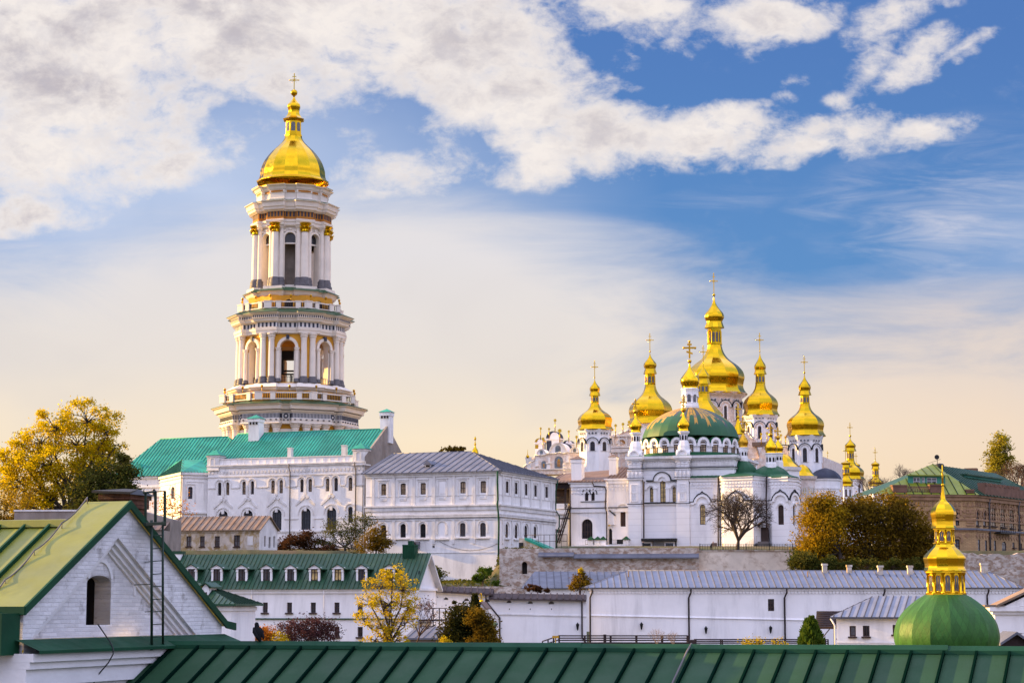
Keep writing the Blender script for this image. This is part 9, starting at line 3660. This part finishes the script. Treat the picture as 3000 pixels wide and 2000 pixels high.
 for sgn in (-1, 1):
  hip = base + dirx * .05 * s + side * sgn * .07 * s
  mb.tube([hip + Vector((0, 0, .32 * s)), hip + Vector((0, 0, .12 * s)) + dirx * .02, hip + Vector((0, 0, .0))], [.05 * s, .03 * s, .018 * s], 6)
  for a in (-.5, 0, .5):
   mb.tube([hip, hip + (-dirx * math.cos(a) + side * math.sin(a)) * .12 * s], [.014 * s, .008 * s], 4)
 mb.build('body', ['bird_black'], bd)
 for sgn in (-1, 1):
  mb = MB()
  w0 = base + side * sgn * .19 * s
  mb.tube([w0 + Vector((0, 0, .72 * s)) - dirx * .08 * s, w0 + Vector((0, 0, .5 * s)) + dirx * .06 * s + side * sgn * .04 * s, w0 + Vector((0, 0, .25 * s)) + dirx * .26 * s, w0 + Vector((0, 0, .08 * s)) + dirx * .46 * s - side * sgn * .06 * s], [.05 * s, .11 * s, .08 * s, .015 * s], 8)
  mb.build('wing', ['bird_black'], bd)

 # ---- little gilded dome on the right
 Y = 80.0
 r0 = thing('onion_dome', 'smooth bright green church dome carrying a gilded two tier lantern at right', 'dome', (W(2774, 1900, Y).x, Y, -8))
 c = W(2774, 1880, Y)
 c = (c.x, c.y)
 mb = MB()
 prof = [(1990, 150), (1940, 136), (1915, 139), (1900, 145), (1876, 152), (1851, 152), (1819, 143), (1787, 121), (1757, 86), (1741, 60)]
 rot = R(-7)
 mb.lathe(c, zr_f(spline(prof, 5), Y), 16, rot, 0, gore=True)
 d = mb.build('green_dome', ['bright_dome_green'], r0)
 mb = MB()
 q = Y / FOC
 mb.lathe(c, [(-9, 140 * q), (pz(1990, Y), 150 * q)], 16, rot, 0, gore=True, sm=False)
 mb.build('drum_wall', ['white_clean'], r0)

 def gold_drum(y0, y1, rb, rc, n, rot_, nm, two=False):
  mb = MB()
  z0, z1 = pz(y0, Y), pz(y1, Y)
  h = z1 - z0
  R_ = rc * q
  mb.lathe(c, [(z0, rb * q), (z0 + h * .06, rb * q), (z0 + h * .07, R_ * 1.02), (z0 + h * .1, R_ * .93), (z1 - h * .12, R_ * .93), (z1 - h * .1, R_ * 1.04), (z1 - h * .04, R_ * 1.04), (z1, R_ * 1.1)], n, rot_ + PI / n, 0, gore=True, sm=False, top=True)
  o = mb.build(nm, ['gold_smooth'], r0)
  for kx in range(n):
   psi = rot_ + kx * 2 * PI / n
   if -math.cos(psi) > .3:
    continue
   f = side_frame(c, R_ * .93 * math.cos(PI / n), psi)
   w = R_ * .93 * math.tan(PI / n)
   wb = MB()
   za, zb_ = z0 + h * .14, z1 - h * .2
   hw_ = w * .52
   pts = [(-hw_, za), (hw_, za)] + opening_top(-hw_, hw_, zb_, 1.0, 8)
   wb.face([f.p(a, .012, b) for a, b in pts], 1)
   L_ = len(pts)
   for i in range(L_):
    a, b = pts[i], pts[(i + 1) % L_]
    wb.tube([f.p(a[0], .015, a[1]), f.p(b[0], .015, b[1])], .012, 4)
   wb.tube([f.p(0, .018, za), f.p(0, .018, zb_)], .008, 4)
   wb.build('lantern_window', ['gold_smooth', 'pane_grey'], o)
   p = f.p(w, .0, 0)
   cb = MB()
   rr_ = R_ * .075
   cb.lathe((p.x, p.y), [(z0 + h * .07, rr_ * 1.5), (z0 + h * .12, rr_ * 1.4), (z0 + h * .14, rr_), (z1 - h * .2, rr_ * .9), (z1 - h * .17, rr_ * 1.3), (z1 - h * .1, rr_ * 1.5)], 8, 0)
   cb.build('column', ['gold_smooth'], o)
  return o
 gold_drum(1741, 1670, 60, 57, 12, R(-4), 'lower_lantern')
 mb = MB()
 prof = [(1671, 64), (1662, 58.5), (1652, 58.5), (1643, 60.5), (1635, 62), (1627, 59), (1612, 45), (1601, 33), (1592, 29)]
 mb.lathe(c, zr_f(spline(prof, 5), Y), 12, R(-4), 0, gore=True, bot=True)
 mb.build('gilded_dome', ['gold_smooth'], r0)
 gold_drum(1592, 1546, 33, 30, 8, R(-4) + PI / 8, 'upper_lantern')
 mb = MB()
 prof = [(1546, 38), (1540, 35), (1530, 34), (1521, 34.5), (1513, 36.5), (1505, 37.3), (1496, 36), (1487, 31.5), (1477, 23.5), (1468, 13.5), (1459, 8), (1440, 4.5), (1424, 3.2)]
 mb.lathe(c, zr_f(spline(prof, 5), Y), 8, R(-4), 0, gore=True, bot=True)
 cu = mb.build('cupola', ['gold_smooth'], r0)
 mb = MB()
 ball(mb, c, pz(1420, Y), 5 * q)
 mb.tube([(c[0], c[1], pz(1424, Y)), (c[0], c[1], pz(1362, Y))], [3 * q, 2.4 * q], 6)
 f = Frame(c, (.25, .97))
 zc = pz(1385, Y)
 mb.box(f, -.34, .34, -.03, .03, zc - .03, zc + .03)
 zc = pz(1398, Y)
 mb.box(f, -.2, .2, -.03, .03, zc - .025, zc + .025)
 mb.build('cross', ['gold_smooth'], r0)


def zr_f(prof, Y):
 return zr(prof, Y)


make_foreground()


# ------------------------------------------------------------------ vegetation
def rnd_in_ball(rg):
 while True:
  p = Vector((rg.uniform(-1, 1), rg.uniform(-1, 1), rg.uniform(-1, 1)))
  if p.length <= 1:
   return p


def limb(mb, a, b, r0, r1, rg, wob=.08, n=4, seg=5):
 d = b - a
 L = d.length
 pts = []
 off = Vector((0, 0, 0))
 for i in range(n + 1):
  t = i / n
  sag = Vector((0, 0, 1)) * (.10 * L * math.sin(PI * t) * .6)
  w = Vector((rg.uniform(-1, 1), rg.uniform(-1, 1), rg.uniform(-1, 1))) * wob * L * (1 if 0 < i < n else 0)
  pts.append(a + d * t + w - sag * .3)
 mb.tube(pts, [r0 + (r1 - r0) * i / n for i in range(n + 1)], seg, 0, cap=False)
 return pts


def leaves(mb, c, rg, spread, n, size, flat=.75):
 for _ in range(n):
  p = c + Vector((rg.gauss(0, 1), rg.gauss(0, 1), rg.gauss(0, flat))) * spread
  s = size * rg.uniform(.55, 1.3)
  a = Vector((rg.uniform(-1, 1), rg.uniform(-1, 1), rg.uniform(-.8, .8))).normalized()
  b = a.orthogonal().normalized()
  if rg.random() < .5:
   b = a.cross(b)
  q = a.cross(b)
  b = (b * rg.uniform(.4, 1) + q * rg.uniform(-.6, .6)).normalized()
  mb.face([p - a * s, p - b * s * .45 + a * s * .1, p + a * s, p + b * s * .5 - a * s * .05])


def tree(name, label, cat, trunk, blobs, Y, lm, nleaf, lsize, clumps=16, spread=.34, bark='bark', tr=.28, seed=1, group=None, twigs=True, depth=.85, shell=.55, fork=.35, extra_twigs=0):
 """trunk: (px, py) of its foot; blobs: crown masses (px, py, rx, ry[, dY]) measured on the photo"""
 rg = random.Random(seed)
 foot = W(trunk[0], trunk[1], Y)
 gz = ground_z(foot.x, Y)
 foot = Vector((foot.x, Y, min(foot.z, max(gz - .3, foot.z - 6))))
 root = thing(name, label, cat, foot, group)
 wood, crown = MB(), MB()
 q = Y / FOC
 cs = []
 for b in blobs:
  c = W(b[0], b[1], Y + (b[4] if len(b) > 4 else rg.uniform(-.5, .5) * b[2] * q * .6))
  cs.append((c, b[2] * q, b[3] * q))
 top = sum((c for c, _, _ in cs), Vector()) / len(cs)
 lowest = min(c.z - rz for c, _, rz in cs)
 fk = Vector((foot.x + (top.x - foot.x) * .25, Y, max(foot.z + .6, lowest + (top.z - lowest) * fork)))
 limb(wood, foot, fk, tr, tr * .78, rg, .02, 4, 8)
 tot = sum(rx * rz for _, rx, rz in cs)
 for (c, rx, rz) in cs:
  w = rx * rz / tot
  base = limb(wood, fk, c - Vector((0, 0, rz * .35)), tr * .55, tr * .22, rg, .05, 4, 6)[-1]
  nc = max(4, int(clumps * len(cs) * w))
  for j in range(nc):
   d = rnd_in_ball(rg)
   d = d * (shell + (1 - shell) * rg.random()) / max(.35, d.length) if rg.random() < .7 else d
   d = d if d.length <= 1.05 else d.normalized() * 1.02
   p = c + Vector((d.x * rx, d.y * rx * depth, d.z * rz))
   if twigs:
    mid = limb(wood, base + (c - base) * rg.uniform(0, .8), p, tr * .16, tr * .04, rg, .08, 3, 4)
    for _ in range(extra_twigs):
     e = p + Vector((rg.gauss(0, .5), rg.gauss(0, .5), rg.gauss(.2, .5))) * spread * min(rx, rz) * 1.6
     limb(wood, mid[-2], e, tr * .04, tr * .012, rg, .08, 2, 3)
   n = int(nleaf * w / nc * rg.uniform(.6, 1.4))
   if n > 0:
    leaves(crown, p, rg, spread * min(rx, rz) * rg.uniform(.6, 1.15), n, lsize)
 wood.build('trunk', [bark], root)
 if nleaf:
  crown.build('crown', [lm], root)
 return root


def branchy(name, label, cat, foot_px, Y, height_px, width_px, seed, m='bark_brown', levels=6, tr=.32, trunk_h=.2, group=None, buds=None, droop=0.0, spread=.55, first=5, taper=.62, k3=.75, l0=1.35):
 """bare tree grown by forking"""
 rg = random.Random(seed)
 q = Y / FOC
 foot = W(foot_px[0], foot_px[1], Y)
 root = thing(name, label, cat, foot, group)
 H, Wd = height_px * q, width_px * q
 wood, crown = MB(), MB()
 cz = foot.z + H * .56
 ctr = Vector((foot.x, Y, cz))

 def inside(p):
  d = p - ctr
  return (d.x / (Wd / 2)) ** 2 + (d.y / (Wd / 2)) ** 2 + (d.z / (H * .46)) ** 2

 def grow(a, d, L, r, lv):
  if lv > levels:
   return
  n = 3
  pts = [a]
  dd = d.copy()
  for i in range(n):
   dd = (dd + Vector((rg.uniform(-1, 1), rg.uniform(-1, 1), rg.uniform(-.6, .9))) * .16).normalized()
   if lv > 2:
    dd.z -= droop * .06 * lv
   pts.append(pts[-1] + dd * L / n)
  wood.tube(pts, [r, r * .88, r * .78, r * taper], 6 if lv < 2 else (4 if lv < 4 else 3), 0, cap=False)
  e = pts[-1]
  if inside(e) > 1.05:
   return
  if buds and lv >= levels - 1:
   leaves(crown, e, rg, L * .5, 3, buds[1])
  k = first if lv == 0 else (3 if rg.random() < k3 else 2)
  for i in range(k):
   ang = 2 * PI * (i + rg.random() * .8) / k
   ax = dd.orthogonal().normalized()
   ay = dd.cross(ax)
   s = spread * rg.uniform(.6, 1.3)
   nd = (dd + (ax * math.cos(ang) + ay * math.sin(ang)) * s * (1.25 if lv == 0 else 1)).normalized()
   nd.z += .12 if lv < 3 else 0
   grow(pts[-1] if rg.random() < .75 or lv == 0 else pts[-2], nd.normalized(), L * rg.uniform(.66, .86) * (l0 if lv == 0 else 1), r * taper, lv + 1)
 grow(foot, Vector((0, 0, 1)), H * trunk_h, tr, 0)
 wood.build('trunk', [m], root)
 if buds:
  crown.build('crown', [buds[0]], root)
 return root


def conifer(name, label, cat, foot, top, wpx, Y, lm, n, seed, group=None, lsize=.16, tips=()):
 """dense upright evergreen built from sprays"""
 rg = random.Random(seed)
 f = W(*foot, Y)
 t = W(*top, Y)
 root = thing(name, label, cat, f, group)
 q = Y / FOC
 H = t.z - f.z
 wood, crown = MB(), MB()
 wood.tube([f, Vector((t.x, Y, f.z + H * .9))], [.12, .02], 6)
 wood.build('trunk', ['bark'], root)
 r0 = wpx * q / 2
 for i in range(n):
  h = rg.random() ** .85
  prof = math.sin(min(1, h / .22) * PI / 2) * (1 - ((h - .2) / .8) ** 1.25 if h > .2 else 1)
  a = rg.uniform(0, 2 * PI)
  lump = .82 + .18 * math.sin(a * 5 + h * 17 + seed) + .12 * math.sin(a * 11 - h * 31)
  r = r0 * max(.03, prof) * lump * rg.uniform(.72, 1.03)
  p = Vector((f.x + (t.x - f.x) * h + r * math.sin(a), Y - r * math.cos(a), f.z + H * h))
  d = (Vector((math.sin(a), -math.cos(a), 0)) * .55 + Vector((0, 0, 1)) + Vector((rg.uniform(-.3, .3), rg.uniform(-.3, .3), 0))).normalized()
  s = lsize * rg.uniform(.7, 1.6)
  sd = d.cross(Vector((rg.uniform(-1, 1), rg.uniform(-1, 1), rg.uniform(-1, 1)))).normalized() * s * .34
  crown.face([p - sd, p + sd, p + d * s * 1.6 + sd * .3, p + d * s * 1.6 - sd * .3])
 crown.build('crown', [lm], root)
 return root


def bush(name, label, cat, blobs, Y, lm, nleaf, ls, seed, group=None, bark='bark_brown', **kw):
 x = sum(b[0] for b in blobs) / len(blobs)
 y = max(b[1] + b[3] for b in blobs)
 return tree(name, label, cat, (x, y + 6), blobs, Y, lm, nleaf, ls, bark=bark, tr=.10, seed=seed, group=group, fork=.12, **kw)


# big yellow tree and darker neighbour at the left edge
tree('yellow_tree', 'large golden yellow autumn tree with gaps of sky at the left edge', 'tree', (215, 1560), [
 (255, 1222, 90, 52), (165, 1245, 75, 50), (120, 1290, 80, 55), (310, 1262, 52, 50), (225, 1290, 95, 55), (60, 1330, 62, 50), (150, 1355, 110, 60),
 (300, 1325, 55, 45), (35, 1395, 70, 60), (120, 1420, 100, 55), (200, 1400, 80, 60), (150, 1480, 85, 48), (70, 1470, 60, 45), (335, 1300, 36, 34), (10, 1360, 40, 40)],
 258, 'leaf_yellow', 27000, .185, clumps=17, spread=.25, tr=.5, seed=11, extra_twigs=1, fork=.1)
tree('green_tree', 'dense dull green tree between the yellow tree and the turquoise wing', 'tree', (285, 1560), [
 (330, 1400, 72, 48), (270, 1430, 62, 60), (355, 1440, 56, 50), (300, 1490, 80, 50), (375, 1398, 34, 34), (355, 1352, 38, 26), (240, 1500, 50, 50), (345, 1500, 46, 44)],
 254, 'leaf_green', 17000, .20, clumps=20, spread=.34, tr=.4, seed=12, fork=.15)
tree('shade_tree', 'dark tree behind the yellow tree, added to shade the turquoise wing', 'tree', (330, 1560), [(300, 1350, 60, 50), (350, 1390, 60, 50), (250, 1400, 70, 60), (330, 1450, 80, 60), (240, 1480, 70, 60), (280, 1310, 40, 36)], 352, 'leaf_green', 7000, .3, clumps=20, spread=.4, tr=.4, seed=71)  # mostly hidden, added to shade the bay of the turquoise wing
bush('brown_bush', 'reddish brown thinning shrubs at the far left edge below the yellow tree', 'shrub', [(20, 1480, 55, 55), (60, 1440, 45, 40), (15, 1525, 60, 35), (85, 1460, 34, 44)], 250, 'leaf_amber', 1700, .13, 13, extra_twigs=4, spread=.4)
bush('brown_bush', 'leafy dark bush at the far left edge beside the shed wall', 'shrub', [(-10, 1500, 50, 50), (20, 1535, 36, 26)], 247, 'leaf_olive', 2600, .16, 14, extra_twigs=1)
bush('orange_shrub', 'sparse orange leaved shrub in front of the half octagonal bay', 'shrub', [(505, 1478, 38, 38), (470, 1470, 28, 26), (540, 1492, 30, 26)], 284, 'leaf_orange', 620, .15, 15, extra_twigs=7, spread=.45)
# bushes in front of the hall
bush('dark_shrub', 'dark reddish shrubs beside the end of the rusty roofed house', 'shrub', [(850, 1595, 46, 32), (890, 1582, 36, 28), (820, 1605, 22, 26), (925, 1600, 30, 26)], 290, 'leaf_red_brown', 5200, .17, 16, extra_twigs=2)
tree('grey_green_tree', 'sparse dark leaved tree leaning before the big arched windows', 'tree', (1010, 1640), [(1040, 1545, 44, 34), (1000, 1560, 40, 36), (1075, 1530, 28, 30), (965, 1545, 30, 28), (1030, 1595, 40, 28), (960, 1590, 28, 22)], 288, 'leaf_green', 3000, .15, clumps=22, spread=.36, seed=17, tr=.2, extra_twigs=3)
tree('olive_tree', 'small olive gold tree against the left end of the corner building', 'tree', (1100, 1640), [(1110, 1570, 30, 30), (1085, 1595, 34, 26), (1125, 1598, 24, 26)], 283, 'leaf_olive', 4200, .15, seed=18, tr=.14, spread=.38)
bush('round_shrub', 'round red brown shrub under the arched windows', 'shrub', [(965, 1612, 26, 18)], 287, 'leaf_red_brown', 1500, .13, 19)
# trees before the dormitory
tree('golden_maple', 'loose golden yellow tree in front of the dormer building', 'tree', (1143, 1905), [
 (1150, 1685, 48, 30), (1110, 1715, 50, 30), (1180, 1720, 46, 34), (1085, 1760, 46, 30), (1140, 1765, 60, 36), (1195, 1770, 40, 32), (1065, 1808, 36, 26), (1120, 1830, 56, 32), (1185, 1825, 44, 30), (1100, 1870, 44, 24), (1160, 1870, 40, 20)],
 160, 'leaf_gold', 6200, .10, clumps=19, spread=.25, tr=.20, seed=21, extra_twigs=2, fork=.12)
branchy('bare_sapling', 'bare twiggy sapling with a few dark leaves right of the golden tree', 'tree', (1218, 1900), 163, 200, 130, 22, 'bark_brown', 5, .09, .2, buds=('leaf_purple', .075))
tree('purple_bush', 'large purple leaved bush with bare twigs below the dormitory windows', 'shrub', (905, 1900), [(905, 1838, 62, 34), (855, 1850, 44, 34), (955, 1850, 42, 34), (900, 1870, 70, 24)], 158, 'leaf_purple', 7000, .085, clumps=26, spread=.3, tr=.1, seed=23, extra_twigs=5, fork=.1, bark='bark_brown')
bush('orange_bush', 'bright orange bush behind the raven', 'shrub', [(765, 1868, 42, 26), (740, 1858, 24, 22), (790, 1860, 26, 28)], 157, 'leaf_orange', 3000, .08, 24, extra_twigs=4, spread=.36)
bush('gold_bush', 'small golden bush wedged between the orange and the purple bush', 'shrub', [(822, 1872, 22, 20)], 156, 'leaf_gold', 900, .08, 25)
# conifer group
tree('dark_evergreen', 'broad round dark evergreen with spiky tips before the precinct wall', 'tree', (1362, 1905), [(1343, 1812, 32, 34), (1375, 1802, 34, 32), (1330, 1852, 38, 40), (1380, 1852, 44, 46), (1345, 1892, 58, 26), (1336, 1778, 9, 20), (1352, 1786, 8, 18), (1308, 1868, 14, 30)], 165, 'leaf_dark', 13000, .13, clumps=26, spread=.36, tr=.14, seed=31, fork=.1)
conifer('dark_conifer', 'narrow dark evergreen spire rising behind the broad evergreen', 'tree', (1390, 1905), (1391, 1748), 62, 170, 'leaf_dark', 3200, 32, lsize=.18)
tree('rust_tree', 'rusty green tree on the right flank of the dark evergreen', 'tree', (1410, 1905), [(1420, 1835, 32, 36), (1400, 1810, 28, 30), (1436, 1870, 24, 28), (1410, 1880, 36, 26)], 163, 'leaf_olive', 7000, .11, seed=33, tr=.12, spread=.34)
bush('yellow_sprig', 'low yellow sprigs at the foot of the dark evergreen', 'shrub', [(1302, 1878, 14, 14), (1318, 1882, 10, 10)], 152, 'leaf_gold', 500, .075, 34)
# shrubs along the weedy strip
bush('ivy_clump', 'dark ivy clump beside the gable end of the dormitory', 'shrub', [(1278, 1680, 22, 24), (1268, 1702, 20, 16)], 236, 'leaf_green', 3000, .15, 41)
bush('green_sapling', 'fresh green sapling at the foot of the battered base wall', 'shrub', [(1415, 1680, 20, 18), (1400, 1692, 16, 10), (1430, 1672, 12, 10)], 246, 'leaf_fresh', 2200, .14, 42)
bush('green_tuft', 'yellow green tuft in the weeds near the wall corner', 'shrub', [(1453, 1706, 12, 8)], 243, 'leaf_fresh', 600, .12, 43)
bush('flame_shrub', 'shrub with a bright yellow tip in front of the grey lean-to roof', 'shrub', [(1702, 1702, 26, 20), (1700, 1682, 13, 16), (1720, 1716, 20, 12), (1680, 1716, 18, 12)], 226, 'leaf_olive', 3200, .12, 44)
bush('flame_shrub', 'yellow leaf tip of the shrub on the lean-to roof', 'shrub', [(1701, 1672, 6, 11)], 225.5, 'leaf_gold', 320, .1, 45)
bush('ivy_clump', 'red and green creeper under the eave of the lean-to shed', 'shrub', [(1560, 1722, 26, 9), (1590, 1728, 20, 7)], 232, 'leaf_red_brown', 1600, .13, 46)
# right hand side
tree('willow_clump', 'sunlit side of the big round willow right of the church, leaves coloured gold', 'tree', (2480, 1668), [
 (2395, 1498, 46, 44), (2372, 1560, 44, 50), (2420, 1545, 56, 56), (2385, 1615, 44, 46), (2440, 1490, 40, 34)],
 251, 'leaf_amber', 14000, .17, clumps=26, spread=.4, seed=51, tr=.3)  # gold leaves put the sun on the willow's left side into colour
tree('willow_clump', 'dark rounded crown of the big willow behind the gold lantern', 'tree', (2560, 1670), [
 (2480, 1520, 70, 52), (2560, 1510, 80, 52), (2640, 1530, 70, 50), (2690, 1570, 45, 46), (2450, 1600, 62, 56), (2540, 1590, 80, 60), (2630, 1600, 70, 56), (2680, 1625, 44, 36), (2400, 1635, 50, 36), (2590, 1484, 76, 34), (2510, 1478, 56, 30), (2480, 1650, 80, 24), (2600, 1650, 90, 24), (2700, 1640, 40, 30), (2715, 1575, 34, 44)],
 253, 'leaf_olive', 34000, .19, clumps=28, spread=.36, seed=52, tr=.45)
bush('hedge', 'dark leafy bushes along the terrace wall under the willow', 'shrub', [(2350, 1640, 40, 32), (2395, 1652, 40, 24), (2450, 1655, 50, 22), (2540, 1658, 60, 20), (2330, 1655, 20, 16), (2620, 1655, 50, 20), (2690, 1655, 40, 20)], 247, 'leaf_green', 13000, .16, 53)
branchy('bare_tree', 'bare spreading tree in front of the white church apses', 'tree', (2160, 1614), 266, 205, 200, 54, 'bark', 7, .28, .15, droop=.3, spread=.66, first=8, taper=.65, k3=.85, l0=2.05)
tree('poplar', 'tall yellow green poplar behind the brick house', 'tree', (2925, 1440), [(2935, 1290, 22, 26), (2920, 1310, 26, 30), (2945, 1320, 20, 34), (2908, 1340, 24, 36), (2948, 1355, 22, 36), (2925, 1365, 32, 36), (2910, 1390, 30, 30)], 330, 'leaf_poplar', 7000, .2, clumps=18, spread=.36, seed=55, tr=.25)
branchy('brown_tree', 'bare brown tree below the poplar', 'tree', (2930, 1470), 322, 115, 120, 56, 'bark_brown', 6, .2, .2)
branchy('brown_tree', 'bare brown tree at the right edge beside the poplar', 'tree', (2992, 1470), 318, 140, 110, 57, 'bark_brown', 6, .22, .2, buds=('leaf_red_brown', .09))
branchy('brown_tree', 'thin bare tree left of the brick house roof', 'tree', (2650, 1450), 330, 100, 90, 58, 'bark_brown', 6, .16, .2)
branchy('brown_tree', 'bare twigs between the two distant gilded churches', 'tree', (2545, 1470), 340, 90, 80, 59, 'bark_brown', 6, .14, .2)
branchy('brown_tree', 'bare twigs in front of the lone small gilded dome', 'tree', (2588, 1475), 338, 90, 80, 60, 'bark_brown', 6, .14, .2)
tree('distant_tree', 'little dark tree top showing above the grey hipped roof', 'tree', (1325, 1360), [(1325, 1318, 34, 10), (1345, 1314, 16, 8)], 400, 'leaf_olive', 900, .28, seed=61, tr=.2)
conifer('thuja', 'twin pointed green thuja before the shingled canopy', 'tree', (2378, 1905), (2377, 1813), 74, 130, 'leaf_fresh', 5200, 62, lsize=.13)
conifer('thuja', 'slender thuja tip left of the twin thuja', 'tree', (2362, 1905), (2364, 1818), 44, 131, 'leaf_fresh', 2600, 63, lsize=.12)
bush('yellow_shrub', 'sparse yellow shrubs in front of the timber walkway', 'shrub', [(2195, 1885, 24, 16), (2225, 1880, 16, 18), (2280, 1885, 20, 16)], 140, 'leaf_gold', 800, .075, 64, extra_twigs=4, spread=.42)
branchy('bare_shrub', 'pale bare shrub before the middle of the timber walkway', 'shrub', (1925, 1908), 140, 62, 60, 65, 'rust_roof', 4, .03, .3, first=7)
branchy('bare_shrub', 'pale bare shrub near the stepped end of the walkway rail', 'shrub', (1975, 1908), 140, 56, 50, 66, 'rust_roof', 4, .03, .3, first=7)


def weeds():
 rg = random.Random(77)
 mb = MB()
 for i in range(9000):
  x = rg.uniform(-14, 4)
  y = rg.uniform(240, 290)
  if y > 286 and x > -16:
   continue
  z = ground_z(x, y)
  leaves(mb, Vector((x, y, z + rg.uniform(0, .35))), rg, .1, 1, rg.uniform(.12, .3))
 o = mb.build('weeds', ['leaf_green'])
 o['kind'] = 'stuff'
 mb = MB()
 for i in range(7000):
  x = rg.uniform(37, 56)
  y = rg.uniform(262, 272)
  leaves(mb, Vector((x, y, ground_z(x, y) + rg.uniform(0, .4))), rg, .1, 1, rg.uniform(.12, .3))
 o = mb.build('undergrowth', ['leaf_olive'])
 o['kind'] = 'stuff'


weeds()


# ------------------------------------------------------------------ people on the terrace
def person(label, px, py, Y, h_px, pose, cloth='dark_cloth'):
 q = Y / FOC
 h = h_px * q
 f = W(px, py, Y)
 root = thing('person', label, 'person', f)
 s = h / 1.72
 bend = pose
 V = lambda x, y, z: f + Vector((x * s, y * s, z * s))
 verts, edges, rads = [], [], []

 def add(p, r, prev=None):
  verts.append(p - f)
  rads.append(r * s)
  if prev is not None:
   edges.append((prev, len(verts) - 1))
  return len(verts) - 1
 pel = add(V(0, 0, .95), .15)
 b = bend
 ch = add(V(b * .30, -.02, 1.30), .165, add(V(b * .12, 0, 1.12), .14, pel))
 nk = add(V(b * .42, -.03, 1.47), .06, ch)
 hd0 = add(V(b * .47, -.04, 1.56), .085, nk)
 hd1 = add(V(b * .50, -.05, 1.66), .08, hd0)
 for sx in (-1, 1):
  hip = add(V(sx * .10, 0, .86), .10, pel)
  kn = add(V(sx * .12, -.03 * sx, .48), .068, hip)
  an = add(V(sx * .12, .03, .09), .045, kn)
  add(V(sx * .13 + .05, -.12, .04), .035, an)
  sh = add(V(b * .33 + sx * .19, -.02, 1.38), .06, ch)
  el = add(V(b * .42 + sx * .24 + b * .1, -.1, 1.12), .045, sh)
  wr = add(V(b * .55 + sx * .14 + .12, -.22, 1.02), .032, el)
  pm = add(V(b * .58 + sx * .13 + .18, -.24, 1.0), .03, wr)
  for i in range(4):
   k1 = add(V(b * .58 + sx * .13 + .25, -.26 + (i - 1.5) * .022, 1.0), .010, pm)
   add(V(b * .58 + sx * .13 + .275, -.26 + (i - 1.5) * .022, .965 + .005 * i), .009, k1)
  add(V(b * .58 + sx * .13 + .19, -.29, .98), .010, pm)
 me = bpy.data.meshes.new('body')
 me.from_pydata(verts, edges, [])
 me.materials.append(MATS[cloth])
 o = bpy.data.objects.new('body', me)
 COL.objects.link(o)
 o.parent = root
 ORG[o.name] = f
 md = o.modifiers.new('skin', 'SKIN')
 for i, sv in enumerate(me.skin_vertices[0].data):
  sv.radius = (rads[i], rads[i])
  sv.use_root = (i == 0)
 sb = o.modifiers.new('sub', 'SUBSURF')
 sb.levels = 1
 sb.render_levels = 1
 mb = MB()
 c = V(b * .50, -.07, 1.62)
 mb.lathe((c.x, c.y - .02), [(c.z - .11 * s, .02 * s), (c.z - .06 * s, .08 * s), (c.z + .04 * s, .092 * s), (c.z + .1 * s, .05 * s)], 10, 0)
 mb.build('face', ['skin'], root)
 mb = MB()
 mb.lathe((c.x, c.y + .02), [(c.z + .0 * s, .1 * s), (c.z + .07 * s, .098 * s), (c.z + .13 * s, .05 * s), (c.z + .14 * s, .01)], 10, 0)
 mb.build('hat', ['dark_cloth'], root)
 return root


person('person in dark clothes bending forward by the iron railing', 2083, 1615, 262.5, 29, .8)
person('person in dark clothes standing by the basement window of the church', 1884, 1607, 322, 21, 0)
# artist's board in front of the bending person
fb = Frame(W(2093, 1600, 262), (1, .2))
mb_ = MB()
b0 = W(2093, 1594, 262)
mb_.box(fb, -.25, .35, -.05, 0, b0.z - .22, b0.z + .22)
for u_ in (-.2, .3):
 mb_.tube([fb.p(u_, -.03, b0.z), fb.p(u_ + (.1 if u_ > 0 else -.1), .1, b0.z - .95)], .02, 4)
eas = mb_.build('easel', ['brown_roof'], None, b0 - Vector((0, 0, .95)))
tag(eas, 'small brown board on legs beside the bending person', 'easel')
